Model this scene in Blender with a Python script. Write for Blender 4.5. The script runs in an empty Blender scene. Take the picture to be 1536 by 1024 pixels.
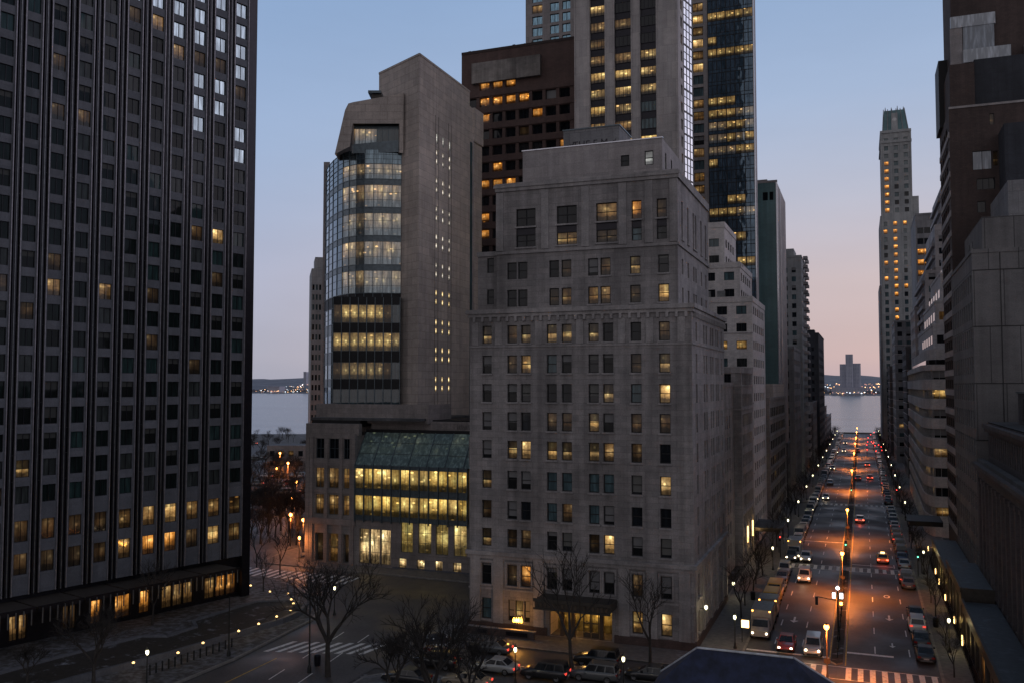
import bpy, math, random
from mathutils import Vector, Matrix
R = math.radians
scene = bpy.context.scene
COL = scene.collection
rnd = random.Random(7)

# ------------------------------------------------------------------ camera geometry
FPX = 1345.0; TH = R(21.3); PIT = math.atan(66/1345.0); CAMH = 28.5
def ray(px, py):
    x = (px-768)/FPX; y = -(py-512)/FPX
    fy = math.cos(PIT)-y*math.sin(PIT); fz = math.sin(PIT)+y*math.cos(PIT)
    return (x*math.cos(TH)-fy*math.sin(TH), x*math.sin(TH)+fy*math.cos(TH), fz)
def G(px, py, z=0.0):
    r = ray(px, py); t = (z-CAMH)/r[2]; return (r[0]*t, r[1]*t)
def atY(px, py, Y):
    r = ray(px, py); t = Y/r[1]; return (r[0]*t, CAMH+r[2]*t)
def cam2w(xc, d):
    return (xc*math.cos(TH)-d*math.sin(TH), xc*math.sin(TH)+d*math.cos(TH))

cd = bpy.data.cameras.new('camera'); cam = bpy.data.objects.new('camera', cd); COL.objects.link(cam)
cam.location = (0, 0, CAMH); cam.rotation_euler = (R(90)+PIT, 0, TH)
cd.sensor_width = 36; cd.lens = 36*FPX/1536; cd.clip_start = 0.5; cd.clip_end = 20000
scene.camera = cam

# ------------------------------------------------------------------ materials
MATS = {}
def newmat(name):
    m = bpy.data.materials.new(name); m.use_nodes = True
    nt = m.node_tree; nt.nodes.clear()
    out = nt.nodes.new('ShaderNodeOutputMaterial'); b = nt.nodes.new('ShaderNodeBsdfPrincipled')
    nt.links.new(b.outputs[0], out.inputs[0]); MATS[name] = m
    return m, nt, b
def N(nt, typ, **kw):
    n = nt.nodes.new(typ)
    for k, v in kw.items():
        if k in n.inputs: n.inputs[k].default_value = v
        else: setattr(n, k, v)
    return n
def L(nt, a, b): nt.links.new(a, b)
def math_n(nt, op, a, b=None, clamp=False):
    n = nt.nodes.new('ShaderNodeMath'); n.operation = op; n.use_clamp = clamp
    for i, v in enumerate((a, b)):
        if v is None: continue
        if isinstance(v, (int, float)): n.inputs[i].default_value = v
        else: nt.links.new(v, n.inputs[i])
    return n.outputs[0]
def mixc(nt, fac, a, b, mode='MIX'):
    n = nt.nodes.new('ShaderNodeMix'); n.data_type = 'RGBA'; n.blend_type = mode
    for i, v in ((0, fac), (6, a), (7, b)):
        if isinstance(v, (int, float)): n.inputs[i].default_value = v
        elif isinstance(v, tuple): n.inputs[i].default_value = (*v[:3], 1)
        else: nt.links.new(v, n.inputs[i])
    return n.outputs[2]
def posvec(nt, s):
    g = nt.nodes.new('ShaderNodeNewGeometry'); m = nt.nodes.new('ShaderNodeVectorMath'); m.operation = 'MULTIPLY'
    nt.links.new(g.outputs['Position'], m.inputs[0]); m.inputs[1].default_value = s
    return m.outputs[0]
def noise(nt, vec, scale=1, detail=3, rough=.55):
    n = N(nt, 'ShaderNodeTexNoise'); n.inputs['Scale'].default_value = scale
    n.inputs['Detail'].default_value = detail; n.inputs['Roughness'].default_value = rough
    nt.links.new(vec, n.inputs['Vector']); return n.outputs['Fac']
def maprange(nt, v, a, b, c, d):
    n = nt.nodes.new('ShaderNodeMapRange'); nt.links.new(v, n.inputs[0])
    for i, x in enumerate((a, b, c, d)): n.inputs[i+1].default_value = x
    return n.outputs[0]

def wall_mat(name, col, bw=1.3, bh=.62, joint=.5, jw=.018, rough=.85, stain=.45, tint=None):
    """masonry: courses with joints, stains, soot streaks; UVs are in metres"""
    m, nt, b = newmat(name)
    uv = nt.nodes.new('ShaderNodeUVMap').outputs[0]
    big = noise(nt, posvec(nt, (.09, .09, .07)), 1, 4)
    streak = noise(nt, posvec(nt, (1.1, 1.1, .06)), 1, 4)
    fine = noise(nt, posvec(nt, (6, 6, 6)), 1, 3); med = noise(nt, posvec(nt, (.7, .7, 1.3)), 1, 4, .65)
    br = nt.nodes.new('ShaderNodeTexBrick'); L(nt, uv, br.inputs['Vector'])
    br.inputs['Scale'].default_value = 1; br.inputs['Brick Width'].default_value = bw; br.inputs['Row Height'].default_value = bh
    br.inputs['Mortar Size'].default_value = jw; br.inputs['Mortar Smooth'].default_value = .3
    br.inputs['Color1'].default_value = (.86, .86, .86, 1); br.inputs['Color2'].default_value = (1.06, 1.04, 1.02, 1)
    br.inputs['Mortar'].default_value = (1-joint, 1-joint, 1-joint, 1)
    f = math_n(nt, 'MULTIPLY', maprange(nt, big, .3, .7, 1-stain, 1.12), maprange(nt, streak, .3, .72, 1-stain*.6, 1.1))
    f = math_n(nt, 'MULTIPLY', f, maprange(nt, fine, .3, .7, .85, 1.12))
    f = math_n(nt, 'MULTIPLY', f, maprange(nt, med, .3, .7, 1-stain*.35, 1.12))
    c = mixc(nt, 1, col, br.outputs['Color'], 'MULTIPLY')
    cc = nt.nodes.new('ShaderNodeVectorMath'); cc.operation = 'SCALE'; L(nt, c, cc.inputs[0]); L(nt, f, cc.inputs['Scale'])
    res = cc.outputs[0]
    if tint: res = mixc(nt, maprange(nt, big, .45, .65, 0, .5), res, tint)
    L(nt, res, b.inputs['Base Color']); b.inputs['Roughness'].default_value = rough
    bp = N(nt, 'ShaderNodeBump'); bp.inputs['Strength'].default_value = .35; bp.inputs['Distance'].default_value = .02
    L(nt, br.outputs['Fac'], bp.inputs['Height']); bp.invert = True
    L(nt, bp.outputs[0], b.inputs['Normal'])
    return m
def plain(name, col, rough=.6, metal=0, var=.25, sc=2.0, emit=None, es=0, coat=0):
    m, nt, b = newmat(name)
    n = noise(nt, posvec(nt, (sc, sc, sc)), 1, 4)
    f = maprange(nt, n, .3, .7, 1-var, 1+var)
    cc = nt.nodes.new('ShaderNodeVectorMath'); cc.operation = 'SCALE'; cc.inputs[0].default_value = col; L(nt, f, cc.inputs['Scale'])
    L(nt, cc.outputs[0], b.inputs['Base Color']); b.inputs['Roughness'].default_value = rough; b.inputs['Metallic'].default_value = metal
    b.inputs['Coat Weight'].default_value = coat
    if emit: b.inputs['Emission Color'].default_value = (*emit, 1); b.inputs['Emission Strength'].default_value = es
    return m
def glass_mat(name, col=(.012, .016, .02), rough=.04, emit=None, es=0, mode='full', wav=.06, spots=0, spec=.4, tint=None, curt=1.0, metal=0):
    """opaque window pane with a lit room painted into it: lamp glow, ceiling, shade, curtains, furniture; UV 0..1 over the pane"""
    m, nt, b = newmat(name)
    uvn = nt.nodes.new('ShaderNodeUVMap'); sp = nt.nodes.new('ShaderNodeSeparateXYZ'); L(nt, uvn.outputs[0], sp.inputs[0])
    v = sp.outputs['Y']; u = sp.outputs['X']
    oi = nt.nodes.new('ShaderNodeObjectInfo').outputs['Random']
    r1 = math_n(nt, 'FRACT', math_n(nt, 'MULTIPLY', oi, 17.31)); r2 = math_n(nt, 'FRACT', math_n(nt, 'MULTIPLY', oi, 57.17)); r3 = math_n(nt, 'FRACT', math_n(nt, 'MULTIPLY', oi, 131.7))
    room = noise(nt, posvec(nt, (.45, .45, .31)), 1, 1)
    cur = noise(nt, posvec(nt, (2.6, 2.6, .35)), 1, 2)
    fur = noise(nt, posvec(nt, (2.4, 2.4, 2.6)), 1, 3, .6)
    b.inputs['Roughness'].default_value = rough; b.inputs['Metallic'].default_value = metal
    b.inputs['Specular IOR Level'].default_value = spec
    shade = math_n(nt, 'GREATER_THAN', v, maprange(nt, r3, 0, 1, .35, 1.5))
    if mode == 'blind':
        up = math_n(nt, 'GREATER_THAN', v, maprange(nt, r3, 0, 1, .1, .95))
        c = mixc(nt, up, col, tint or (.11, .11, .105))
        L(nt, c, b.inputs['Base Color'])
        L(nt, maprange(nt, up, 0, 1, rough, .45), b.inputs['Roughness'])
    else:
        c = mixc(nt, maprange(nt, cur, .45, .7, 0, .6), col, tuple(min(1, x*2.6) for x in col))
        L(nt, c, b.inputs['Base Color'])
    if emit:
        e = math_n(nt, 'MULTIPLY', maprange(nt, room, .32, .68, .5, 1.25), maprange(nt, cur, .38, .66, 1-.5*curt, 1.2))
        e = math_n(nt, 'MULTIPLY', e, maprange(nt, fur, .3, .65, .55, 1.2))
        e = math_n(nt, 'MULTIPLY', e, maprange(nt, r2, 0, 1, .5, 1.25))
        dx = math_n(nt, 'SUBTRACT', u, maprange(nt, r1, 0, 1, .1, .9)); dz = math_n(nt, 'MULTIPLY', math_n(nt, 'SUBTRACT', v, maprange(nt, r2, 0, 1, .45, .9)), 1.5)
        dd = math_n(nt, 'SQRT', math_n(nt, 'ADD', math_n(nt, 'MULTIPLY', dx, dx), math_n(nt, 'MULTIPLY', dz, dz)))
        e = math_n(nt, 'MULTIPLY', e, maprange(nt, dd, .0, .75, 1.55, .5))
        core = maprange(nt, dd, .03, .16, 1.3, 0)
        e = math_n(nt, 'ADD', e, math_n(nt, 'MULTIPLY', core, math_n(nt, 'GREATER_THAN', r3, .35)))
        low = maprange(nt, math_n(nt, 'ADD', v, math_n(nt, 'MULTIPLY', fur, -.5)), .0, .08, .22, 1.0)
        e = math_n(nt, 'MULTIPLY', e, low)
        if mode == 'low':
            up = math_n(nt, 'GREATER_THAN', v, maprange(nt, r1, 0, 1, .4, .66))
            e = math_n(nt, 'MULTIPLY', e, maprange(nt, up, 0, 1, 1, .06))
        elif mode == 'top':
            e = math_n(nt, 'MULTIPLY', e, maprange(nt, v, .2, .95, .4, 1.35))
        else:
            e = math_n(nt, 'MULTIPLY', e, maprange(nt, shade, 0, 1, 1, .38))
        if spots:
            vo = nt.nodes.new('ShaderNodeTexVoronoi'); vo.inputs['Scale'].default_value = 1
            L(nt, posvec(nt, (.62, .62, 1.25)), vo.inputs['Vector'])
            s = maprange(nt, vo.outputs['Distance'], .1, .22, spots, 0)
            s = math_n(nt, 'MULTIPLY', s, maprange(nt, v, .4, .6, .1, 1))
            e = math_n(nt, 'ADD', e, s)
        e = math_n(nt, 'MULTIPLY', e, es)
        hot = mixc(nt, math_n(nt, 'ADD', maprange(nt, dd, 0, .5, .55, 0), maprange(nt, fur, .45, .75, 0, .35), True), emit, tuple(min(1, x*1.3+.14) for x in emit))
        hot = mixc(nt, maprange(nt, r3, 0, 1, 0, .3), hot, (1.0, .74, .42) if emit[2] > .1 else emit)
        L(nt, hot, b.inputs['Emission Color']); L(nt, e, b.inputs['Emission Strength'])
    bp = N(nt, 'ShaderNodeBump'); bp.inputs['Strength'].default_value = wav; bp.inputs['Distance'].default_value = .3
    L(nt, noise(nt, posvec(nt, (.55, .55, .4)), 1, 1), bp.inputs['Height']); L(nt, bp.outputs[0], b.inputs['Normal'])
    return m

limestone = wall_mat('limestone', (.365, .345, .35), 1.4, .68, .42, .018, stain=.55)
limestone_trim = wall_mat('limestone_trim', (.40, .38, .385), 1.8, .9, .2, .012)
wall_mat('limestone_brightened', (.38, .355, .36), 1.4, .68, .3, .014)  # lighter copy of limestone, brightening the side walls through their colour
wall_mat('tan_stone', (.52, .455, .42), 2.6, 1.35, .5, .03, stain=.25)
wall_mat('podium_stone', (.29, .262, .255), 1.6, .8, .35, .02, stain=.3)
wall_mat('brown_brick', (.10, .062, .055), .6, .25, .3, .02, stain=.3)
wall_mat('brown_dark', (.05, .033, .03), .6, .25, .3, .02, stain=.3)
wall_mat('grey_granite', (.112, .12, .142), 2.2, 1.5, .25, .012, stain=.25)
wall_mat('tower_stone', (.42, .395, .395), 1.5, 3.3, .35, .03, stain=.25)
wall_mat('tower_stone2', (.28, .26, .26), 1.4, 2.9, .4, .03, stain=.25)
wall_mat('white_brick', (.58, .55, .55), .5, .22, .15, .012, stain=.3)
wall_mat('pale_panel', (.42, .39, .395), 3, 1.4, .25, .02, stain=.35)
wall_mat('concrete_panel', (.165, .16, .165), 3.4, 7.2, .6, .07, stain=.3)
wall_mat('weathered_concrete', (.30, .275, .26), 5, 4, .2, .04, stain=.75)
wall_mat('red_brick', (.10, .07, .065), .5, .22, .25, .02, stain=.4)
wall_mat('classic_stone', (.11, .10, .108), 1.3, .65, .35, .02, stain=.4)
wall_mat('grey_tower', (.24, .24, .255), 1.4, 3, .3, .05, stain=.3)
wall_mat('blue_grey_stone', (.33, .34, .35), 1.6, 3, .3, .03, stain=.25)
wall_mat('teal_panel', (.10, .19, .205), 3.2, 3.2, .18, .03, rough=.35, stain=.2)
wall_mat('dark_slab', (.045, .05, .065), 2, 3, .3, .03)
wall_mat('roof_grey', (.12, .125, .135), 4, 4, .2, .03, stain=.6)
plain('black_metal', (.015, .014, .02), .35, .5); plain('dark_frame', (.010, .010, .012), .6, .2)
plain('grey_metal', (.16, .165, .17), .4, .6); plain('fin_metal', (.24, .23, .25), .4, .5)
plain('white_frame', (.5, .5, .5), .6); plain('bronze', (.06, .052, .045), .5, .3)
plain('bright_edge', (.5, .5, .55), .18, .9, var=.1)
plain('steel_blue', (.10, .13, .15), .35, .3)
glass_mat('g_dark', (.008, .010, .013), spec=.28); glass_mat('g_room', (.022, .024, .025), rough=.08, spec=.3)
glass_mat('g_black', (.006, .007, .009), spec=.35)
glass_mat('g_cool', (.045, .075, .085), rough=.1)
glass_mat('g_blind', (.014, .016, .02), mode='blind'); glass_mat('g_curtain', (.010, .011, .012), rough=.12, mode='blind', tint=(.16, .16, .165), spec=.25)
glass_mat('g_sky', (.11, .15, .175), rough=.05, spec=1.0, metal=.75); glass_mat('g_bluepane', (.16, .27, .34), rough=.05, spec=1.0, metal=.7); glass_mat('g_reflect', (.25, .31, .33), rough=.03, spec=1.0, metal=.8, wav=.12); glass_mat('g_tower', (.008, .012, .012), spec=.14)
glass_mat('g_teal', (.03, .055, .065), rough=.05, spec=.8)
W = (1.0, .66, .22); A = (1.0, .42, .08); Y_ = (1.0, .72, .22)
glass_mat('g_warm', emit=(1.0, .52, .14), es=.85, spots=.6, curt=.7)
glass_mat('g_low', emit=(1.0, .55, .17), es=.62, mode='low'); glass_mat('g_dim', (.02, .018, .014), emit=(1, .45, .14), es=.065)
glass_mat('g_mid', (.02, .018, .014), emit=(1, .46, .11), es=.26, spots=.8)
glass_mat('g_amber', emit=(1.0, .36, .05), es=.75, spots=1.0, mode='top')
glass_mat('g_white', (.3, .3, .3), emit=(.82, .88, .80), es=.75, curt=.15)
glass_mat('g_office', (.16, .20, .22), emit=(1.0, .52, .16), es=.24, spots=4.5, spec=.9, mode='top', metal=.5)
glass_mat('g_office_yellow', (.02, .025, .025), emit=(1.0, .56, .12), es=.55, spots=1.2, curt=.6)
glass_mat('g_gallery', (.02, .025, .02), emit=(1.0, .58, .12), es=.78, spots=2.2, mode='top', curt=.6)
glass_mat('g_store', emit=(1.0, .62, .25), es=1.35, spots=1.0, curt=1.6)
glass_mat('g_green', (.20, .28, .28), rough=.12, emit=(.6, .8, .4), es=.02, spots=6, spec=.6, wav=.05, metal=.45)
glass_mat('g_lobby', emit=(1.0, .48, .07), es=.55, spots=3.2, curt=1.1)

# ground
def ground_mat(name, col, snow, amt, scl, rough=.85, snowc=(.30, .32, .36)):
    m, nt, b = newmat(name)
    n = noise(nt, posvec(nt, (scl, scl, scl)), 1, 6, .65); n2 = noise(nt, posvec(nt, (1.7, 1.7, 1.7)), 1, 5, .6)
    c = mixc(nt, maprange(nt, n2, .3, .7, 0, 1), tuple(x*.7 for x in col), tuple(x*1.3 for x in col))
    if snow:
        f = math_n(nt, 'ADD', n, math_n(nt, 'MULTIPLY', n2, .35))
        c = mixc(nt, maprange(nt, f, amt-.05, amt+.16, 0, 1), c, snowc)
    L(nt, c, b.inputs['Base Color']); b.inputs['Roughness'].default_value = rough
    bp = N(nt, 'ShaderNodeBump'); bp.inputs['Strength'].default_value = .4; bp.inputs['Distance'].default_value = .05
    L(nt, n2, bp.inputs['Height']); L(nt, bp.outputs[0], b.inputs['Normal'])
    return m
def asphalt():
    m, nt, b = newmat('asphalt')
    n = noise(nt, posvec(nt, (.5, .06, 1)), 1, 4); n2 = noise(nt, posvec(nt, (3, 3, 3)), 1, 5, .7); n3 = noise(nt, posvec(nt, (.12, .12, .12)), 1, 5)
    f = math_n(nt, 'MULTIPLY', maprange(nt, n, .3, .7, .88, 1.12), maprange(nt, n2, .3, .7, .75, 1.3))
    f = math_n(nt, 'MULTIPLY', f, maprange(nt, n3, .35, .65, .88, 1.12))
    cc = nt.nodes.new('ShaderNodeVectorMath'); cc.operation = 'SCALE'; cc.inputs[0].default_value = (.062, .058, .060); L(nt, f, cc.inputs['Scale'])
    L(nt, cc.outputs[0], b.inputs['Base Color']); L(nt, maprange(nt, n3, .35, .65, .42, .75), b.inputs['Roughness'])
    bp = N(nt, 'ShaderNodeBump'); bp.inputs['Strength'].default_value = .25; bp.inputs['Distance'].default_value = .02
    L(nt, n2, bp.inputs['Height']); L(nt, bp.outputs[0], b.inputs['Normal'])
asphalt()
ground_mat('earth', (.055, .05, .048), True, .80, .3)
ground_mat('pavement', (.125, .12, .12), True, .84, .25)
ground_mat('snowy_pavement', (.10, .098, .10), True, .68, .7, snowc=(.19, .20, .225))
ground_mat('snow_verge', (.05, .047, .045), True, .66, 1.1, snowc=(.15, .155, .175))
ground_mat('soil', (.028, .024, .02), True, .80, .6)
ground_mat('kerb_stone', (.2, .19, .18), False, 0, 1)
ground_mat('far_land', (.13, .14, .17), True, .74, .012, snowc=(.22, .23, .27))  # pale bluish base colour stands in for distance haze
def paint_mat():
    m, nt, b = newmat('road_paint')
    n = noise(nt, posvec(nt, (2.2, 2.2, 2.2)), 1, 5, .7)
    L(nt, mixc(nt, maprange(nt, n, .5, .72, 0, 1), (.75, .74, .72), (.25, .24, .23)), b.inputs['Base Color']); b.inputs['Roughness'].default_value = .7
paint_mat()
plain('yellow_paint', (.5, .33, .05), .7, var=.5)
def water_mat():
    m, nt, b = newmat('lake_water')
    b.inputs['Base Color'].default_value = (.05, .07, .09, 1); b.inputs['Roughness'].default_value = .22
    b.inputs['IOR'].default_value = 1.33
    n = noise(nt, posvec(nt, (.05, .16, 1)), 1, 6, .6); n2 = noise(nt, posvec(nt, (.004, .02, 1)), 1, 4)
    bp = N(nt, 'ShaderNodeBump'); bp.inputs['Strength'].default_value = .45; bp.inputs['Distance'].default_value = 1.2
    L(nt, n, bp.inputs['Height']); L(nt, bp.outputs[0], b.inputs['Normal'])
    L(nt, mixc(nt, maprange(nt, n2, .35, .65, 0, 1), (.08, .10, .125), (.17, .195, .23)), b.inputs['Base Color'])
water_mat()
plain('bark', (.035, .030, .027), .9, var=.35); plain('twig', (.030, .026, .024), .9, var=.3)
def emis(name, col, s, base=(.3, .3, .3)):
    m, nt, b = newmat(name); b.inputs['Base Color'].default_value = (*base, 1)
    b.inputs['Emission Color'].default_value = (*col, 1); b.inputs['Emission Strength'].default_value = s
emis('lamp_orange', (1.0, .36, .06), 14); emis('lamp_white', (1.0, .93, .58), 4); emis('lamp_green', (.75, 1.0, .55), 3.0)
emis('lamp_warm', (1.0, .62, .2), 6); emis('head_light', (1.0, .80, .5), 9); emis('tail_light', (1.0, .05, .02), 1.2)
emis('tail_bright', (1.0, .12, .06), 5); emis('signal_white', (.9, .95, 1.0), 5); emis('signal_red', (1, .04, .03), 6); emis('flame', (1.0, .42, .04), 9)
emis('signal_green', (.2, 1, .6), 4); emis('far_light', (1, .55, .25), 4); emis('far_white', (.8, .9, 1), 4); emis('uplight', (1.0, .62, .22), 4)
plain('head_off', (.3, .3, .3), .15); plain('tail_off', (.22, .015, .012), .25)
plain('rubber', (.012, .012, .012), .8); plain('rim', (.25, .25, .26), .3, .8); plain('chrome', (.4, .4, .42), .2, .9)
glass_mat('car_glass', (.01, .012, .015), rough=.05, wav=0)
PAINT = {}
for n_, c_ in dict(silver=(.32, .33, .34), grey=(.10, .105, .11), black=(.012, .012, .014), white=(.55, .55, .55), blue=(.03, .05, .11), red=(.22, .025, .02),
                   yellow=(.62, .32, .03), tan=(.25, .20, .14), green=(.03, .06, .045)).items():
    PAINT[n_] = plain(n_+'_paint_coat', c_, .32, .25 if n_ in ('silver', 'grey', 'blue') else 0, var=.08, coat=.6)
plain('blue_roof', (.014, .02, .05), .6, .2, var=.55, sc=1.6); plain('roof_seam', (.022, .03, .065), .5, .2); plain('snow', (.5, .52, .56), .8)
plain('lamp_post', (.02, .022, .022), .5, .4); plain('brown_post', (.07, .05, .035), .6)
plain('wood_fence', (.02, .018, .018), .6)

# ------------------------------------------------------------------ mesh builder
class Fc:
    """vertical facade plane: a runs left to right seen from outside, d outwards"""
    def __init__(s, ox, oy, ang=0.0):
        s.o = (ox, oy); s.ang = ang; s.u = (math.cos(ang), math.sin(ang)); s.n = (math.sin(ang), -math.cos(ang))
    def p(s, a, z, d=0.0):
        return (s.o[0]+s.u[0]*a+s.n[0]*d, s.o[1]+s.u[1]*a+s.n[1]*d, z)
    def hit(s, px, py):
        r = ray(px, py); dn = r[0]*s.n[0]+r[1]*s.n[1]
        t = (s.o[0]*s.n[0]+s.o[1]*s.n[1])/dn
        x, y = r[0]*t, r[1]*t
        return ((x-s.o[0])*s.u[0]+(y-s.o[1])*s.u[1], CAMH+r[2]*t)
FX = lambda Y: Fc(0, Y, 0)              # faces the viewer (-Y); a equals X
SX = lambda X: Fc(X, 0, R(90))          # faces the avenue from its left (+X); a equals Y
def SXL(X, y1): return Fc(X, y1, R(-90))  # faces -X; a = y1 - Y
class MB:
    def __init__(s): s.v = []; s.f = []; s.m = []; s.uv = []; s.mats = []; s.sm = []
    def mi(s, mat):
        if isinstance(mat, str): mat = MATS[mat]
        if mat not in s.mats: s.mats.append(mat)
        return s.mats.index(mat)
    def face(s, pts, mat, uv=None, smooth=False):
        k = len(s.v); s.v += [tuple(p) for p in pts]; s.f.append(tuple(range(k, k+len(pts)))); s.m.append(s.mi(mat)); s.sm.append(smooth)
        if uv is None:
            a = Vector(pts[1])-Vector(pts[0]); b = Vector(pts[2])-Vector(pts[0]); n = a.cross(b)
            if n.length > 1e-9: n.normalize()
            if abs(n.z) > .8: uv = [(p[0], p[1]) for p in pts]
            else:
                t = Vector((-n.y, n.x, 0))
                if t.length < 1e-6: t = Vector((1, 0, 0))
                t.normalize(); uv = [(t.x*p[0]+t.y*p[1], p[2]) for p in pts]
        s.uv.append(uv)
    def hexa(s, c, mat, skip=''):
        # c: bottom 0..3 ccw, top 4..7
        if 'b' not in skip: s.face([c[3], c[2], c[1], c[0]], mat)
        if 't' not in skip: s.face([c[4], c[5], c[6], c[7]], mat)
        for i in range(4):
            j = (i+1) % 4; s.face([c[i], c[j], c[j+4], c[i+4]], mat)
    def box(s, x0, x1, y0, y1, z0, z1, mat, skip=''):
        s.hexa([(x0, y0, z0), (x1, y0, z0), (x1, y1, z0), (x0, y1, z0), (x0, y0, z1), (x1, y0, z1), (x1, y1, z1), (x0, y1, z1)], mat, skip)
    def fbox(s, F, a0, a1, d0, d1, z0, z1, mat):
        s.hexa([F.p(a0, z0, d1), F.p(a1, z0, d1), F.p(a1, z0, d0), F.p(a0, z0, d0), F.p(a0, z1, d1), F.p(a1, z1, d1), F.p(a1, z1, d0), F.p(a0, z1, d0)], mat)
    def prism(s, poly, z0, z1, mat, topmat=None, top=True):
        n = len(poly)
        for i in range(n):
            j = (i+1) % n; s.face([(*poly[i], z0), (*poly[j], z0), (*poly[j], z1), (*poly[i], z1)], mat)
        if top: s.face([(*p, z1) for p in poly], topmat or mat)
    def tube(s, p, q, r0, r1, n, mat, caps=False):
        p = Vector(p); q = Vector(q); d = (q-p)
        if d.length < 1e-6: return
        d.normalize(); a = d.orthogonal().normalized(); b = d.cross(a)
        k = len(s.v)
        for c, r in ((p, r0), (q, r1)):
            for i in range(n):
                t = 2*math.pi*i/n; s.v.append(tuple(c+a*(r*math.cos(t))+b*(r*math.sin(t))))
        mi = s.mi(mat)
        for i in range(n):
            j = (i+1) % n; s.f.append((k+i, k+j, k+n+j, k+n+i)); s.m.append(mi); s.sm.append(True); s.uv.append([(0, 0)]*4)
        if caps:
            s.f.append(tuple(k+n+i for i in range(n))); s.m.append(mi); s.sm.append(False); s.uv.append([(0, 0)]*n)
            s.f.append(tuple(k+n-1-i for i in range(n))); s.m.append(mi); s.sm.append(False); s.uv.append([(0, 0)]*n)
    def lathe(s, prof, n, mat, c=(0, 0, 0), axis='z'):
        for k in range(len(prof)-1):
            (r0, z0), (r1, z1) = prof[k], prof[k+1]
            for i in range(n):
                t0 = 2*math.pi*i/n; t1 = 2*math.pi*(i+1)/n
                pts = [(r0*math.cos(t0), r0*math.sin(t0), z0), (r0*math.cos(t1), r0*math.sin(t1), z0), (r1*math.cos(t1), r1*math.sin(t1), z1), (r1*math.cos(t0), r1*math.sin(t0), z1)]
                if r0 < 1e-6: pts = pts[1:]
                elif r1 < 1e-6: pts = pts[:3]
                if axis == 'y': pts = [(p[0], p[2], p[1]) for p in pts][::-1]
                s.face([(p[0]+c[0], p[1]+c[1], p[2]+c[2]) for p in pts], mat, smooth=True)
    def mesh(s, name, off=(0, 0, 0)):
        me = bpy.data.meshes.new(name)
        me.from_pydata([(v[0]-off[0], v[1]-off[1], v[2]-off[2]) for v in s.v], [], s.f)
        for m in s.mats: me.materials.append(m)
        me.polygons.foreach_set('material_index', s.m); me.polygons.foreach_set('use_smooth', s.sm)
        ul = me.uv_layers.new(name='UVMap'); flat = []
        for u in s.uv:
            for a in u: flat += [a[0], a[1]]
        ul.data.foreach_set('uv', flat); me.update()
        return me
    def build(s, name, parent=None, world=True):
        off = tuple(parent.location) if (parent is not None and world) else (0, 0, 0)
        o = bpy.data.objects.new(name, s.mesh(name, off)); COL.objects.link(o)
        if parent is not None: o.parent = parent
        return o
def tag(o, label=None, cat=None, group=None, kind=None):
    if label: o['label'] = label
    if cat: o['category'] = cat
    if group: o['group'] = group
    if kind: o['kind'] = kind
    return o
def empty(name, loc, label, cat, group=None, rz=0):
    e = bpy.data.objects.new(name, None); e.empty_display_size = .5; COL.objects.link(e); e.location = loc; e.rotation_euler = (0, 0, rz)
    return tag(e, label, cat, group)

def facade(mb, F, a0, a1, z0, z1, rects, depth, mat, revmat=None, d=0.0):
    """wall sheet with real openings; rects: (a0,a1,z0,z1)"""
    rm = revmat or mat
    rects = [r for r in rects if r[0] >= a0-1e-6 and r[1] <= a1+1e-6 and r[2] >= z0-1e-6 and r[3] <= z1+1e-6]
    zs = sorted({round(z, 4) for z in [z0, z1]+[r[2] for r in rects]+[r[3] for r in rects]})
    for k in range(len(zs)-1):
        lo, hi = zs[k], zs[k+1]; zm = (lo+hi)/2
        if hi-lo < 1e-4: continue
        cuts = sorted((r[0], r[1]) for r in rects if r[2] < zm < r[3]); x = a0
        for c0, c1 in cuts:
            if c0 > x+1e-5: mb.face([F.p(x, lo, d), F.p(c0, lo, d), F.p(c0, hi, d), F.p(x, hi, d)], mat)
            x = max(x, c1)
        if a1 > x+1e-5: mb.face([F.p(x, lo, d), F.p(a1, lo, d), F.p(a1, hi, d), F.p(x, hi, d)], mat)
    for (r0, r1, b0, b1) in rects:
        e = d-depth
        mb.face([F.p(r0, b0, d), F.p(r0, b0, e), F.p(r0, b1, e), F.p(r0, b1, d)], rm)
        mb.face([F.p(r1, b0, e), F.p(r1, b0, d), F.p(r1, b1, d), F.p(r1, b1, e)], rm)
        mb.face([F.p(r0, b0, d), F.p(r1, b0, d), F.p(r1, b0, e), F.p(r0, b0, e)], rm)
        mb.face([F.p(r0, b1, e), F.p(r1, b1, e), F.p(r1, b1, d), F.p(r0, b1, d)], rm)

def win_mesh(w, h, kind, nx, ny):
    """panes: nx x ny lites"""
    mb = MB()
    mb.face([(-w/2, 0, 0), (w/2, 0, 0), (w/2, 0, h), (-w/2, 0, h)], kind, uv=[(0, 0), (1, 0), (1, 1), (0, 1)])
    return mb
def frame_mesh(w, h, nx, ny, t, mat, sill=False):
    mb = MB(); F = Fc(0, 0, 0); e = .09
    mb.fbox(F, -w/2, -w/2+t, .005, e, 0, h, mat); mb.fbox(F, w/2-t, w/2, .005, e, 0, h, mat)
    mb.fbox(F, -w/2+t, w/2-t, .005, e, 0, t, mat); mb.fbox(F, -w/2+t, w/2-t, .005, e, h-t, h, mat)
    for i in range(1, nx):
        x = -w/2+w*i/nx; mb.fbox(F, x-t*.45, x+t*.45, .005, e-.01, t, h-t, mat)
    for j in range(1, ny):
        z = h*j/ny; mb.fbox(F, -w/2+t, w/2-t, .005, e-.02, z-t*.45, z+t*.45, mat)
    return mb
_wc = {}
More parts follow.
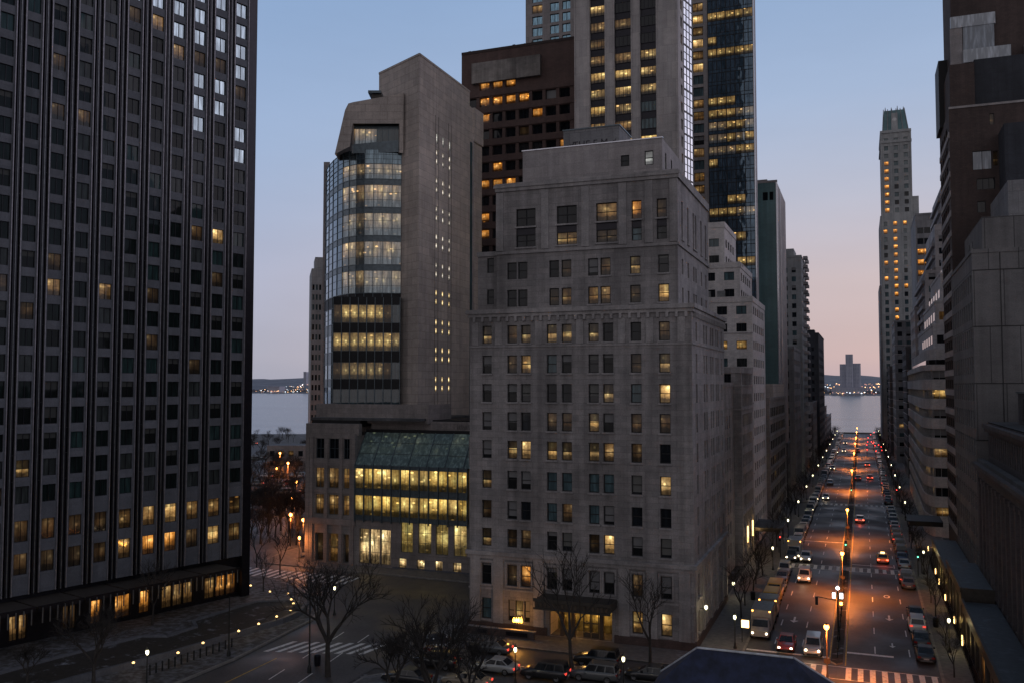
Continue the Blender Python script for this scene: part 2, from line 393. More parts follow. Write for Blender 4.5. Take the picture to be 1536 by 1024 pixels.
class Bld:
    """a building: Empty + wall part(s) + windows as parts (largest 100 one by one)"""
    def __init__(s, name, x, y, label, cat='building', frame='dark_frame', sillmat=None, cap=100, fr=True, t=.07):
        s.root = empty(name, (x, y, 0), label, cat); s.w = []; s.frame = frame; s.sillmat = sillmat; s.cap = cap; s.fr = fr; s.t = t; s.wall = MB(); s.pname = 'wall'
    def win(s, F, a, z, w, h, kind, depth=.25, nx=1, ny=2, name='window'):
        s.w.append((F, a, z, w, h, kind, depth, nx, ny, name))
    def part(s, name, mb): return mb.build(name, s.root)
    def done(s):
        if s.wall.f: s.wall.build('wall', s.root)
        loc = Vector(s.root.location)
        def key(t):
            p = Vector(t[0].p(t[1], t[2])); return -(t[3]*t[4])/max(1, (p-Vector((0, 0, CAMH))).length_squared)
        ws = sorted(s.w, key=key); one, rest = ws[:s.cap], ws[s.cap:]
        for (F, a, z, w, h, kind, dep, nx, ny, name) in one:
            k = ('p', round(w, 2), round(h, 2), kind)
            if k not in _wc: _wc[k] = win_mesh(w, h, kind, nx, ny).mesh('window_pane')
            o = bpy.data.objects.new(name, _wc[k]); COL.objects.link(o); o.parent = s.root
            o.location = Vector(F.p(a, z, -dep))-loc; o.rotation_euler = (0, 0, F.ang)
            if s.fr:
                k = ('f', round(w, 2), round(h, 2), nx, ny, s.t, s.frame)
                if k not in _wc: _wc[k] = frame_mesh(w, h, nx, ny, s.t, s.frame).mesh('window_frame')
                f = bpy.data.objects.new('frame', _wc[k]); COL.objects.link(f); f.parent = o
            if s.sillmat:
                k = ('s', round(w, 2), s.sillmat, dep)
                if k not in _wc:
                    m = MB(); m.fbox(Fc(0, 0, 0), -w/2-.12, w/2+.12, dep-.02, dep+.16, -.19, -.005, s.sillmat); _wc[k] = m.mesh('window_sill')
                f = bpy.data.objects.new('sill', _wc[k]); COL.objects.link(f); f.parent = o
        if rest:
            mb = MB()
            for (F, a, z, w, h, kind, dep, nx, ny, name) in rest:
                mb.face([F.p(a-w/2, z, -dep), F.p(a+w/2, z, -dep), F.p(a+w/2, z+h, -dep), F.p(a-w/2, z+h, -dep)], kind, uv=[(0, 0), (1, 0), (1, 1), (0, 1)])
                if s.fr:
                    t = s.t; e = -dep+.07
                    for i in range(nx+1):
                        x = a-w/2+t/2+(w-t)*i/nx; mb.fbox(F, x-t/2, x+t/2, -dep+.005, e, z, z+h, s.frame)
                    for j in range(ny+1):
                        q = z+t/2+(h-t)*j/ny; mb.fbox(F, a-w/2+t, a+w/2-t, -dep+.005, e-.01, q-t/2, q+t/2, s.frame)
            o = mb.build('window', s.root); o['kind'] = 'stuff'; o['label'] = 'remaining small windows of the same facades'
        return s.root
    def grid(s, F, a0, a1, z0, z1, cols, rows, kinds, depth=.3, mat='limestone', nx=1, ny=2, rev=None):
        """cols: (a0,a1) list, rows: (z0,z1) list bottom up, kinds: f(i,j)->material or None for no opening"""
        rects = []
        for i, (c0, c1) in enumerate(cols):
            for j, (r0, r1) in enumerate(rows):
                k = kinds(i, j)
                if k is None: continue
                rects.append((c0, c1, r0, r1)); s.win(F, (c0+c1)/2, r0, c1-c0, r1-r0, k, depth-.03, nx, ny)
        facade(s.wall, F, a0, a1, z0, z1, rects, depth, mat, rev)
def pick(r, table):
    x = r.random()*sum(w for _, w in table)
    for k, w in table:
        x -= w
        if x <= 0: return k
    return table[-1][0]
def cols_even(a0, a1, n, w, m=0):
    st = (a1-a0-2*m)/n; return [(a0+m+st*(i+.5)-w/2, a0+m+st*(i+.5)+w/2) for i in range(n)]
def rows_even(z0, n, pitch, h): return [(z0+pitch*i, z0+pitch*i+h) for i in range(n)]
# ================================================================== BUILDINGS
K = {'w': 'g_warm', 'l': 'g_low', 'm': 'g_dim', 'M': 'g_mid', 'd': 'g_dark', 'b': 'g_blind', 'c': 'g_cool', 'o': 'g_amber', 'W': 'g_white', 'r': 'g_room', 'u': 'g_curtain', 'k': 'g_black', 's': 'g_sky'}

# ---------------------------------------------------------------- limestone apartment house (centre)
def central():
    b = Bld('apartment_house', -30.2, 98, 'broad limestone apartment house with stepped top and dark marquee over a lit entrance', 'apartment building', sillmat='limestone_trim', t=.095)
    mb = b.wall; X0, X1, Y0, Y1 = -43.6, -17.2, 98, 122.5
    F = FX(Y0); S = SX(X1); zc = 37.3
    cx = [-41.4, -38.2, -36.5, -33.3, -31.5, -28.3, -26.6, -23.4, -20.2]
    rows = [(33.45, 'lmllllddm'), (29.95, 'umwcububml'[0:2]+'wcubuml'), (26.6, 'uubddblcw'), (23.3, 'uudmmlumm'), (20.0, 'ulwlllMmd'), (16.5, 'luucccc'+'bw'), (13.0, 'mudcmcudd'), (9.75, 'lmmubmwub')]
    rects = []
    ww, wh = 1.22, 2.1
    for z, codes in rows:
        for i, c in enumerate(codes[:9]):
            rects.append((cx[i]-ww/2, cx[i]+ww/2, z, z+wh)); b.win(F, cx[i], z, ww, wh, K[c], .36)
    # piano nobile
    for i, c in enumerate('umouuuumu'):
        rects.append((cx[i]-.6, cx[i]+.6, 5.35, 7.75)); b.win(F, cx[i], 5.35, 1.2, 2.4, K[c], .26)
    # ground floor
    for x, w, c in ((-41.4, 1.2, 'c'), (-38.3, .75, 'u'), (-37.3, 1.0, 'w'), (-36.35, .7, 'u'), (-23.4, 1.2, 'w'), (-20.2, 1.2, 'w')):
        rects.append((x-w/2, x+w/2, 1.35, 3.75)); b.win(F, x, 1.35, w, 2.4, K[c], .26)
    rects.append((-33.6, -26.3, 0.14, 3.9))
    facade(mb, F, X0, X1, 0, zc, rects, .42, 'limestone')
    # avenue side
    ys = [101, 106.2, 107.9, 111.2, 112.7, 115.4, 116.9, 120.2]; rs = []
    r2 = random.Random(5)
    for z in [q for q, _ in rows]:
        for y in ys:
            k = pick(r2, (('g_dark', 4), ('g_curtain', 5), ('g_dim', 2), ('g_room', 3))); rs.append((y-.5, y+.5, z, z+wh)); b.win(S, y, z, 1.0, wh, k, .24)
    for y in ys:
        rs.append((y-.55, y+.55, 5.35, 7.75)); b.win(S, y, 5.35, 1.1, 2.4, 'g_curtain', .26)
        rs.append((y-.55, y+.55, 1.35, 3.75)); b.win(S, y, 1.35, 1.1, 2.4, 'g_warm' if y in (101,) else 'g_mid' if y < 108 else 'g_dark', .26)
    facade(mb, S, Y0, Y1, 0, zc, rs, .3, 'limestone_brightened')
    mb.face([(X0, Y1, 0), (X0, Y0, 0), (X0, Y0, zc), (X0, Y1, zc)], 'limestone'); mb.face([(X1, Y1, 0), (X0, Y1, 0), (X0, Y1, zc), (X1, Y1, zc)], 'limestone')
    mb.face([(X0, Y0, zc), (X1, Y0, zc), (X1, Y1, zc), (X0, Y1, zc)], 'roof_grey')
    # cornices, belts, brackets
    co = MB(); belts = []
    def belt(z0, z1, p, x0=X0, x1=X1, y1=Y1, y0=Y0):
        q = co if z0 > 36 else MB(); q.box(x0-p, x1+p, y0-p, y0+.02, z0, z1, 'limestone_trim'); q.box(x1-.02, x1+p, y0+.021, y1, z0, z1, 'limestone_trim')
        if z0 < 36: b.part('belt_course', q)
    belt(36.95, 37.45, .42); belt(36.55, 36.95, .22); belt(33.0, 33.2, .1); belt(8.75, 9.2, .38); belt(8.35, 8.75, .18); belt(4.75, 4.95, .08)
    x = X0+.5
    while x < X1-.3:
        co.box(x, x+.3, Y0-.32, Y0+.01, 36.0, 36.55, 'limestone_trim'); x += 1.05
    y = Y0+1
    while y < Y1-.3:
        co.box(X1-.01, X1+.32, y, y+.3, 36.0, 36.55, 'limestone_trim'); y += 1.05
    for x in (-42.9, -39.9, -34.9, -29.9, -25.0, -21.8, -18.3):
        q = MB(); q.box(x-.42, x+.42, Y0-.12, Y0+.01, 33.25, 36.0, 'limestone_trim'); b.part('pilaster', q)
    for x in (-42.8, -39.9, -34.9, -30, -24.9, -21.8, -18.2):
        if -34 < x < -26: continue
        q = MB(); q.box(x-.62, x+.62, Y0-.16, Y0+.01, .9, 8.34, 'limestone_trim'); b.part('pilaster', q)
    for i in range(9):   # surrounds of the tall first-floor windows
        q = MB()
        for s in (-1, 1): q.box(cx[i]+s*.74-.1, cx[i]+s*.74+.1, Y0-.09, Y0+.01, 5.2, 7.9, 'limestone_trim')
        q.box(cx[i]-.84, cx[i]+.84, Y0-.13, Y0+.01, 7.9, 8.1, 'limestone_trim'); b.part('window_surround', q)
    for y in (98.9, 104, 109.6, 114, 118.6, 121.9): q = MB(); q.box(X1-.01, X1+.16, y-.5, y+.5, .9, 8.34, 'limestone_trim'); b.part('pilaster', q)
    b.part('cornice', co)
    pl = MB(); pl.box(X0-.2, -33.9, Y0-.22, Y0+.015, 0, 1.0, 'red_brick'); b.part('plinth', pl); pl = MB(); pl.box(-26.0, X1+.2, Y0-.22, Y0+.015, 0, 1.0, 'red_brick'); pl.box(X1-.015, X1+.2, Y0+.02, Y1, 0, 1.0, 'red_brick'); b.part('plinth', pl)
    # left wing, one level higher, set back
    up = MB()
    r = [(-41.9, -41.0, 42.0, 43.8), (-41.9, -41.0, 38.2, 40.0)]
    F2 = FX(99.2)
    for q in r: b.win(F2, -41.45, q[2], .9, 1.8, 'g_dark', .2)
    facade(up, F2, -43.1, -40.3, zc, 44.4, r, .22, 'limestone'); up.face([(-43.1, 99.2, 44.4), (-40.3, 99.2, 44.4), (-40.3, 118, 44.4), (-43.1, 118, 44.4)], 'roof_grey'); up.face([(-43.1, 118, zc), (-43.1, 99.2, zc), (-43.1, 99.2, 44.4), (-43.1, 118, 44.4)], 'limestone')
    up.box(-43.2, -40.31, 99.0, 99.19, 44.0, 44.55, 'limestone_trim')
    # upper block
    UX0, UX1, UY0, UY1, uz = -40.3, -18.7, 98.35, 119.5, 52.2
    F3 = FX(UY0); S3 = SX(UX1); rr = []
    cA = [-38.35, -37.0, -33.1, -31.6, -28.4, -26.95, -23.5, -20.3]
    for z, codes in ((41.0, 'dddmumlb'), (37.75, 'ddmMMMmw')):
        for x, c in zip(cA, codes):
            z_ = z; rr.append((x-.6, x+.6, z_, z_+2.0)); b.win(F3, x, z_, 1.2, 2.0, K[c], .24)
    for x, w, nx, lo, hi in ((-36.6, 2.45, 2, 'd', 'd'), (-31.55, 2.45, 2, 'W', 'd'), (-26.8, 2.45, 2, 'm', 'M'), (-23.3, 1.15, 1, 'c', 'o'), (-20.45, 1.15, 1, 'r', 'm')):
        rr.append((x-w/2, x+w/2, 44.75, 49.3))
        b.win(F3, x, 44.75, w, 1.5, K['w' if lo == 'W' else lo], .3, nx, 2); b.win(F3, x, 47.2, w, 2.1, K[hi], .3, nx, 2)
        up.box(x-w/2+.01, x+w/2-.01, UY0+.2, UY0+.3, 46.25, 47.2, 'black_metal')
    facade(up, F3, UX0, UX1, zc, uz, rr, .32, 'limestone')
    rs = []
    for y in (101.2, 104.8, 108.5, 110, 114, 117.5):
        for z, h in ((37.75, 1.75), (41.0, 1.75), (45.0, 4.3)):
            rs.append((y-.5, y+.5, z, z+h)); b.win(S3, y, z, 1.0, h, 'g_sky' if h > 3 and y < 106 else 'g_dark', .25, 1, 3 if h > 3 else 2)
    facade(up, S3, UY0, UY1, zc, uz, rs, .28, 'limestone_brightened')
    up.face([(UX0, UY0, uz), (UX1, UY0, uz), (UX1, UY1, uz), (UX0, UY1, uz)], 'roof_grey')
    up.face([(UX0, UY1, zc), (UX0, UY0, zc), (UX0, UY0, uz), (UX0, UY1, uz)], 'limestone'); up.face([(UX1, UY1, zc), (UX0, UY1, zc), (UX0, UY1, uz), (UX1, UY1, uz)], 'limestone')
    for x in (-39.9, -34.2, -29.3, -24.9, -21.9, -19.1): up.box(x-.45, x+.45, UY0-.14, UY0+.01, 44.4, 51.4, 'limestone_trim')
    up.box(UX0-.15, UX1+.2, UY0-.2, UY0+.012, 51.5, 52.45, 'limestone_trim'); up.box(UX0-.3, UX1+.35, UY0-.34, UY0-.2, 51.9, 52.3, 'limestone_trim')
    up.box(UX1-.012, UX1+.2, UY0+.02, UY1, 51.5, 52.45, 'limestone_trim'); up.box(UX0-.1, UX1+.12, UY0-.18, UY0+.011, 44.0, 44.3, 'limestone_trim'); up.box(UX1-.011, UX1+.18, UY0+.02, UY1, 44.0, 44.3, 'limestone_trim')
    b.part('upper_storeys', up)
    # roof block
    ph = MB(); F4 = FX(100); q = [(-25.5, -24.5, 53.7, 55.0), (-22.7, -21.7, 53.6, 55.25)]
    b.win(F4, -25, 53.7, 1.0, 1.3, 'g_dark', .15); b.win(F4, -22.2, 53.6, 1.0, 1.65, 'g_white', .15)
    facade(ph, F4, -37.6, -20.7, uz, 56.6, q, .2, 'pale_panel'); S4 = SX(-20.7)
    b.win(S4, 102.1, 53.4, .9, 1.9, 'g_white', .15); b.win(S4, 105.5, 53.4, .9, 1.9, 'g_cool', .15)
    facade(ph, S4, 100, 113, uz, 56.6, [(101.65, 102.55, 53.4, 55.3), (105.05, 105.95, 53.4, 55.3)], .2, 'pale_panel')
    ph.face([(-37.6, 100, 56.6), (-20.7, 100, 56.6), (-20.7, 113, 56.6), (-37.6, 113, 56.6)], 'roof_grey'); ph.face([(-37.6, 113, uz), (-37.6, 100, uz), (-37.6, 100, 56.6), (-37.6, 113, 56.6)], 'pale_panel')
    ph.face([(-20.7, 113, uz), (-37.6, 113, uz), (-37.6, 113, 56.6), (-20.7, 113, 56.6)], 'pale_panel')
    ph.box(-37.7, -20.6, 99.9, 100.3, 56.6, 56.72, 'bright_edge')
    b.part('penthouse', ph)
    # marquee over the entrance
    cnp = MB(); cnp.box(-34.2, -25.7, 94.6, 97.85, 3.95, 4.9, 'bronze'); cnp.box(-34.35, -25.55, 94.45, 94.6, 4.7, 5.05, 'bronze'); cnp.box(-34.35, -25.55, 94.45, 94.6, 3.85, 4.05, 'bronze')
    for i in range(17): cnp.box(-34.1+i*.5, -33.82+i*.5, 94.52, 94.6, 4.12, 4.62, 'brown_post')
    for x in (-34.0, -25.9): cnp.tube((x, 94.8, 4.9), (x, 97.9, 7.0), .04, .04, 6, 'black_metal')
    b.part('marquee', cnp)
    en = MB(); en.box(-33.6, -26.3, 98.3, 101.0, .14, .2, 'pavement')
    en.face([(-33.6, 101, .2), (-26.3, 101, .2), (-26.3, 101, 3.9), (-33.6, 101, 3.9)], 'g_lobby', uv=[(0, 0), (1, 0), (1, 1), (0, 1)])
    for x0, x1 in ((-33.6, -33.59), (-26.31, -26.3)): en.box(x0, x1, 98.3, 101, .14, 3.9, 'tan_stone')
    en.face([(-33.6, 98.3, 3.9), (-26.3, 98.3, 3.9), (-26.3, 101, 3.9), (-33.6, 101, 3.9)], 'tan_stone')
    for x in (-32.2, -30.9, -27.6): en.box(x-.22, x+.22, 98.25, 98.6, .14, 3.9, 'brown_post')
    b.part('entrance_lobby', en)
    for x in (-29.35, -28.4):
        dr = MB(); dr.box(x-.44, x-.34, 98.55, 98.65, .2, 3.2, 'bronze'); dr.box(x+.34, x+.44, 98.55, 98.65, .2, 3.2, 'bronze'); dr.box(x-.34, x+.34, 98.55, 98.65, 3.05, 3.2, 'bronze'); dr.box(x-.34, x+.34, 98.55, 98.65, .2, .75, 'bronze'); dr.box(x-.34, x+.34, 98.55, 98.65, 1.75, 1.87, 'bronze')
        b.part('door', dr)
    return b.done()
central()
# plant room box with dark lettering on the roof
e = empty('roof_plant_room', (-31, 106, 56.6), 'small grey rooftop box with dark lettering, standing on the roof of the limestone house', 'rooftop box')
m = MB(); m.box(-34.4, -27.2, 106, 112, 56.6, 60.35, 'grey_tower'); m.box(-34.5, -27.1, 105.9, 112.1, 60.35, 60.5, 'steel_blue'); m.build('wall', e)
def text_obj(s, loc, rz, size, mat, parent, name='lettering', ext=.01, rx=R(90)):
    c = bpy.data.curves.new('t', 'FONT'); c.body = s; c.size = size; c.align_x = 'CENTER'; c.extrude = ext
    o = bpy.data.objects.new('t', c); me = bpy.data.meshes.new_from_object(o); bpy.data.objects.remove(o)
    me.materials.clear(); me.materials.append(MATS[mat]); q = bpy.data.objects.new(name, me); COL.objects.link(q)
    q.location = Vector(loc)-(Vector(parent.location) if parent else Vector()); q.rotation_euler = (rx, 0, rz)
    if parent: q.parent = parent
    return q
text_obj('THE E M', (-30.9, 105.97, 58.0), 0, 1.25, 'black_metal', e)
m = MB()
for x0, w in ((-33.6, .75), (-28.0, .45)):
    m.face([(x0, 105.97, 58.6), (x0+w*.4, 105.97, 58.1), (x0+w, 105.97, 58.9), (x0+w*.6, 105.97, 58.65), (x0+w*.4, 105.97, 58.5)], 'black_metal')
m.build('wing_mark', e)

# ---------------------------------------------------------------- dark slab tower (left edge)
glass_mat('g_tower_shade', (.010, .012, .012), spec=.14, mode='blind', tint=(.05, .052, .05)); glass_mat('g_tower_teal', (.018, .034, .034), spec=.2); glass_mat('g_tower_room', (.03, .035, .035), spec=.16, rough=.1); glass_mat('g_tower_dim', (.02, .018, .015), spec=.15, emit=(1, .5, .2), es=.035)
def pyx(P_):
    x, y, z = P_; dx = x*math.cos(TH)+y*math.sin(TH); dy = -x*math.sin(TH)+y*math.cos(TH); dz = z-CAMH
    d = dy*math.cos(PIT)+dz*math.sin(PIT); u = -dy*math.sin(PIT)+dz*math.cos(PIT)
    return 768+FPX*dx/d, 512-FPX*u/d
def left_tower():
    ang = math.atan2(.964, .267); C = (-78.2, 101.9); Lf = 62
    u = (math.cos(ang), math.sin(ang)); F = Fc(C[0]-u[0]*Lf, C[1]-u[1]*Lf, ang)
    b = Bld('office_tower', C[0], C[1], 'tall dark slab tower with black piers and grey window columns filling the left edge', 'tower', fr=True, frame='black_metal', t=.05)
    mb = b.wall; H = 128
    a_of = lambda px: F.hit(px, 560)[0]
    ctr = [355, 324, 292, 260, 227.5, 192, 155.5, 118, 78, 38, -3, -46, -91, -138]
    hw = [10, 10, 10.2, 10.3, 10.6, 11, 11.2, 11.6, 12, 12.4, 13, 13.4, 14, 14.5]
    # row levels from the last bay
    zt = lambda y: F.hit(355, y)[1]
    p = (zt(380.5)-zt(668.6))/9.0; z_top0 = zt(380.5)
    tops = [z_top0+p*k for k in range(30, -1, -1)]+[z_top0-p*k for k in range(1, 12)]
    tops = [t for t in tops if zt(712) < t < H-1]
    low = [zt(743), zt(783)]
    facade(mb, F, -60, Lf, 5.6, H, [], 0, 'black_metal', d=-.42)
    fins = MB(); r2 = random.Random(3)
    lit = {}
    def setlit(px, py, k):
        for i, c in enumerate(ctr):
            if abs(px-c) < 12:
                a, z = F.hit(px, py); lit[(i, min(range(len(tops)), key=lambda q: abs(tops[q]-1-z)))] = k
    for px, py, k in ((323, 355, 'g_warm'), (79, 433, 'g_mid'), (156, 437, 'g_mid'), (0, 427, 'g_dim'), (293, 352, 'g_dim'), (48, 702, 'g_low'), (80, 160, 'g_dim'), (88, 75, 'g_dim'), (128, 165, 'g_dim')): setlit(px, py, k)
    for i, (c, w) in enumerate(zip(ctr, hw)):
        a0, a1 = a_of(c-w), a_of(c+w); am = (a0+a1)/2; ww = (a1-a0)*.82; rects = []
        for j, zt_ in enumerate(tops):
            k = lit.get((i, j)) or pick(r2, (('g_tower', 9), ('g_tower_room', 3), ('g_tower_shade', 3), ('g_tower_teal', 2), ('g_tower_dim', .9)))
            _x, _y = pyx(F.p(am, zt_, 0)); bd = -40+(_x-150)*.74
            if (i, j) not in lit and (_y < bd-8 or (_x > 290 and _y < bd+115 and abs(_y-bd) > 22 and (i*7+j*3) % 5 != 0)): k = 'g_reflect'  # sky reflection placed here by giving these panes brighter mirror glass
            elif (i, j) not in lit and abs(_y-bd) <= 22 and _x > 60: k = 'g_mid' if (i+j) % 3 == 0 else 'g_tower_dim'  # diagonal band: amber reflection imitated with glowing panes, not lit rooms
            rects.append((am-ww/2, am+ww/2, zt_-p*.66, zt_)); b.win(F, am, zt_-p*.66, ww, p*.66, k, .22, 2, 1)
        for j, zt_ in enumerate(low):
            k = pick(r2, (('g_mid', 3), ('g_dim', 4), ('g_tower_dim', 2)))
            if i == 3 and j == 0: k = 'g_warm'
            if i in (3, 4, 1) and j == 1: k = 'g_amber' if i != 1 else 'g_warm'
            rects.append((am-ww/2, am+ww/2, zt_-2.3, zt_)); b.win(F, am, zt_-2.3, ww, 2.3, k, .22, 2, 1)
        facade(mb, F, a0, a1, 5.6, H, rects, .25, 'grey_granite')
        for a in (a0, a1): mb.face([F.p(a, 5.6, 0), F.p(a, 5.6, -.42), F.p(a, H, -.42), F.p(a, H, 0)], 'grey_granite')
        nb = a_of(ctr[i]-hw[i]-(ctr[i]-hw[i]-(ctr[i+1]+hw[i+1]))/2) if i < len(ctr)-1 else a0-1
        for a, t in ((a0-.04, .05), (a1+.04, .05)): fins.fbox(F, a-t, a+t, -.05, .14, 5.6, H, 'fin_metal')
        fins.fbox(F, nb-.22, nb+.22, -.41, .02, 5.6, H, 'black_metal'); fins.fbox(F, nb-.04, nb+.04, .02, .1, 5.6, H, 'grey_metal')
    for z in [t+p*.17 for t in tops]: fins.fbox(F, -60, Lf, -.41, -.36, z-.03, z+.03, 'grey_metal')
    fins.fbox(F, Lf-1.15, Lf+.1, -.4, .12, 0, H, 'black_metal')
    b.part('fins', fins)
    # end wall, top, back
    e0 = F.p(Lf, 0, 0); nb_ = (-F.n[0], -F.n[1])
    far = (e0[0]+nb_[0]*22, e0[1]+nb_[1]*22)
    mb.face([(e0[0], e0[1], 0), (*far, 0), (*far, H), (e0[0], e0[1], H)], 'black_metal')
    s0 = F.p(-60, 0, 0); s1 = (s0[0]+nb_[0]*22, s0[1]+nb_[1]*22)
    mb.face([(s0[0], s0[1], H), (e0[0], e0[1], H), (*far, H), (*s1, H)], 'roof_grey'); mb.face([(*far, 0), (*s1, 0), (*s1, H), (*far, H)], 'black_metal'); mb.face([(*s1, 0), (s0[0], s0[1], 0), (s0[0], s0[1], H), (*s1, H)], 'black_metal')
    # ground storey
    lob = MB(); rects = []
    for (p0, p1, kinds, n) in ((312, 360, 'g_amber', 3), (248, 296, 'g_mid', 3), (214, 231, 'g_amber', 1), (178, 202, 'g_amber', 1), (142, 158, 'g_amber', 1), (100, 121, 'g_dim', 2), (20, 48, 'g_mid', 2), (-60, -10, 'g_dim', 3)):
        a0, a1 = F.hit(p0, 885)[0], F.hit(p1, 885)[0]
        for q in range(n):
            x0 = a0+(a1-a0)*q/n+.06; x1 = a0+(a1-a0)*(q+1)/n-.06
            rects.append((x0, x1, .6, 3.3)); k = kinds if not (kinds == 'g_amber' and q == 0 and n == 3) else 'g_mid'
            b.win(F, (x0+x1)/2, .6, x1-x0, 2.7, k, .3+.8, 2 if n > 1 else 2, 1, name='shop_window')
    facade(lob, F, -60, Lf, 0, 5.6, rects, .4, 'black_metal', d=-.8)
    lob.face([F.p(-60, 5.6, -.8), F.p(Lf, 5.6, -.8), F.p(Lf, 5.6, 0), F.p(-60, 5.6, 0)], 'black_metal')
    b.part('ground_storey', lob)
    # canopy with hanging fins, tilted slabs
    ca = MB(); aR = F.hit(330, 855)[0]
    x = aR
    while x > 5:
        ca.fbox(F, x-5.0, x-.15, -.8, 4.4, 4.75, 5.0, 'bronze'); ca.fbox(F, x-5.0, x-.15, 4.4, 4.5, 4.55, 5.15, 'black_metal')
        for k in range(6):
            a = x-.6-k*.8; ca.fbox(F, a-.05, a+.05, 4.5, 4.62, 3.3, 4.9, 'grey_metal')
        x -= 5.15
    b.part('canopy', ca)
    for z_ in ():
        pass
    return b.done(), F
lt, LF = left_tower()

# ---------------------------------------------------------------- stone and curved glass tower on its podium
def curved():
    kk_ = 1.1
    cs = lambda px, d: cam2w((px-768)/FPX*d*kk_, d*kk_)
    zA = lambda py, d: CAMH+(578-py)/FPX*d*kk_
    b = Bld('hospital_tower', *cs(627, 140), 'stone tower with curved glass front and slit windows, rising behind the lit podium', 'tower', frame='steel_blue', t=.05)
    mb = b.wall; C = cs(627, 140)
    dirL = (-math.sin(R(62.3)), math.cos(R(62.3)))
    top = zA(73, 140); pz = zA(655, 138)
    L_ = 13.0; Rr = 21.5
    pL = (C[0]+dirL[0]*L_, C[1]+dirL[1]*L_); pR = (C[0]+.0, C[1]+Rr)
    SR = Fc(C[0], 0, R(90)); SL = Fc(pL[0], pL[1], math.atan2(-dirL[1], -dirL[0]))
    # slit windows
    rects = []
    rowsz = [(184, 'T')]+[(y, 'P') for y in (229, 271, 313, 354, 396, 437, 480, 521, 564, 606)]
    colsA = [SR.hit(px, 400)[0] for px in (654.8, 664.3, 674.2)]
    zc_ = lambda py: SR.hit(664, py)[1]
    for y, t in rowsz:
        z1 = zc_(y+18); 
        for a in colsA:
            if t == 'T':
                zz = zc_(221); rects.append((a-.32, a+.32, zz, zz+1.9)); b.win(SR, a, zz, .64, 1.9, 'g_white', .12, 1, 2)
            else:
                for dy in (6, 19):
                    zz = zc_(y+dy+4); rects.append((a-.32, a+.32, zz, zz+1.15)); b.win(SR, a, zz, .64, 1.15, 'g_slitw' if y < 420 else 'g_slit', .12, 1, 1)
    facade(mb, SR, C[1], C[1]+Rr, pz-6, top, rects, .16, 'tan_stone')
    facade(mb, SL, 0, L_, pz-6, top, [], .1, 'tan_stone')
    far = (pL[0]+2, pL[1]+16)
    mb.face([(*far, pz-6), (*pL, pz-6), (*pL, top), (*far, top)], 'tan_stone'); mb.face([(*pR, pz-6), (*far, pz-6), (*far, top), (*pR, top)], 'tan_stone')
    mb.face([(*C, top), (*pR, top), (*far, top), (*pL, top)], 'roof_grey')
    # recessed strip that carries the slit windows
    jt = MB()
    for a in (colsA[0]-.75, colsA[0]+.62, colsA[2]-.62, colsA[2]+.75): jt.fbox(SR, a-.04, a+.04, -.01, .035, zc_(640), zc_(180), 'bronze')
    jt.fbox(SR, C[1], C[1]+Rr, -.02, .1, top-.25, top+.12, 'tan_stone'); jt.fbox(SL, 0, L_, -.02, .1, top-.25, top+.12, 'tan_stone')
    b.part('joint_strips', jt)
    # lower shaft to the right
    st = MB(); zt_ = SR.hit(704, 148)[1]-1.5; y1 = C[1]+Rr
    st.box(C[0]-9, C[0]-.001, y1+.01, y1+6.2, pz-6, zt_, 'tan_stone'); st.box(C[0]-.5, C[0]+.35, y1+1.6, y1+6.1, zt_-6.6, zt_+.15, 'tan_stone')
    st.box(C[0], C[0]+.05, y1+.2, y1+1.3, pz-6, zt_-7, 'g_cool'); st.box(C[0], C[0]+.2, y1+1.5, y1+1.7, pz-6, zt_-6.6, 'pale_panel')
    b.part('stair_shaft', st)
    # curved curtain wall
    D = 143.6
    px_d = [(600.5, D), (586.5, D-.3), (572.5, D-.5), (558.5, D-.6), (545, D-.55), (532.5, D-.1), (521.5, D+.8), (512, D+2.2), (504, D+4.2), (497.2, D+6.8), (491.4, D+9.8), (486.8, D+13.2), (483.6, D+17)]
    pts = [cs(*q) for q in px_d]
    def seg(i): 
        p, q = pts[i+1], pts[i]; return Fc(p[0], p[1], math.atan2(q[1]-p[1], q[0]-p[0])), math.hypot(q[0]-p[0], q[1]-p[1])
    zf = lambda py: zA(py, D)
    bands = [(228, 244, 'cap'), (244, 267, 0), (276, 310, 1), (319, 353, 2), (362, 397, 3), (406, 440, 4)]
    low_b = [(458, 483, 5), (500, 526, 6), (545, 568, 7), (580, 608, 8)]
    gl = MB(); sp = MB(); sps = {}
    facz = zf(612)
    for i in range(12):
        F, w = seg(i)
        cur = zf(612)
        gl.fbox(F, -.05, .05, 0, .09, zf(612), zf(221), 'steel_blue')
        for (ya, yb, k) in low_b[::-1]+bands[:0:-1]:
            z1, z0 = zf(ya), zf(yb)
            sps.setdefault(k, MB()).fbox(F, 0, w, -.1, -.01, cur, z0, 'steel_blue' if k != 4 else 'dark_frame')
            kd = {0: 'g_office', 1: 'g_office', 2: 'g_office_dim', 3: 'g_office', 4: 'g_office_dim', 5: 'g_office_yellow', 6: 'g_office_yellow', 7: 'g_office_dimy', 8: 'g_teal'}[k] if i < 7 else 'g_sky'
            if k in (5, 6, 7) and i < 6: pass
            b.win(F, w/2, z0, w, z1-z0, kd, .02, 1, 3, name='glazing')
            cur = z1
            gl.fbox(F, 0, w, 0, .07, z0-.06, z0+.06, 'steel_blue')
        # frosted glass cap
        b.win(F, w/2, zf(244)+.02, w, zf(222)-zf(244), 'g_sky', .02, 1, 3, name='glazing')
        sp.fbox(F, 0, w, -.1, -.03, cur, zf(221), 'steel_blue')
    # floor of spandrel bottom sort
    b.part('mullions', gl); b.part('spandrel', sp)
    for q in sps.values(): b.part('spandrel', q)
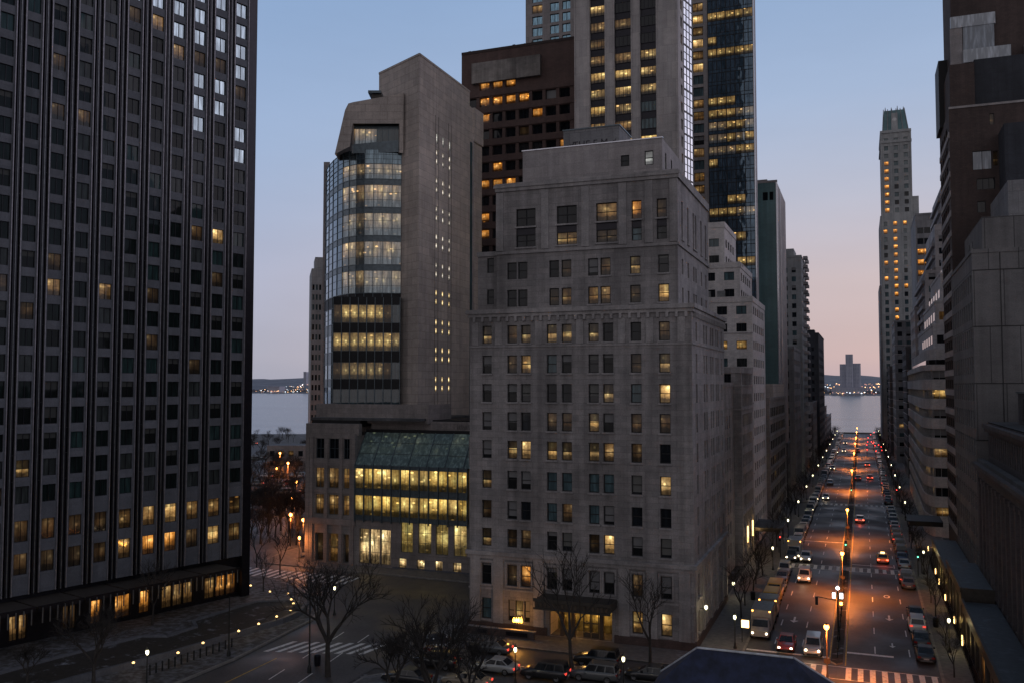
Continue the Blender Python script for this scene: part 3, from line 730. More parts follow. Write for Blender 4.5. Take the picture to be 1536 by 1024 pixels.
    # projecting lower box (three lit floors)
    bx = MB(); Fb, wb = Fc(*cs(499, D-2.2), math.atan2(cs(599.0, D-1.6)[1]-cs(499, D-2.2)[1], cs(599.0, D-1.6)[0]-cs(499, D-2.2)[0])), (599-499)/FPX*(D-2)*kk_
    zb = lambda py: zA(py, D-2)
    cols = [(wb*k/8+.06, wb*(k+1)/8-.06) for k in range(8)]
    rws = [(zb(y1), zb(y0)) for (y0, y1) in ((608, 583), (568, 543), (526, 499), (484, 457))]
    rws = [(min(r), max(r)) for r in rws]
    kk = [['g_teal']*8, ['g_dim']+['g_office_dimy']*5+['g_dim', 'g_teal'], ['g_office_yellow']*7+['g_office_dimy'], ['g_dim']+['g_office_yellow']*5+['g_dim', 'g_teal']]
    rects = []
    for i, c in enumerate(cols):
        for j, r in enumerate(rws):
            rects.append((c[0], c[1], r[0], r[1])); b.win(Fb, (c[0]+c[1])/2, r[0], c[1]-c[0], r[1]-r[0], kk[j][i], .1, 1, 2, name='glazing')
    facade(bx, Fb, 0, wb, zb(615), zb(445), rects, .12, 'dark_frame')
    for i in range(9): bx.fbox(Fb, wb*i/8-.05, wb*i/8+.05, 0, .15, zb(612), zb(446), 'steel_blue')
    for a, s in ((0, -1), (wb, 1)):
        bx.face([Fb.p(a, zb(615), 0), Fb.p(a, zb(615), -2.2), Fb.p(a, zb(445), -2.2), Fb.p(a, zb(445), 0)], 'g_teal')
    bx.face([Fb.p(0, zb(445), 0), Fb.p(wb, zb(445), 0), Fb.p(wb, zb(445), -2.6), Fb.p(0, zb(445), -2.6)], 'steel_blue')
    b.part('projecting_bay', bx)
    # stone crown above the glass with a recessed window
    cr = MB(); Dc = D-.9
    q0, q1 = cs(497, Dc), cs(603, Dc); Fq = Fc(*q0, math.atan2(q1[1]-q0[1], q1[0]-q0[0]))
    A_ = lambda px: (px-497)/FPX*Dc*kk_
    zq = lambda py: zA(py, Dc)
    def poly(pp, d=0, mat='tan_stone'): cr.face([Fq.p(A_(x), zq(y), d) for x, y in pp], mat)
    poly([(526, 181), (522, 216), (499, 228), (514, 160), (519, 150), (526, 148)]); poly([(526, 148), (603, 134), (603, 181), (526, 181)])
    poly([(597, 181), (603, 181), (603, 226), (597, 226)]); poly([(524, 212), (597, 205), (597, 224), (524, 226)], -.4, 'steel_blue')
    # window in the recess
    a0, a1 = A_(526), A_(596); n = 4
    for k in range(n):
        w = (a1-a0)/n; b.win(Fq, a0+w*(k+.5), zq(211), w, zq(186)-zq(211), 'g_office' if k < 2 else 'g_teal', 1.3, 2, 1, name='glazing')
    cr.face([Fq.p(a0, zq(181), 0), Fq.p(a0, zq(181), -1.4), Fq.p(a1, zq(181), -1.4), Fq.p(a1, zq(181), 0)], 'dark_frame')
    cr.face([Fq.p(a0, zq(226), 0), Fq.p(a0, zq(226), -1.4), Fq.p(a0, zq(181), -1.4), Fq.p(a0, zq(181), 0)], 'tan_stone')
    cr.face([Fq.p(a0, zq(228), -1.45), Fq.p(a1+.6, zq(228), -1.45), Fq.p(a1+.6, zq(178), -1.45), Fq.p(a0, zq(178), -1.45)], 'steel_blue'); cr.face([Fq.p(a1, zq(226), 0), Fq.p(a1, zq(226), -1.4), Fq.p(a1, zq(181), -1.4), Fq.p(a1, zq(181), 0)], 'tan_stone')
    # top and sloping left flank going back
    prof = [(603, 134), (526, 148), (519, 150), (514, 160), (499, 228)]; dep = 15
    for i in range(4):
        (xa, ya), (xb, yb) = prof[i], prof[i+1]
        cr.face([Fq.p(A_(xa), zq(ya), 0), Fq.p(A_(xb), zq(yb), 0), Fq.p(A_(xb), zq(yb), -dep), Fq.p(A_(xa), zq(ya), -dep)], 'tan_stone' if i else 'roof_grey')
    cr.fbox(Fq, A_(524), A_(602), -.3, .12, zq(136), zq(134.5)+.1, 'tan_stone') if False else None
    b.part('crown', cr)
    kn = MB(); kn.fbox(Fq, A_(551), A_(566), -9, -2.5, zq(139), zq(128), 'bronze'); kn.fbox(Fq, A_(546), A_(566), -9.5, -2, zq(128), zq(124), 'steel_blue'); b.part('roof_vent', kn)
    # body behind glass so nothing shows through
    bd = MB(); back = [cs(600, 160), cs(486, 170)]
    bd.prism(pts[::-1]+[back[0]], pz-6, zf(612), 'tan_stone', 'roof_grey')
    bd.face([(*p, zf(222)) for p in pts[::-1]+[back[0]]], 'roof_grey')
    b.part('core', bd)
    # plain slab at far left behind the glass
    sl = MB(); a, c = cs(482.5, 158), cs(492, 158); sl.prism([a, c, cs(492, 172), cs(482.5, 172)], 0, zA(240, 158), 'pale_panel', 'roof_grey'); b.part('rear_slab', sl)
    return b.done()
glass_mat('g_slit', emit=(1.0, .62, .24), es=1.6, curt=.3); glass_mat('g_slitw', (.2, .2, .2), emit=(1, .88, .68), es=1.0, curt=.2)
glass_mat('g_office_dim', (.16, .2, .22), emit=(1.0, .56, .22), es=.17, spots=2.2, spec=.9, mode='top', metal=.5)
glass_mat('g_office_dimy', (.03, .04, .04), emit=(1.0, .56, .16), es=.28, spots=1.0)
curved()

# podium
def podium():
    Y = 125.0; b = Bld('podium_building', -72, Y, 'low stone podium with sloping greenhouse glass, brightly lit windows and a lit shop front', 'building', frame='steel_blue', t=.06)
    F = FX(Y); mb = b.wall
    X = lambda px: F.hit(px, 720)[0]
    Zm = lambda py, px=620: F.hit(px, py)[1]
    XL, XR = X(458), -43.9; XG = X(534)
    top = Zm(655)
    rects = []
    def add(x0, x1, z0, z1, k, nx=1, ny=1, dep=.35, name='window'):
        rects.append((x0, x1, z0, z1)); b.win(F, (x0+x1)/2, z0, x1-x0, z1-z0, k, dep-.05, nx, ny, name)
    for (p0, p1) in ((473.5, 486), (493, 508.5), (515, 524)):
        for y0, y1, k in ((657, 687, 'g_dark'), (701, 731, 'g_mid'), (741, 771, 'g_mid')):
            add(X(p0), X(p1), Zm(y1, 495), Zm(y0, 495), k, 2, 2)
        add(X(p0), X(p1), .3, Zm(799, 495), 'g_mid' if p0 == 493 else 'g_dim', 1, 2, .8)
    # lit shop front
    w = (X(587)-X(539))/3
    for k in range(3): add(X(539)+w*k+.08, X(539)+w*(k+1)-.08, .45, Zm(797), 'g_store', 1, 3, .4, 'shop_window')
    for (p0, p1) in ((602, 619.5), (628, 647), (654, 672.5), (681, 700)): add(X(p0), X(p1), Zm(831, 650), Zm(785, 650), 'g_office_yellow2', 2, 3, .3)
    for (p0, p1) in ((599, 610), (626, 637), (653, 664), (680, 692)): add(X(p0), X(p1), Zm(855, 645), Zm(839, 645), 'g_store', 1, 1, .3)
    facade(mb, F, XL, XR, 0, Zm(781), rects, .4, 'podium_stone')
    facade(mb, F, XL, XG, Zm(781), top, rects, .4, 'podium_stone')
    # pilasters
    pil = MB()
    for p0 in (462, 467.5, 489.5, 511.5, 529): pil.fbox(F, X(p0)-.32, X(p0)+.32, -.01, .22, 0, Zm(655, 495), 'podium_stone')
    for y0, z in ((695, .25), (736, .25), (781, .5)): pil.fbox(F, XL, XG, -.01, .3 if y0 == 781 else .12, Zm(y0, 495)-z, Zm(y0, 495)+z, 'podium_stone')
    pil.fbox(F, X(590), XR, -.01, .18, Zm(838), Zm(832), 'podium_stone'); pil.fbox(F, X(590), XR, -.005, .1, 0, .35, 'grey_granite')
    b.part('pilasters', pil)
    # curtain of twelve bays, two lit floors
    zA0, zA1, zB0, zB1 = Zm(776), Zm(745), Zm(735), Zm(704); n = 12; x0, x1 = X(534.7), X(702)+.1; w = (x1-x0)/n
    cu = MB(); d = .5
    for k in range(n):
        for (z0, z1) in ((zA0, zA1), (zB0, zB1)):
            b.win(F, x0+w*(k+.5), z0, w-.12, z1-z0, 'g_gallery', -.4, 2 if k % 2 else 1, 1, 'glazing')
        cu.fbox(F, x0+w*k-.07, x0+w*k+.07, .35, .65, zA0-1.0, Zm(698), 'steel_blue')
    cu.fbox(F, x0+w*n-.07, x0+w*n+.07, .35, .65, zA0-1.0, Zm(698), 'steel_blue')
    for z0, z1 in ((zA0-.75, zA0), (zA1, zB0), (zB1, zB1+.55)): cu.fbox(F, x0, x1, .1, .38, z0, z1, 'steel_blue'); 
    cu.fbox(F, x0-.6, x0, 0, .5, zA0-.75, Zm(652), 'podium_stone'); cu.fbox(F, x1+.08, XR, -.3, .1, zA0-.75, Zm(652), 'podium_stone')
    b.part('curtain_wall', cu)
    # greenhouse roof
    gh = MB(); zlo, zhi = zB1+.55, Zm(655)+.6; n = 10; dd = 3.0
    w = (XR-x0)/n
    for k in range(n):
        a0, a1 = x0+w*k, x0+w*(k+1)
        q = MB(); q.face([(a0+.06, Y-.38, zlo), (a1-.06, Y-.38, zlo), (a1-.06+.0, Y+dd, zhi), (a0+.06, Y+dd, zhi)], 'g_green', uv=[(0, 0), (1, 0), (1, 1), (0, 1)])
        o = b.part('roof_pane', q)
    for k in range(n+1):
        a = x0+w*k
        for dx in (-.06,): gh.hexa([(a-.06, Y-.5, zlo-.1), (a+.06, Y-.5, zlo-.1), (a+.06, Y+dd, zhi-.1), (a-.06, Y+dd, zhi-.1), (a-.06, Y-.5, zlo+.12), (a+.06, Y-.5, zlo+.12), (a+.06, Y+dd, zhi+.12), (a-.06, Y+dd, zhi+.12)], 'steel_blue')
    for t in (.33, .66):
        yy = Y-.4+(dd+.4)*t; zz = zlo+(zhi-zlo)*t; gh.box(x0, XR, yy-.04, yy+.04, zz+.02, zz+.09, 'steel_blue')
    gh.box(x0, XR, Y+dd-.1, Y+dd+.4, zhi-.2, zhi+.35, 'dark_frame'); gh.face([(x0, Y-.4, zlo), (x0, Y+dd, zhi), (x0, Y+dd, zlo)], 'g_teal')
    b.part('greenhouse_frame', gh)
    # body, side, terraces and parapets
    bd = MB(); bd.box(XL, XG, Y+.9, Y+26, 0, top, 'podium_stone'); bd.box(XG, XR, Y+dd+.3, Y+26, 0, zhi, 'podium_stone')
    bd.face([(XL, Y+26, 0), (XL, Y, 0), (XL, Y, top), (XL, Y+26, top)], 'podium_stone'); bd.face([(XL, Y, top), (XG, Y, top), (XG, Y+1, top), (XL, Y+1, top)], 'roof_grey')
    bd.box(XG, XG+.01, Y, Y+4, Zm(781), top, 'podium_stone')
    bd.box(XG, XR, Y+.9, Y+1, 0, zA0, 'g_black'); bd.box(x0, XR, Y+1.5, Y+1.6, zA0-.7, zlo, 'dark_frame')
    b.part('body', bd)
    pr = MB(); x5 = X(627)
    pr.box(XL-.2, x5, Y+.3, Y+12, Zm(640), Zm(655), 'podium_stone', ) if False else None
    z0, z1, z2, z3 = top, Zm(637), Zm(631), Zm(609)
    pr.box(XL-.15, XG+.3, Y+.25, Y+1.2, z0, z1, 'podium_stone'); pr.box(XG+.3, XR-6, Y+4.2, Y+5, z0-1, z1+.4, 'podium_stone'); pr.box(XL+.3, XG, Y+1.2, Y+22, z1-.5, z2, 'dark_frame'); pr.box(XG, XR-8, Y+5.0, Y+22, z1-.5, z2, 'dark_frame')
    pr.box(XL-.3, x5, Y+3.4, Y+3.9, z2-.6, z3+.2, 'podium_stone'); pr.box(XL-.3, XL+.2, Y+3.9, Y+18, z2-.6, z3+.2, 'podium_stone'); pr.box(x5-.4, x5, Y+3.9, Y+12, z2-.6, z3+.2, 'podium_stone')
    pr.box(XL+.2, x5-.4, Y+1.1, Y+22, z2-.1, z2+.3, 'roof_grey')
    b.part('parapet', pr)
    sd = MB(); S = SXL(XL, Y+26)
    return b.done()
glass_mat('g_office_yellow2', (.02, .025, .02), emit=(1.0, .64, .16), es=.62, spots=1.6, mode='full', curt=.6)
podium()
m = MB()   # dry shrubs on the terrace edge are stuff
r3 = random.Random(12)
for i in range(500):
    x = r3.uniform(-62, -47); y = 129+r3.random()*2; z = 21.6+r3.random()*.1; m.tube((x, y, z), (x+r3.uniform(-.5, .5), y+r3.uniform(-.3, .3), z+r3.uniform(.4, 1.6)), .02, .008, 3, 'twig')
tag(m.build('shrubs'), 'dry bare shrubs along the podium roof terrace above the greenhouse glass', 'shrubs', kind='stuff')

# ---------------------------------------------------------------- generic box building
def box_body(b, X0, X1, Y0, Y1, z0, z1, mat, front=True, side='R', roof='roof_grey', mb=None):
    mb = mb or b.wall
    mb.face([(X1, Y1, z0), (X0, Y1, z0), (X0, Y1, z1), (X1, Y1, z1)], mat); mb.face([(X0, Y0, z1), (X1, Y0, z1), (X1, Y1, z1), (X0, Y1, z1)], roof)
    if side == 'R': mb.face([(X0, Y1, z0), (X0, Y0, z0), (X0, Y0, z1), (X0, Y1, z1)], mat)
    else: mb.face([(X1, Y0, z0), (X1, Y1, z0), (X1, Y1, z1), (X1, Y0, z1)], mat)

# brown brick tower behind, left of centre
def brown():
    b = Bld('brick_tower', -66, 175, 'dark brown brick tower with pale concrete panel and scattered amber windows, behind the stone tower', 'tower', frame='dark_frame', t=.1)
    X0, X1, Y0, Y1, H = -80, -53.8, 175, 200, 100.2; F = FX(Y0); r = random.Random(21)
    lit = {}
    cols = [(-80+1.2+3.02*i, -80+1.2+3.02*i+2.3) for i in range(8)]
    ptn = ['.ooo....', '.oooo.u.', 'oo...o..', '....m...', 'o......o', '..o..o..', '.ooo..o.', '...o.o..', '.o..o...', 'oo......', '......o.', '.o.o....', 'o.......', 'oo.o....', '.....o..', 'o.......']
    rows = []; z = 91.9; 
    for i in range(24): rows.append((z-3.58*i, z-3.58*i+2.0))
    rows = [q for q in rows if q[0] > 4][::-1]; n = len(rows)
    def kinds(i, j):
        q = n-1-j
        if q == 0: return 'g_orange' if i in (1, 2, 3) else None
        ch = ptn[q][i] if q < len(ptn) else ('o' if r.random() < .25 else '.')
        return {'o': 'g_orange', 'm': 'g_dim', 'u': 'g_curtain', '.': 'g_black'}[ch]
    b.grid(F, X0, X1, 0, H, cols, rows, kinds, .6, 'brown_brick', 1, 1)
    S = SX(X1); sc = [(Y0+2+5.5*i, Y0+4.6+5.5*i) for i in range(4)]
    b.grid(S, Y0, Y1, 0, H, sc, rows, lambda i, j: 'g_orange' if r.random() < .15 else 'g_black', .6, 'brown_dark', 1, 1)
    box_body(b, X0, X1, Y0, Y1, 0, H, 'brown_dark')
    m = MB(); m.box(-77.2, -61.6, 174.0, 174.99, 93.3, 97.7, 'weathered_concrete'); b.part('concrete_panel', m)
    m = MB()
    for j, (z0, z1) in enumerate(rows[:-1]): m.box(X0-.05, X1+.05, 174.8, 174.99, z1+.15, z1+1.4, 'brown_brick')
    b.part('spandrel_bands', m)
    m = MB(); m.box(X0, X1, Y0-.1, Y0+.4, H, H+.6, 'brown_dark')
    for k in range(30): 
        x = X0+.5+k*.86; m.box(x, x+r.uniform(.3, .7), Y0+.5, Y0+1.3, H, H+r.uniform(.4, 1.0), 'dark_frame')
    b.part('parapet', m); b.done()
glass_mat('g_orange', (.02, .012, .008), emit=(1.0, .34, .04), es=.8, spots=3.0, mode='top', curt=.9)
brown()

# tall tower A
def tall_a():
    b = Bld('office_tower', -41, 165, 'tall pale stone tower with three dark glazed columns and yellow lit floors', 'tower', frame='black_metal', t=.1)
    X0, X1, Y0, Y1, H = -51.2, -31.0, 165, 178, 140; F = FX(Y0); r = random.Random(4)
    zt = lambda y: F.hit(935, y)[1]
    p = 3.31; z0 = zt(222)
    rows = rows_even(z0-p*16, 42, p, 2.05)
    cols = [(-48.1, -45.15), (-43.2, -40.0), (-38.2, -35.15)]
    base = 16
    def kinds(i, j):
        q = j-base
        pat = {0: 'y:y'.replace(':', 'y'), 1: 'mmc', 2: 'yyc', 3: 'yyy', 4: 'yyy', 5: 'mmy', 6: 'mkk', 7: 'mmk', 8: 'ykk', 9: 'kkk', 10: 'ykk', 11: 'mkk', 12: 'ykm'}
        s = pat.get(q)
        ch = s[i] if s else r.choice('kkmyc')
        return {'y': 'g_office_y3', 'm': 'g_mid', 'k': 'g_black', 'c': 'g_cool'}[ch]
    for i, (c0, c1) in enumerate(cols):
        b.wall.face([F.p(c0, 0, -.55), F.p(c1, 0, -.55), F.p(c1, H, -.55), F.p(c0, H, -.55)], 'black_metal')
        for s in (c0, c1): b.wall.face([F.p(s, 0, 0), F.p(s, 0, -.55), F.p(s, H, -.55), F.p(s, H, 0)], 'tower_stone')
        for j, (q0, q1) in enumerate(rows): b.win(F, (c0+c1)/2, q0, c1-c0, q1-q0, kinds(i, j), .48, 4, 1)
    xs = [X0]+[v for c in cols for v in c]+[X1]
    for k in range(0, 8, 2): facade(b.wall, F, xs[k], xs[k+1], 0, H, [], .1, 'tower_stone')
    pr = MB()
    for x in (-51.2, -48.35, -45.0, -43.35, -39.85, -38.35, -35.0, -31.3): pr.box(x, x+.15, Y0-.22, Y0+.0, 0, H, 'tower_stone')
    b.part('ribs', pr)
    S = SX(X1)
    b.grid(S, Y0, Y0+5.2, 0, H, [(Y0+2.8, Y0+4.6)], rows, lambda i, j: r.choice(['g_black', 'g_cool', 'g_mid']), .4, 'tower_stone', 1, 1)
    st = MB(); ng = 6
    for q in range(40):
        for k in range(ng):
            pass
    b.part('corner', (lambda m: (m.box(X1-2, X1+.02, Y0+5.2, Y0+5.6, 0, H, 'tower_stone'), m.box(X1-4, X1-.1, Y0+10.0, Y1, 0, H, 'tower_stone'), m)[2])(MB()))
    for q in range(19):
        z = zt(300)+q*4.4
        b.win(Fc(X1, Y0+5.6, R(77)), 2.2, z, 4.4, 4.3, 'g_mirror', -.0, 3, 3, 'glass_strip')
    box_body(b, X0, X1-3, Y0+1, Y1, 0, H, 'tower_stone'); b.done()
glass_mat('g_office_y3', (.02, .02, .02), emit=(1.0, .54, .13), es=.55, spots=2.6, mode='top', curt=.9)
glass_mat('g_mirror', (.45, .5, .55), rough=.03, spec=1.0, wav=.03); MATS['g_mirror'].node_tree.nodes['Principled BSDF'].inputs['Metallic'].default_value = .9
tall_a()

def tower_b():
    b = Bld('glass_tower', -50, 215, 'stone flanked tower with dark blue glass front and lit office rows, behind the pale tower', 'tower', frame='dark_frame', t=.1)
    Y0, Y1, H = 215, 232, 165; X0, X1 = -80, -22.4; F = FX(Y0); r = random.Random(8); p = 2.97
    zt = lambda y: F.hit(1095, y)[1]
    z0 = zt(232)
    rows = rows_even(z0-p*22, 50, p, 2.2)
    cl = [(-78.2, -75.4), (-73.3, -70.9), (-70.0, -67.8)]
    b.grid(F, X0, -62, 0, H, cl, rows, lambda i, j: 'g_bluepane' if r.random() < .93 else 'g_mid', .4, 'tower_stone2', 2, 1)
    cm = [(-36.8, -34.3)]
    b.grid(F, -38.5, -33.2, 0, H, cm, rows, lambda i, j: pick(r, (('g_curtain', 2), ('g_cool', 3), ('g_warm', 2), ('g_mid', 2))), .4, 'tower_stone2', 2, 1)
    facade(b.wall, F, -62, -38.5, 0, H, [], .1, 'tower_stone2')
    # dark glass front
    gx0, gx1 = -33.2, -22.6; n = 5; w = (gx1-gx0)/n
    patt = {22: '..yyy', 21: '.....', 20: 'yyyyy', 19: '.....', 18: '.....', 17: '.....'}
    litrows = {}
    for y, s in ((22, 'yyyyy'), (50, 'y....'), (85, 'yyyyy'), (147, 'yyy..'), (163, 'yyymm'), (180, 'mmyym'), (200, 'mmymy'), (218, 'mmmyy'), (236, 'mymyy'), (243, 'y....'), (295, '..yy.'), (320, 'yyymm'), (395, '..m..'), (355, '..yy.'), (398, '...yy'), (-20, 'yy.yy')):
        zz = zt(y); j = min(range(len(rows)), key=lambda k: abs(rows[k][0]+1.1-zz)); litrows[j] = s
    for j, (q0, q1) in enumerate(rows):
        s = litrows.get(j)
        for i in range(n):
            k = 'g_navy'
            if s and s[i] != '.': k = {'y': 'g_office_y3', 'm': 'g_office'}[s[i]]
            if s: b.win(F, gx0+w*(i+.5), q0, w-.02, 2.2, k, -.02, 2, 1)
            else: b.win(F, gx0+w*(i+.5), q0, w-.02, 2.2, k, -.02, 2, 1)
    m = MB(); m.box(gx0, gx1, Y0, Y0+.3, 0, H, 'dark_frame'); b.part('curtain_backing', m)
    g = MB()
    for i in range(2*n+1): x = gx0+w*i/2; g.box(x-.05, x+.05, Y0-.1, Y0-.03, 0, H, 'dark_frame')
    for (q0, q1) in rows: g.box(gx0, gx1, Y0-.045, Y0-.005, q1+.02, q1+.74, 'g_navy'); g.box(gx0, gx1, Y0-.09, Y0-.05, q1-.04, q1+.04, 'dark_frame')
    b.part('mullions', g)
    e = MB(); e.box(gx1, gx1+.25, Y0-.15, Y0+.3, 0, H, 'bright_edge'); e.box(gx1, gx1+.2, Y0+.3, Y0+4, 0, H, 'pale_panel'); b.part('corner_trim', e)
    box_body(b, X0, X1-5, Y0+.4, Y1, 0, H, 'tower_stone2'); b.done()
glass_mat('g_navy', (.05, .085, .12), rough=.05, spec=.8, wav=.14, metal=.5)
tower_b()

def slab_c():
    b = Bld('slab_block', -22, 240, 'narrow blank teal slab block with bright metal corner, right of the dark glass tower', 'building', frame='dark_frame', cap=40)
    X0, X1, Y0, Y1, H = -30, -19.7, 240, 268, 81.2; F = FX(Y0)
    b.grid(F, X0, X1, 0, H, [(-23.3, -22.0), (-21.6, -20.6)], [(76.6, 78.8)], lambda i, j: 'g_dark', .2, 'teal_panel', 1, 1)
    facade(b.wall, SX(X1), Y0, Y1, 0, H, [], .1, 'pale_panel'); box_body(b, X0, X1, Y0, Y1, 0, H, 'teal_panel')
    m = MB(); m.box(X1-.25, X1+.12, Y0-.1, Y0+.3, 0, H, 'bright_edge'); m.box(X1, X1+.1, Y0+9, Y0+9.5, 0, H, 'bright_edge'); m.box(X0-.2, X1+.1, Y0-.1, Y0+.4, H, H+.6, 'pale_panel'); b.part('corner_trim', m)
    m = MB(); m.box(-26, -22.4, Y0+3, Y0+9, H, H+1.6, 'pale_panel'); b.part('roof_housing', m); b.done()
slab_c()

def simple(name, label, cat, X0, X1, Y0, Y1, H, mat, wcols_f, wrows, kinds, side='L', scols=None, skinds=None, z0=0, depth=.25, frame='dark_frame', cap=100, fr=True, nx=2, ny=1, roof=True, bands=None, parapet=.5, smat=None, srows=None, extra=None, t=.06):
    b = Bld(name, (X0+X1)/2, Y0, label, cat, frame=frame, cap=cap, fr=fr, t=t); F = FX(Y0)
    b.grid(F, X0, X1, z0, H, wcols_f, wrows, kinds, depth, mat, nx, ny)
    if side == 'L':
        b.grid(SX(X1), Y0, Y1, z0, H, scols or [], srows or wrows, skinds or kinds, depth, smat or mat, nx, ny); box_body(b, X0, X1, Y0, Y1, z0, H, mat, side='R')
    else:
        S = SXL(X0, Y1); b.grid(S, 0, Y1-Y0, z0, H, [(Y1-c1, Y1-c0) for c0, c1 in (scols or [])], srows or wrows, skinds or kinds, depth, smat or mat, nx, ny); box_body(b, X0, X1, Y0, Y1, z0, H, mat, side='L')
    pm = MB()
    if parapet:
        pm.box(X0-.12, X1+.12, Y0-.14, Y0+.3, H-.15, H+parapet, smat or mat)
        if side == 'L': pm.box(X1-.3, X1+.12, Y0+.3, Y1, H-.15, H+parapet, smat or mat)
        else: pm.box(X0-.12, X0+.3, Y0+.3, Y1, H-.15, H+parapet, smat or mat)
    if bands:
        bm, bz = bands
        for z in bz:
            pm.box(X0-.06, X1+.06, Y0-.1, Y0-.002, z, z+.25, bm)
            if side == 'L': pm.box(X1+.002, X1+.1, Y0+.001, Y1, z, z+.25, bm)
            else: pm.box(X0-.1, X0-.002, Y0+.001, Y1, z, z+.25, bm)
    if pm.f: b.part('parapet', pm)
    if extra: extra(b)
    return b
rk = lambda seed, tbl: (lambda r: (lambda i, j: pick(r, tbl)))(random.Random(seed))
TB = (('g_dark', 5), ('g_curtain', 3), ('g_room', 3), ('g_dim', 1.2), ('g_mid', .5), ('g_warm', .35))

# limestone house beyond the apartment house
lamps_ = []
def f1x(b):
    m = MB()   # gilded lit entrance fins on the avenue side
    for y in (150, 153.5, 157, 160.5): m.box(-18.0+.002, -17.75, y-.16, y+.16, 0, 6.5, 'limestone_trim')
    b.part('side_piers', m)
    for y in (151.8, 158.8):
        m = MB(); m.box(-17.9, -17.7, y-.12, y+.12, 3.0, 5.6, 'uplight'); b.part('wall_light', m); lamps_.append((b.root, y))
b = simple('town_block', 'limestone block just beyond the apartment house, gold wall lights at its foot', 'building', -27, -18, 147, 163, 30.7, 'limestone', [(-20.9, -19.6), (-24.9, -23.5)], rows_even(2.4, 9, 3.25, 2.0), rk(31, TB), scols=[(148.6+1.9*i, 149.9+1.9*i) for i in range(7)], bands=('limestone_trim', [8.0, 24.6, 28.4]), parapet=.8, smat='limestone_brightened', extra=f1x); b.done()
# gap building between (lower wing behind apartment house)
b = simple('town_block', 'narrow grey stone block squeezed between the two limestone houses', 'building', -44, -19.2, 124.5, 146.5, 28.5, 'limestone_brightened', [(-30, -29)], rows_even(2.4, 7, 3.25, 2.0), rk(32, TB), scols=[(126+2.6*i, 127.3+2.6*i) for i in range(7)], bands=('limestone_trim', [25.0]), smat='limestone_brightened'); b.done()
# stepped white apartment building
def white_stepped():
    b = Bld('apartment_house', -25, 164, 'white stepped apartment block with terraces and a few yellow windows, right of centre', 'apartment building', frame='dark_frame', t=.06)
    r = random.Random(77)
    tiers = [(-36, -18.0, 164, 186, 0, 43.5), (-36, -20.2, 165, 184, 43.5, 49.9), (-36, -23.0, 166, 182, 49.9, 57.5)]
    p = 3.1
    for (X0, X1, Y0, Y1, z0, z1) in tiers:
        rows = [(q, q+1.5) for q in [z0+.9+p*i for i in range(40)] if q+1.8 < z1]
        cols = [(X1-2.8-3.4*i, X1-1.0-3.4*i) for i in range(3)]
        lit = {(0, 11): 'g_warm', (1, 11): 'g_warm', (0, 8): 'g_store', (1, 9): 'g_warm'}
        b.grid(FX(Y0), X0, X1, z0, z1, cols, rows, lambda i, j: lit.get((i, j)) if z0 == 0 and (i, j) in lit else pick(r, (('g_dark', 6), ('g_room', 2), ('g_cool', 2), ('g_warm', .3))), .25, 'white_brick', 2, 1)
        sc = [(Y0+1.5+3.2*i, Y0+3.4+3.2*i) for i in range(int((Y1-Y0-2)/3.2))]
        b.grid(SX(X1), Y0, Y1, z0, z1, sc, rows, lambda i, j: pick(r, (('g_dark', 5), ('g_curtain', 3), ('g_mid', .4))), .25, 'white_brick', 2, 1)
        box_body(b, X0, X1, Y0, Y1, z0, z1, 'white_brick')
        m = MB(); m.box(X0, X1+.1, Y0-.12, Y0+.15, z1-.1, z1+.9, 'white_brick'); m.box(X1-.15, X1+.1, Y0+.15, Y1, z1-.1, z1+.9, 'white_brick')
        for k in range(2, len(rows), 2): m.box(X0, X1+.08, Y0-.08, Y0-.003, rows[k][0]-.35, rows[k][0]-.15, 'pale_panel')
        b.part('parapet', m)
    m = MB()
    for x in (-24.2, -26.8): m.box(x, x+1.4, 164.6, 165.8, 43.5, 45.6, 'grey_metal')
    for k in range(12): x = -22+k*.28; m.tube((x, 165.4, 49.9), (x+r.uniform(-.2, .2), 165.4, 50.9+r.random()*.5), .05, .02, 4, 'twig')
    m.box(-33, -28, 169, 176, 57.5, 60, 'white_brick'); b.part('roof_structures', m); b.done()
white_stepped()
# banded block G
b = simple('office_block', 'low block with horizontal window bands and tan rooftop box, left side of the avenue', 'building', -22.6, -17.4, 187, 228, 25.6, 'podium_stone', [(-22.2, -18.2)], rows_even(2.0, 7, 3.35, 1.9), (lambda q: (lambda i, j: 'g_store' if i == 0 and j in (2, 3) else q(i, j)))(rk(33, (('g_dark', 3), ('g_curtain', 2), ('g_mid', 1.2), ('g_warm', .6)))), scols=[(189+4.0*i, 192.4+4.0*i) for i in range(9)], skinds=rk(37, (('g_dark', 4), ('g_curtain', 2), ('g_mid', .7), ('g_warm', .3))), bands=('limestone_trim', [1.5+3.35*i for i in range(7)]), nx=3)
m = MB(); m.box(-20.5, -17.6, 198, 226, 25.6, 28.9, 'tan_stone'); b.part('roof_housing', m); b.done()
b = simple('office_block', 'flat fronted grey block behind the banded one on the left of the avenue', 'building', -30, -18.2, 270, 300, 39, 'grey_tower', [(-24, -22), (-21, -19.6)], rows_even(3, 10, 3.5, 1.7), rk(34, (('g_dark', 8), ('g_dim', 1))), scols=[(273+5*i, 275.5+5*i) for i in range(5)], parapet=.8, nx=1, fr=False)
b.done()
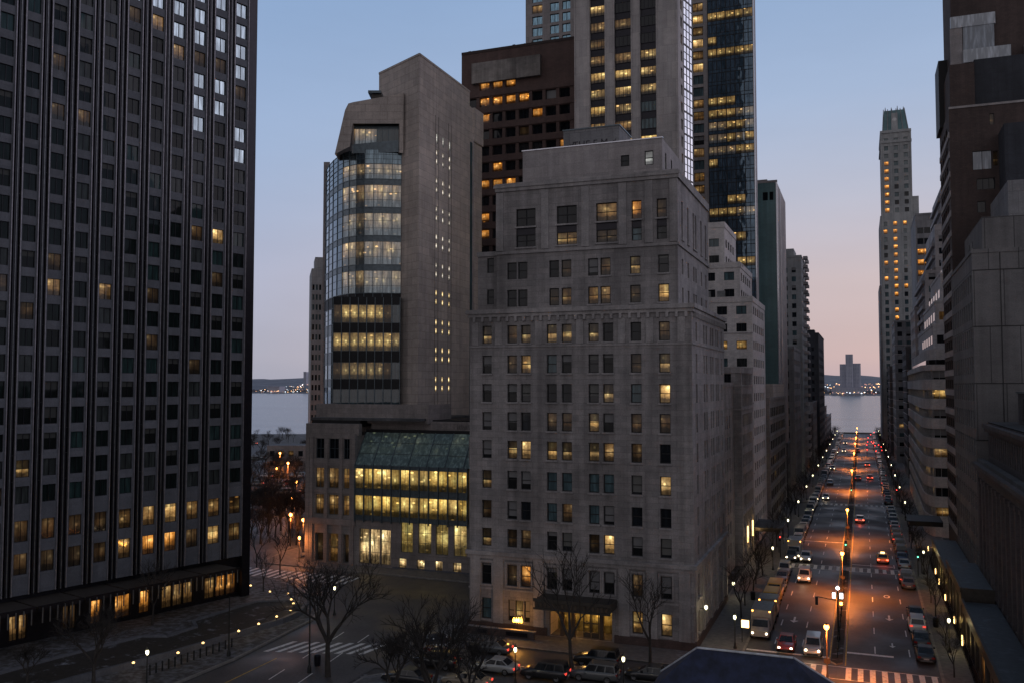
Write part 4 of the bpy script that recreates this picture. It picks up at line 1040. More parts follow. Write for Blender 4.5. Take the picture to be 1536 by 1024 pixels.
# balcony tower D
def dx(b):
    m = MB()
    for k in range(24):
        z = 5+2.85*k; m.box(-17.6, -16.2, 312, 316, z, z+.9, 'pale_panel'); m.box(-17.6, -16.4, 322, 326, z, z+.9, 'pale_panel')
    b.part('balconies', m)
    m = MB(); m.box(-25.5, -20, 304, 316, 70, 73, 'blue_grey_stone'); b.part('roof_housing', m)
b = simple('apartment_tower', 'pale blue grey apartment tower with a ladder of balconies, left of the avenue', 'tower', -27, -17.6, 302, 330, 70, 'blue_grey_stone', [(-23.2, -21.9), (-20.6, -19.3)], rows_even(4, 22, 2.9, 1.6), rk(35, (('g_dark', 5), ('g_cool', 4), ('g_curtain', 3))), scols=[(304+4*i, 306+4*i) for i in range(6)], fr=False, extra=dx); b.done()
b = simple('apartment_tower', 'dark narrow tower at the lake end of the avenue, left side', 'tower', -27, -16.2, 385, 440, 49.5, 'dark_slab', [(-21, -20), (-19, -18)], rows_even(3, 13, 3.3, 1.5), rk(36, (('g_black', 6), ('g_dim', .6))), scols=[(388+6*i, 391+6*i) for i in range(8)], fr=False, cap=60)
m = MB(); m.box(-23, -18, 390, 400, 49.5, 51.5, 'dark_slab'); b.part('roof_housing', m); b.done()
for k, (y0, y1, h, mt, lb) in enumerate(((230, 238.5, 14, 'classic_stone', 'low stone house before the teal slab block, left of the avenue'), (332, 352, 18, 'classic_stone', 'brownish low house past the balcony tower, left of the avenue'), (354, 383, 22, 'grey_tower', 'plain grey mid rise just before the dark narrow tower'), (445, 490, 18, 'red_brick', 'dark brick house near the lake end, left of the avenue'), (494, 560, 12, 'classic_stone', 'last low building before the lake, left of the avenue'))):
    b = simple('town_house', lb, 'building', -28, -17.2, y0, y1, h, mt, [(-20.5, -19)], rows_even(2.5, int((h-1)/3.3), 3.3, 1.7), rk(40+k, (('g_dark', 4), ('g_mid', .7), ('g_dim', 1))), scols=[(y0+1.2+3*i, y0+2.8+3*i) for i in range(int((y1-y0-2)/3))], fr=False, cap=60); b.done()
# thin tower far left behind the curved one
def thin():
    zA = lambda py, d: CAMH+(578-py)/FPX*d; D = 260
    b = Bld('apartment_tower', *cam2w((475-768)/FPX*D, D), 'slim grey apartment tower showing left of the curved glass tower', 'tower', fr=False, cap=100)
    P0, P1 = cam2w((466-768)/FPX*D, D), cam2w((486-768)/FPX*D, D+1); F = Fc(*P0, math.atan2(P1[1]-P0[1], P1[0]-P0[0])); w = math.dist(P0, P1); r = random.Random(9)
    H = zA(402, D); rows = rows_even(4, int((H-6)/2.9), 2.9, 1.6)
    b.grid(F, 0, w, 0, H, [(.3+.95*i, .85+.95*i) for i in range(4)], rows, lambda i, j: pick(r, (('g_cool', 3), ('g_dark', 4), ('g_teal', 2))), .2, 'blue_grey_stone')
    m = MB(); q0 = F.p(w, 0, -20); q1 = F.p(0, 0, -20); m.prism([F.p(0, 0, -.01)[:2], F.p(w, 0, -.01)[:2], q0[:2], q1[:2]], 0, H-.01, 'blue_grey_stone', 'roof_grey') if False else None
    m.face([F.p(0, 0, -20), F.p(0, 0, 0), F.p(0, H, 0), F.p(0, H, -20)], 'blue_grey_stone'); m.face([F.p(w, 0, 0), F.p(w, 0, -20), F.p(w, H, -20), F.p(w, H, 0)], 'blue_grey_stone'); m.face([F.p(0, H, 0), F.p(w, H, 0), F.p(w, H, -20), F.p(0, H, -20)], 'roof_grey')
    m.fbox(F, 1.0, w, -12, -1, H, zA(384, D), 'blue_grey_stone'); b.part('flanks', m); b.done()
thin()

# ================================================================== RIGHT SIDE
# brick tower R5
def r5():
    b = Bld('brick_tower', 25, 157, 'tall dark brick tower with pale stepped top panels and boarded window, at the right edge', 'tower', frame='dark_frame', t=.08)
    X0, X1, Y0, Y1 = 13.7, 46, 157, 175; F = FX(Y0); r = random.Random(61); z1 = 72.6
    rects = []
    def add(a0, a1, q0, q1, k, nx=2, ny=1): rects.append((a0, a1, q0, q1)); b.win(F, (a0+a1)/2, q0, a1-a0, q1-q0, k, .2, nx, ny)
    add(16.9, 19.6, 62.4, 65.4, 'g_pale', 2, 1); add(19.75, 20.5, 62.8, 65.2, 'g_dim', 1, 2); add(19.4, 20.1, 69.4, 71.2, 'g_dim', 1, 1)
    add(17.4, 20.0, 59.2, 61.0, 'g_black', 3, 1); add(17.4, 18.6, 55.6, 57.4, 'g_room', 1, 1)
    for i in range(4):
        for j in range(16): add(24+5*i, 26+5*i, 8+3.6*j, 9.8+3.6*j, pick(r, TB))
    facade(b.wall, F, X0, X1, 0, z1, rects, .25, 'red_brick')
    S = SXL(X0, Y1); sc = [(1+3.5*i, 3.9+3.5*i) for i in range(4)]; rows = rows_even(6, 21, 3.15, 1.5)
    b.grid(S, 0, Y1-Y0, 0, z1, sc, rows, lambda i, j: pick(r, (('g_dark', 5), ('g_cool', 3), ('g_curtain', 4))), .25, 'red_brick', 2, 1); box_body(b, X0, X1, Y0, Y1, 0, z1, 'red_brick', side='L')
    m = MB()
    for (q0, q1) in rows: m.box(X0-.12, X0-.003, Y0, Y1, q0-1.1, q0-.15, 'pale_panel')
    m.box(X0-.05, X1, Y0-.12, Y0-.003, z1-.1, z1+.25, 'pale_panel'); b.part('balcony_bands', m)
    up = MB(); up.box(14.0, 17.6, 158, 174, z1, 80.0, 'red_brick'); up.box(17.601, 46, 158.3, 174, z1, 80.5, 'dark_slab'); up.box(13.2, 15.0, 168, 175.5, z1, 84.2, 'dark_frame')
    up.box(14.6, 46, 160.5, 174, 80.5, 100, 'red_brick'); up.box(16.2, 23.0, 159.2, 160.49, 80.5, 82.6, 'g_pale'); up.box(25, 30, 159.2, 160.49, 80.5, 82.6, 'g_pale'); up.box(16.3, 20.8, 160.0, 160.49, 82.61, 86.6, 'g_pale2'); up.box(14.4, 16.2, 160.0, 160.49, 80.5, 86.6, 'pale_panel'); up.box(14.5, 21.0, 159.9, 160.49, 86.61, 88.5, 'g_pale')
    b.part('upper_storeys', up)
    m = MB(); m.box(20.6, 24.5, 150.8, 156.99, 0, 67.8, 'dark_slab'); m.box(22.6, 30, 149, 156.98, 0, 58.6, 'classic_stone'); b.part('side_block', m); b.done()
glass_mat('g_pale', (.26, .28, .31), rough=.3, spec=.6); glass_mat('g_pale2', (.16, .18, .21), rough=.2, spec=.6)
r5()
def r6():
    b = Bld('concrete_block', 25, 128, 'blank grey concrete panel building with stepped roof, at the right edge', 'building', frame='grey_metal', cap=100)
    X0, X1, Y0, Y1, H = 13.4, 40, 128, 156, 45.4
    F = FX(Y0); facade(b.wall, F, X0, X1, 0, H, [(21.5, 22.6, 34, 37)], .3, 'concrete_panel'); b.win(F, 22.05, 34, 1.1, 3, 'g_black', .25)
    S = SXL(X0, Y1); r = random.Random(5)
    b.grid(S, 0, Y1-Y0, 0, H, [(1.2+2.7*i, 2.7+2.7*i) for i in range(10)], rows_even(2, 12, 3.5, 2.3), lambda i, j: pick(r, (('g_dark', 5), ('g_room', 2), ('g_curtain', 2))), .2, 'concrete_panel', 1, 2)
    box_body(b, X0, X1, Y0, Y1, 0, H, 'concrete_panel', side='L')
    m = MB(); m.box(15.0, 40, 131, 152, H, 50.5, 'concrete_panel'); m.box(18.4, 40, 133, 150, 50.5, 55.5, 'grey_tower'); m.box(X0-.1, X1, Y0-.1, Y0+.3, H, H+.5, 'concrete_panel'); m.box(X0-.1, X0+.3, Y0+.3, Y1, H, H+.5, 'concrete_panel')
    for k in range(5): m.tube((14.2, 134+k*1.5, H), (14.2, 134+k*1.5, H+1.5+(k % 2)), .12, .12, 6, 'grey_metal')
    b.part('stepped_roof', m)
    m = MB()
    for x in (16.6, 20.0, 23.4, 26.8): m.box(x-.05, x+.05, Y0-.05, Y0-.003, 0, H, 'dark_frame')
    for z in (7.2, 14.4, 21.6, 28.8, 36.0, 43.2): m.box(X0, X1, Y0-.045, Y0-.002, z-.05, z+.05, 'dark_frame')
    b.part('panel_joints', m); b.done()
r6()
def r7():
    b = Bld('classical_building', 20, 80, 'dark classical building with heavy cornices and tall pilasters, at the bottom right corner', 'building', frame='dark_frame', t=.08)
    X0, X1, Y0, Y1, H = 13.7, 40, 62, 127, 18.9; S = SXL(X0, Y1); r = random.Random(15)
    cols = [(1.6+3.2*i, 3.0+3.2*i) for i in range(20)]
    b.grid(S, 0, Y1-Y0, 0, H, cols, [(5.2, 8.6), (9.6, 12.4), (13.4, 16.2)], lambda i, j: pick(r, (('g_black', 5), ('g_dark', 4), ('g_dim', .4))), .5, 'classic_stone', 1, 3)
    box_body(b, X0, X1, Y0, Y1, 0, H, 'classic_stone', side='L'); b.wall.face([(X0, Y0, 0), (X1, Y0, 0), (X1, Y0, H), (X0, Y0, H)], 'classic_stone')
    c = MB(); c.box(X0-1.0, X0-.001, Y0-1, Y1, H-.35, H+.1, 'classic_stone'); c.box(X0-.6, X0-.002, Y0-.6, Y1, H-.9, H-.351, 'classic_stone'); c.box(X0-.25, X0-.003, Y0, Y1, H-1.8, H-.901, 'classic_stone'); c.box(X0-.3, X0-.003, Y0, Y1, 4.2, 4.7, 'classic_stone')
    c.box(X0-.4, X0+.4, Y0, Y1, H+.1, H+.5, 'roof_grey'); b.part('cornice', c)
    p = MB()
    for i in range(21): y = Y1-.7-3.2*i; p.box(X0-.38, X0-.004, y-.45, y+.45, 4.71, H-1.81, 'classic_stone'); p.box(X0-.45, X0-.381, y-.55, y+.55, H-2.3, H-1.82, 'classic_stone'); p.box(X0-.45, X0-.381, y-.55, y+.55, 4.71, 5.2, 'classic_stone')
    b.part('pilasters', p)
    XA = X0+.9; S2 = SXL(XA, Y1-.5); r = random.Random(2); up = MB()
    cols2 = [(1.2+1.6*i, 2.0+1.6*i) for i in range(38)]
    rects = []
    for c0, c1 in cols2: rects.append((c0, c1, 19.8, 22.4)); b.win(S2, (c0+c1)/2, 19.8, .8, 2.6, 'g_black', .4, 1, 2)
    facade(up, S2, 0, Y1-Y0-.5, H+.1, 23.9, rects, .45, 'classic_stone')
    up.face([(XA, Y1-.5, H), (X1, Y1-.5, H), (X1, Y1-.5, 24), (XA, Y1-.5, 24)], 'classic_stone'); up.face([(XA, Y0, 24), (X1, Y0, 24), (X1, Y1-.5, 24), (XA, Y1-.5, 24)], 'roof_grey')
    up.box(XA-.7, XA-.001, Y0, Y1-.2, 23.3, 23.75, 'classic_stone'); up.box(XA-.4, XA-.002, Y0, Y1-.3, 22.8, 23.299, 'classic_stone')
    b.part('attic', up)
    m = MB(); m.box(17.2, 38, 64, 121, 24, 27.6, 'classic_stone'); m.box(17.0, 38.2, 63.8, 121.2, 27.6, 27.8, 'steel_blue')
    for y in range(66, 120, 3): m.box(17.15, 17.199, y, y+1.4, 24.6, 27.0, 'g_black')
    b.part('penthouse', m); b.done()
r7()
# low roofs between sidewalk and tall facades
def lowroof(y0, y1, z, lb, x0=9.9):
    e = Bld('shop_annexe', 11.5, y0, lb, 'building', cap=60, frame='bronze')
    S = SXL(x0, y1); r = random.Random(int(y0)); n = int((y1-y0)/4)
    e.grid(S, 0, y1-y0, 0, z, [(.6+4*i, 3.4+4*i) for i in range(n)], [(.5, z-1.0)], lambda i, j: pick(r, (('g_black', 4), ('g_mid', 1), ('g_dim', 1), ('g_amber', .5))), .2, 'bronze', 3, 1)
    w = e.wall; w.face([(x0, y0, 0), (13.3, y0, 0), (13.3, y0, z), (x0, y0, z)], 'bronze'); w.face([(13.3, y1, 0), (x0, y1, 0), (x0, y1, z), (13.3, y1, z)], 'bronze')
    m = MB(); m.face([(x0, y0, z), (13.3, y0, z), (13.3, y1, z), (x0, y1, z)], 'roof_tar'); m.box(x0-.1, x0+.15, y0, y1, z-.2, z+.35, 'bronze'); m.box(x0+.151, 13.3, y0, y0+.2, z+.001, z+.3, 'bronze')
    e.part('roof', m); e.done()
ground_mat('roof_tar', (.045, .055, .065), True, .78, .5, snowc=(.12, .14, .17), rough=.5)
lowroof(70, 112, 4.6, 'long low annexe with dark roof at the foot of the classical building'); lowroof(113, 131, 5.6, 'middle low annexe with patched pale roof, right of the avenue'); lowroof(131.4, 158, 4.2, 'far low annexe with flat tar roof below the brick tower')
# rounded white-banded building R4
def r4():
    b = Bld('office_block', 20, 188, 'rounded pale office block with horizontal window bands, right of the avenue', 'office building', frame='pale_frame_paint', t=.08)
    r = random.Random(6); H = 32.5; p = 3.68
    pts = [(24, 188), (12.4, 188)]
    for k in range(1, 7): t = R(15*k); pts.append((12.4-1.5*math.sin(t)+.0, 188+6*(1-math.cos(t))*1.0+k*.5))
    for k in range(1, 9): pts.append((10.9+.12*k, 198+k*9.5))
    segs = []
    for i in range(len(pts)-1):
        q, p_ = pts[i], pts[i+1]; w = math.dist(p_, q); segs.append((Fc(p_[0], p_[1], math.atan2(q[1]-p_[1], q[0]-p_[0])), w))
    sp = MB()
    for i, (F, w) in enumerate(segs):
        z = 0
        for j in range(8):
            z0 = 3.9+p*j; zz1 = z0+1.75
            sp.face([F.p(0, z), F.p(w, z), F.p(w, z0), F.p(0, z0)], 'white_brick')
            sp.face([F.p(0, z0, 0), F.p(w, z0, 0), F.p(w, z0, -.35), F.p(0, z0, -.35)], 'white_brick'); sp.face([F.p(0, zz1, -.35), F.p(w, zz1, -.35), F.p(w, zz1, 0), F.p(0, zz1, 0)], 'white_brick')
            n = max(1, round(w/4.5)) if i else 3
            for k in range(n):
                kd = pick(r, (('g_dark', 4), ('g_room', 2), ('g_curtain', 2), ('g_mid', 1.4), ('g_dim', 1.2)))
                if i == 0 and j in (6,): kd = 'g_office_y3'
                if i > 7 and j in (3, 4, 5) and k == 0 and i < 10: kd = 'g_office_y3'
                b.win(F, w*(k+.5)/n, z0, w/n-.02, 1.75, kd, .3, 3, 1)
            z = zz1
        sp.face([F.p(0, z), F.p(w, z), F.p(w, H), F.p(0, H)], 'white_brick')
    b.wall = sp
    rf = MB(); rf.face([(*q, H) for q in pts[::-1]]+[(24, 274, H)], 'roof_grey'); b.part('roof', rf)
    t2 = MB()
    in_ = [(24, 190)]+[(13.4, 190)]+[(12.3, 192.5), (11.9, 196)]+[(12.2, 230), (12.6, 262)]
    for z0, z1, mt in ((H, H+1.0, 'g_black'), (H+1.0, H+3.0, 'white_brick')):
        t2.prism([(24, 262)]+in_[::-1], z0, z1, mt, 'snow')
    b.part('setback_storey', t2)
    t3 = MB()
    for k, (x, y, z0, z1) in enumerate(((13.6, 200, H+3, H+8), (14.4, 204, H+8, H+13), (15.6, 206, H+13, H+19), (17.4, 209, H+19, H+24))):
        t3.box(x, 34, y, 250-k*8, z0, z1, 'white_brick'); 
        for q in range(2): t3.box(x+.7+q*2.4, x+2.3+q*2.4, y-.03, y-.004, z0+1.5, z0+3.2, 'g_black' if k != 1 or q else 'g_mid')
        t3.box(x-.1, 34, y-.12, y+.1, z1, z1+.5, 'white_brick'); t3.box(x-.12, x+.1, y+.1, 250-k*8, z1, z1+.5, 'white_brick')
        for q in range(5): t3.box(x-.03, x-.004, y+2+q*7, y+6+q*7, z0+1.5, z0+3.2, 'car_glass')
    b.part('stepped_penthouse', t3); b.done()
plain('pale_frame_paint', (.3, .3, .31), .6)
r4()
# R3 pale stepped tower
def r3():
    b = Bld('apartment_tower', 22, 250, 'pale tower with many terraces and white balcony fronts, left of the right edge brick tower', 'tower', fr=False, cap=100); r = random.Random(23)
    tiers = [(15.5, 40, 252, 290, 0, 58), (18.2, 40, 254, 288, 58, 70), (20.0, 40, 256, 286, 70, 80), (22.2, 40, 258, 284, 80, 85)]
    for (X0, X1, Y0, Y1, z0, z1) in tiers:
        rows = [(q, q+1.6) for q in [z0+1.1+3.2*i for i in range(30)] if q+1.8 < z1]
        b.grid(FX(Y0), X0, X1, z0, z1, [(X0+.9+2.6*i, X0+2.5+2.6*i) for i in range(4)], rows, lambda i, j: pick(r, (('g_dark', 5), ('g_cool', 3), ('g_curtain', 3), ('g_mid', .5))), .3, 'pale_panel', 1, 1)
        b.grid(SXL(X0, Y1), 0, Y1-Y0, z0, z1, [(1+4*i, 3.5+4*i) for i in range(int((Y1-Y0-1)/4))], rows, lambda i, j: pick(r, (('g_dark', 5), ('g_cool', 3), ('g_curtain', 3))), .3, 'pale_panel', 1, 1)
        box_body(b, X0, X1, Y0, Y1, z0, z1, 'pale_panel', side='L')
        m = MB()
        for (q0, q1) in rows: m.box(X0-.7, X0-.02, Y0+1, Y1-1, q0-1.0, q0-.1, 'pale_panel')
        b.part('balconies', m)
    b.done()
r3()
# R2 glass with lit rows
b = simple('office_tower', 'grey office tower with several fully lit amber floors, behind the slender crowned tower', 'tower', 17.8, 40, 330, 360, 86, 'grey_tower', [(18.3+2.1*i, 20.2+2.1*i) for i in range(8)], rows_even(40, 12, 3.6, 2.0), (lambda r: (lambda i, j: 'g_orange' if j in (4, 6, 7, 8, 9) and r.random() < .75 else 'g_dark'))(random.Random(3)), side='R', scols=[], fr=False)
b.done()
# R1 slender crowned tower
def r1():
    b = Bld('skyscraper', 16, 430, 'slender stone skyscraper with chamfered crown and amber windows, right of the avenue by the lake', 'skyscraper', fr=False, cap=100); r = random.Random(13)
    tiers = [(8.6, 26.5, 432, 470, 0, 66), (9.0, 25.2, 431, 465, 66, 95), (9.7, 24.0, 430, 460, 95, 112), (10.4, 21.6, 430, 455, 112, 143.5)]
    tiers = [(8.9, 24.8, 430, 470, 0, 104), (9.9, 21.9, 430.0, 460, 104, 141)]
    seq = 0
    for (X0, X1, Y0, Y1, z0, z1) in tiers:
        rows = [(q, q+2.0) for q in [z0+1.2+3.5*i for i in range(60)] if q+2.4 < z1]
        nb = 3 if z0 else 4; w = (X1-X0)/nb
        cols = [(X0+w*i+w*.28, X0+w*i+w*.72) for i in range(nb)]
        b.grid(FX(Y0), X0, X1, z0, z1, cols, rows, lambda i, j: ('g_orange' if ((i == 0 and z0 and j < 7 and r.random() < .8) or (z0 == 0 and i in (0, 1, 2) and r.random() < (.7 if i == 1 else .2) and j > 10)) else pick(r, (('g_teal', 4), ('g_dark', 2), ('g_cool', 3)))), .5, 'blue_grey_stone', 2, 1)
        b.grid(SXL(X0, Y1), 0, Y1-Y0, z0, z1, [(2+6*i, 5+6*i) for i in range(5)], rows, lambda i, j: pick(r, (('g_teal', 4), ('g_dark', 2), ('g_cool', 3))), .5, 'grey_tower', 1, 1)
        box_body(b, X0, X1, Y0, Y1, z0, z1, 'blue_grey_stone', side='L')
    m = MB()
    for i in range(4): x = 9.9+12.0*i/3; m.box(x-.35, x+.35, 429.7, 429.99, 0, 141, 'blue_grey_stone')
    m.box(9.4, 22.4, 429.5, 461, 136.5, 137.6, 'blue_grey_stone'); m.box(9.5, 22.3, 429.5, 461, 141, 142.2, 'blue_grey_stone'); m.box(21.95, 24.8, 430.5, 468, 104, 112, 'blue_grey_stone'); m.box(8.0, 8.89, 432, 462, 0, 73, 'grey_tower')
    m.box(24.81, 27.5, 431, 468, 0, 92, 'blue_grey_stone')
    b.part('piers_and_setbacks', m)
    c = MB(); c.hexa([(10.6, 431, 142.2), (21.2, 431, 142.2), (21.2, 459, 142.2), (10.6, 459, 142.2), (11.4, 433, 152), (19.8, 433, 152), (19.8, 457, 152), (11.4, 457, 152)], 'teal_panel')
    for i in range(6): x = 10.6+10.6*i/5; c.tube((x, 430.9, 142.2), (11.2+8.6*i/5, 432.9, 152.6), .25, .2, 4, 'blue_grey_stone')
    c.box(14.3, 16.9, 430.2, 431.8, 142.2, 150, 'blue_grey_stone'); c.lathe([(0, 0), (.9, 0), (.9, .1), (0, .1)], 12, 'white_frame', (15.6, 430.1, 147), 'y')
    for x in (12, 14.5, 17, 19.5): c.tube((x, 434, 152), (x, 434, 153.5+rnd.random()), .3, .1, 5, 'blue_grey_stone')
    b.part('crown', c); b.done()
r1()
for k, (y0, y1, x0, h, mt, lb) in enumerate(((276, 300, 14.2, 50, 'pale_panel', 'pale mid rise with dark windows just past the rounded block'), (302, 328, 12.8, 40, 'classic_stone', 'brownish grey block in the row right of the avenue'), (362, 395, 11.6, 52, 'grey_tower', 'grey flat block below the slender skyscraper'), (397, 428, 10.6, 36, 'classic_stone', 'low stone block at the foot of the slender skyscraper'), (475, 520, 9.9, 17, 'dark_slab', 'dark low building close to the lake, right of the avenue'), (524, 562, 9.6, 12, 'red_brick', 'last brick building before the lake, right of the avenue'))):
    b = simple('town_block', lb, 'building', x0, 34, y0, y1, h, mt, [(x0+1+3*i, x0+2.6+3*i) for i in range(3)], rows_even(2.5, int((h-1)/3.4), 3.4, 1.8), rk(50+k, (('g_dark', 4), ('g_mid', .7), ('g_cool', 2), ('g_curtain', 2))), side='R', scols=[(y0+1.2+3.4*i, y0+3.0+3.4*i) for i in range(int((y1-y0-2)/3.4))], fr=False, cap=80, bands=('pale_panel', [6+3.4*i for i in range(int((h-8)/3.4))])); b.done()
# kiosk roof on the right sidewalk
e = empty('entrance_canopy', (9.6, 176, 0), 'dark entrance canopy over the pavement, right side of the avenue', 'canopy')
m = MB(); m.box(7.2, 12.6, 172, 180, 4.2, 4.9, 'black_metal'); m.box(7.0, 12.6, 171.8, 180.2, 4.9, 5.05, 'dark_frame'); m.build('roof', e)
for x in (7.5,):
    for y in (172.4, 179.6): m = MB(); m.tube((x, y, 0.13), (x, y, 4.2), .07, .07, 8, 'black_metal'); m.build('post', e)
e = empty('entrance_canopy', (-15, 166, 0), 'dark entrance canopy over the pavement, left side of the avenue', 'canopy')
m = MB(); m.box(-17.9, -13.4, 160, 170, 3.6, 4.1, 'black_metal'); m.box(-18, -13.2, 159.8, 170.2, 4.1, 4.25, 'roof_grey'); m.build('roof', e)
for y in (160.5, 169.5): m = MB(); m.tube((-13.7, y, .13), (-13.7, y, 3.6), .07, .07, 8, 'black_metal'); m.build('post', e)
# blue hipped roof pavilion, near, below the camera
def blue():
    zr, ze = 12.0, 9.3
    def at(px, py, z): x, y = G(px, py, z); return (x, y, z)
    yr = G(1110, 978, zr)[1]; xl, xr = G(1047, 970, zr)[0], G(1190, 987, zr)[0]
    ye = G(1100, 1019, ze)[1]; xe = G(996, 1001, ze)[0]
    e = empty('pavilion', ((xl+xr)/2, ye+3, 0), 'small building with dark blue hipped roof and pale ridge trim, bottom edge foreground', 'pavilion')
    A_, B_ = Vector((xl, yr, zr)), Vector((xr, yr, zr)); xr2 = xr+(xl-xe)*.9; ez = ze
    C_ = Vector((xe, ye, ez)); D_ = Vector((xr2+.4, ye, ez)); yb = yr+(yr-ye)*.6
    m = MB(); m.face([C_, D_, B_, A_], 'blue_roof'); m.face([Vector((xe, yb, ez)), C_, A_], 'blue_roof'); m.face([D_, Vector((xr2+.4, yb, ez)), B_], 'blue_roof'); m.face([Vector((xr2+.4, yb, ez)), Vector((xe, yb, ez)), A_, B_], 'blue_roof')
    for k in range(14):
        t = (k+.5)/14; a = C_.lerp(D_, t); b_ = A_.lerp(B_, t); m.tube(a+Vector((0, 0, .02)), b_+Vector((0, 0, .02)), .03, .03, 4, 'roof_seam')
    m.build('roof', e)
    t = MB()
    for p, q in ((A_, B_), (C_, A_), (D_, B_)): t.tube(p+Vector((0, 0, .03)), q+Vector((0, 0, .03)), .075, .075, 6, 'snow')
    t.build('ridge_trim', e)
    w = MB(); w.box(xe+.5, xr2-.1, ye+.5, yb-.4, 0, ez, 'grey_granite'); w.build('wall', e)
    g = MB(); g.box(xe-.1, xr2+.5, ye-.12, ye+.02, ez-.3, ez+.02, 'grey_metal'); g.build('gutter', e)
blue()
# ================================================================== GROUND AND STREETS
def sheet(name, poly, z, mat, kind='structure'):
    m = MB(); m.face([(x, y, z) for x, y in poly], mat); return tag(m.build(name), kind=kind)
sheet('ground', [(-1500, -300), (1500, -300), (1500, 1180), (5, 578), (-330, 447), (-1500, -16)], -.06, 'earth')
sheet('lake', [(-9000, -600), (9000, -600), (9000, 3400), (-9000, 3400)], -1.6, 'lake_water')
m = MB(); m.face([(5, 578, -.06), (1500, 1180, -.06), (1500, 1180, -1.7), (5, 578, -1.7)], 'kerb_stone'); m.face([(-1500, -16, -.06), (-330, 447, -.06), (-330, 447, -1.7), (-1500, -16, -1.7)], 'kerb_stone'); m.face([(-330, 447, -.06), (5, 578, -.06), (5, 578, -1.7), (-330, 447, -1.7)], 'kerb_stone')
tag(m.build('shore_edge'), kind='structure')
XLK, XRK, XM0, XM1 = -12.5, 6.7, -3.5, -2.35
sheet('avenue', [(XLK, 40), (XRK, 40), (XRK, 572), (XLK, 572)], 0.0, 'asphalt')
sheet('cross_street', [(-48, 81), (90, 81), (90, 92.6), (-48, 92.6)], -.005, 'asphalt')
side = [(-62, 40), (-61, 78), (-62.5, 94), (-66, 102), (-76, 109), (-98, 119), (-122, 146), (-170, 232), (-262, 368), (-248, 378), (-155, 238), (-112, 158), (-95, 136), (-90, 121), (-50, 119.6), (-46.5, 117), (-46.5, 93), (-46.5, 60), (-44, 40)]
sheet('side_road', side, -.010, 'asphalt')
def pavement(name, poly, mat, z=.13):
    m = MB(); m.face([(x, y, z) for x, y in poly], mat)
    n = len(poly)
    for i in range(n):
        p, q = Vector(poly[i]), Vector(poly[(i+1) % n]); m.face([(*p, -.06), (*q, -.06), (*q, z), (*p, z)], 'kerb_stone')
        d = (q-p)
        if d.length < .01: continue
        d.normalize(); nrm = Vector((-d.y, d.x))*.28
        m.face([(*p, z+.004), (*q, z+.004), (*(q+nrm), z+.004), (*(p+nrm), z+.004)], 'kerb_stone')
    return tag(m.build(name), kind='structure')
pavement('pavement', [(-17.2, 98), (-43.6, 98), (-46.3, 98), (-46.3, 94), (-44, 92.8), (-15, 92.8), (XLK, 95), (XLK, 229), (-17.2, 229)][::-1], 'pavement')
pavement('pavement', [(XLK, 233), (XLK, 568), (-17.6, 568), (-17.6, 233)][::-1], 'pavement')
pavement('pavement', [(XRK, 95), (8.8, 92.8), (13.5, 92.8), (13.5, 229), (XRK, 229)], 'pavement')
pavement('pavement', [(XRK, 233), (13.5, 233), (13.5, 568), (XRK, 568)], 'pavement')
pavement('pavement', [(XRK, 40), (30, 40), (30, 80.8), (8.5, 80.8), (XRK, 79)], 'pavement')
pavement('pavement', [(-44.6, 40), (-14, 40), (XLK, 79), (-14.5, 80.8), (-43.5, 80.8), (-46, 78)][::1], 'snowy_pavement')
pavement('pavement', [(-91, 121.2), (-50, 120.2), (-44, 117.8), (-44, 126), (-87.5, 126), (-88, 160), (-92, 160), (-93, 130)], 'pavement')
pavement('pavement', [(-110, 40), (-62.3, 40), (-61.4, 78), (-62.8, 94.5), (-66.4, 102.4), (-76.4, 109.4), (-84, 113), (-110, 100)], 'snow_verge')
pavement('pavement', [(-98.5, 119.6), (-122.5, 146.6), (-170.6, 232), (-262, 368), (-290, 340), (-190, 220), (-135, 140), (-105, 112)][::-1], 'snow_verge')
# lake shore drive beyond the park: pale strips
sheet('shore_road', [(-700, 270), (-330, 425), (-330, 434), (-700, 280)], -.05, 'asphalt')
sheet('beach', [(-700, 285), (-330, 436), (0, 572), (5, 577.5), (-330, 446.5), (-700, 301)], -.045, 'snowy_pavement')
# painted markings
m = MB(); zp = .005
def rect(x0, x1, y0, y1, mat='road_paint', z=zp): m.face([(x0, y0, z), (x1, y0, z), (x1, y1, z), (x0, y1, z)], mat)
for yc, h in ((96.3, 4.0), (150.5, 3.2), (231, 3.2)):
    x = XLK+.4
    while x < XRK-.5:
        if not (XM0-.3 < x < XM1): rect(x, x+.52, yc-h/2, yc+h/2)
        x += 1.12
    for yy in (yc-h/2-.12, yc+h/2): rect(XLK+.2, XRK-.2, yy, yy+.14, z=zp+.002)
rect(XLK+.3, XM0-.2, 101.0, 101.5); rect(-2.0, 2.6, 103.6, 104.2); rect(-2.0, 4.0, 154.5, 154.9); rect(XLK+2, XM0-.2, 175, 175.4)
y = 104.5
while y < 560:
    if not 148 < y < 153 and not 228 < y < 234:
        for x in (-9.5, -6.6, .8, 4.2): rect(x-.06, x+.06, y, y+2.8)
    y += 8.2
rect(-2.15, -2.03, 99, 560, 'yellow_paint'); rect(-3.72, -3.6, 99, 560, 'yellow_paint')
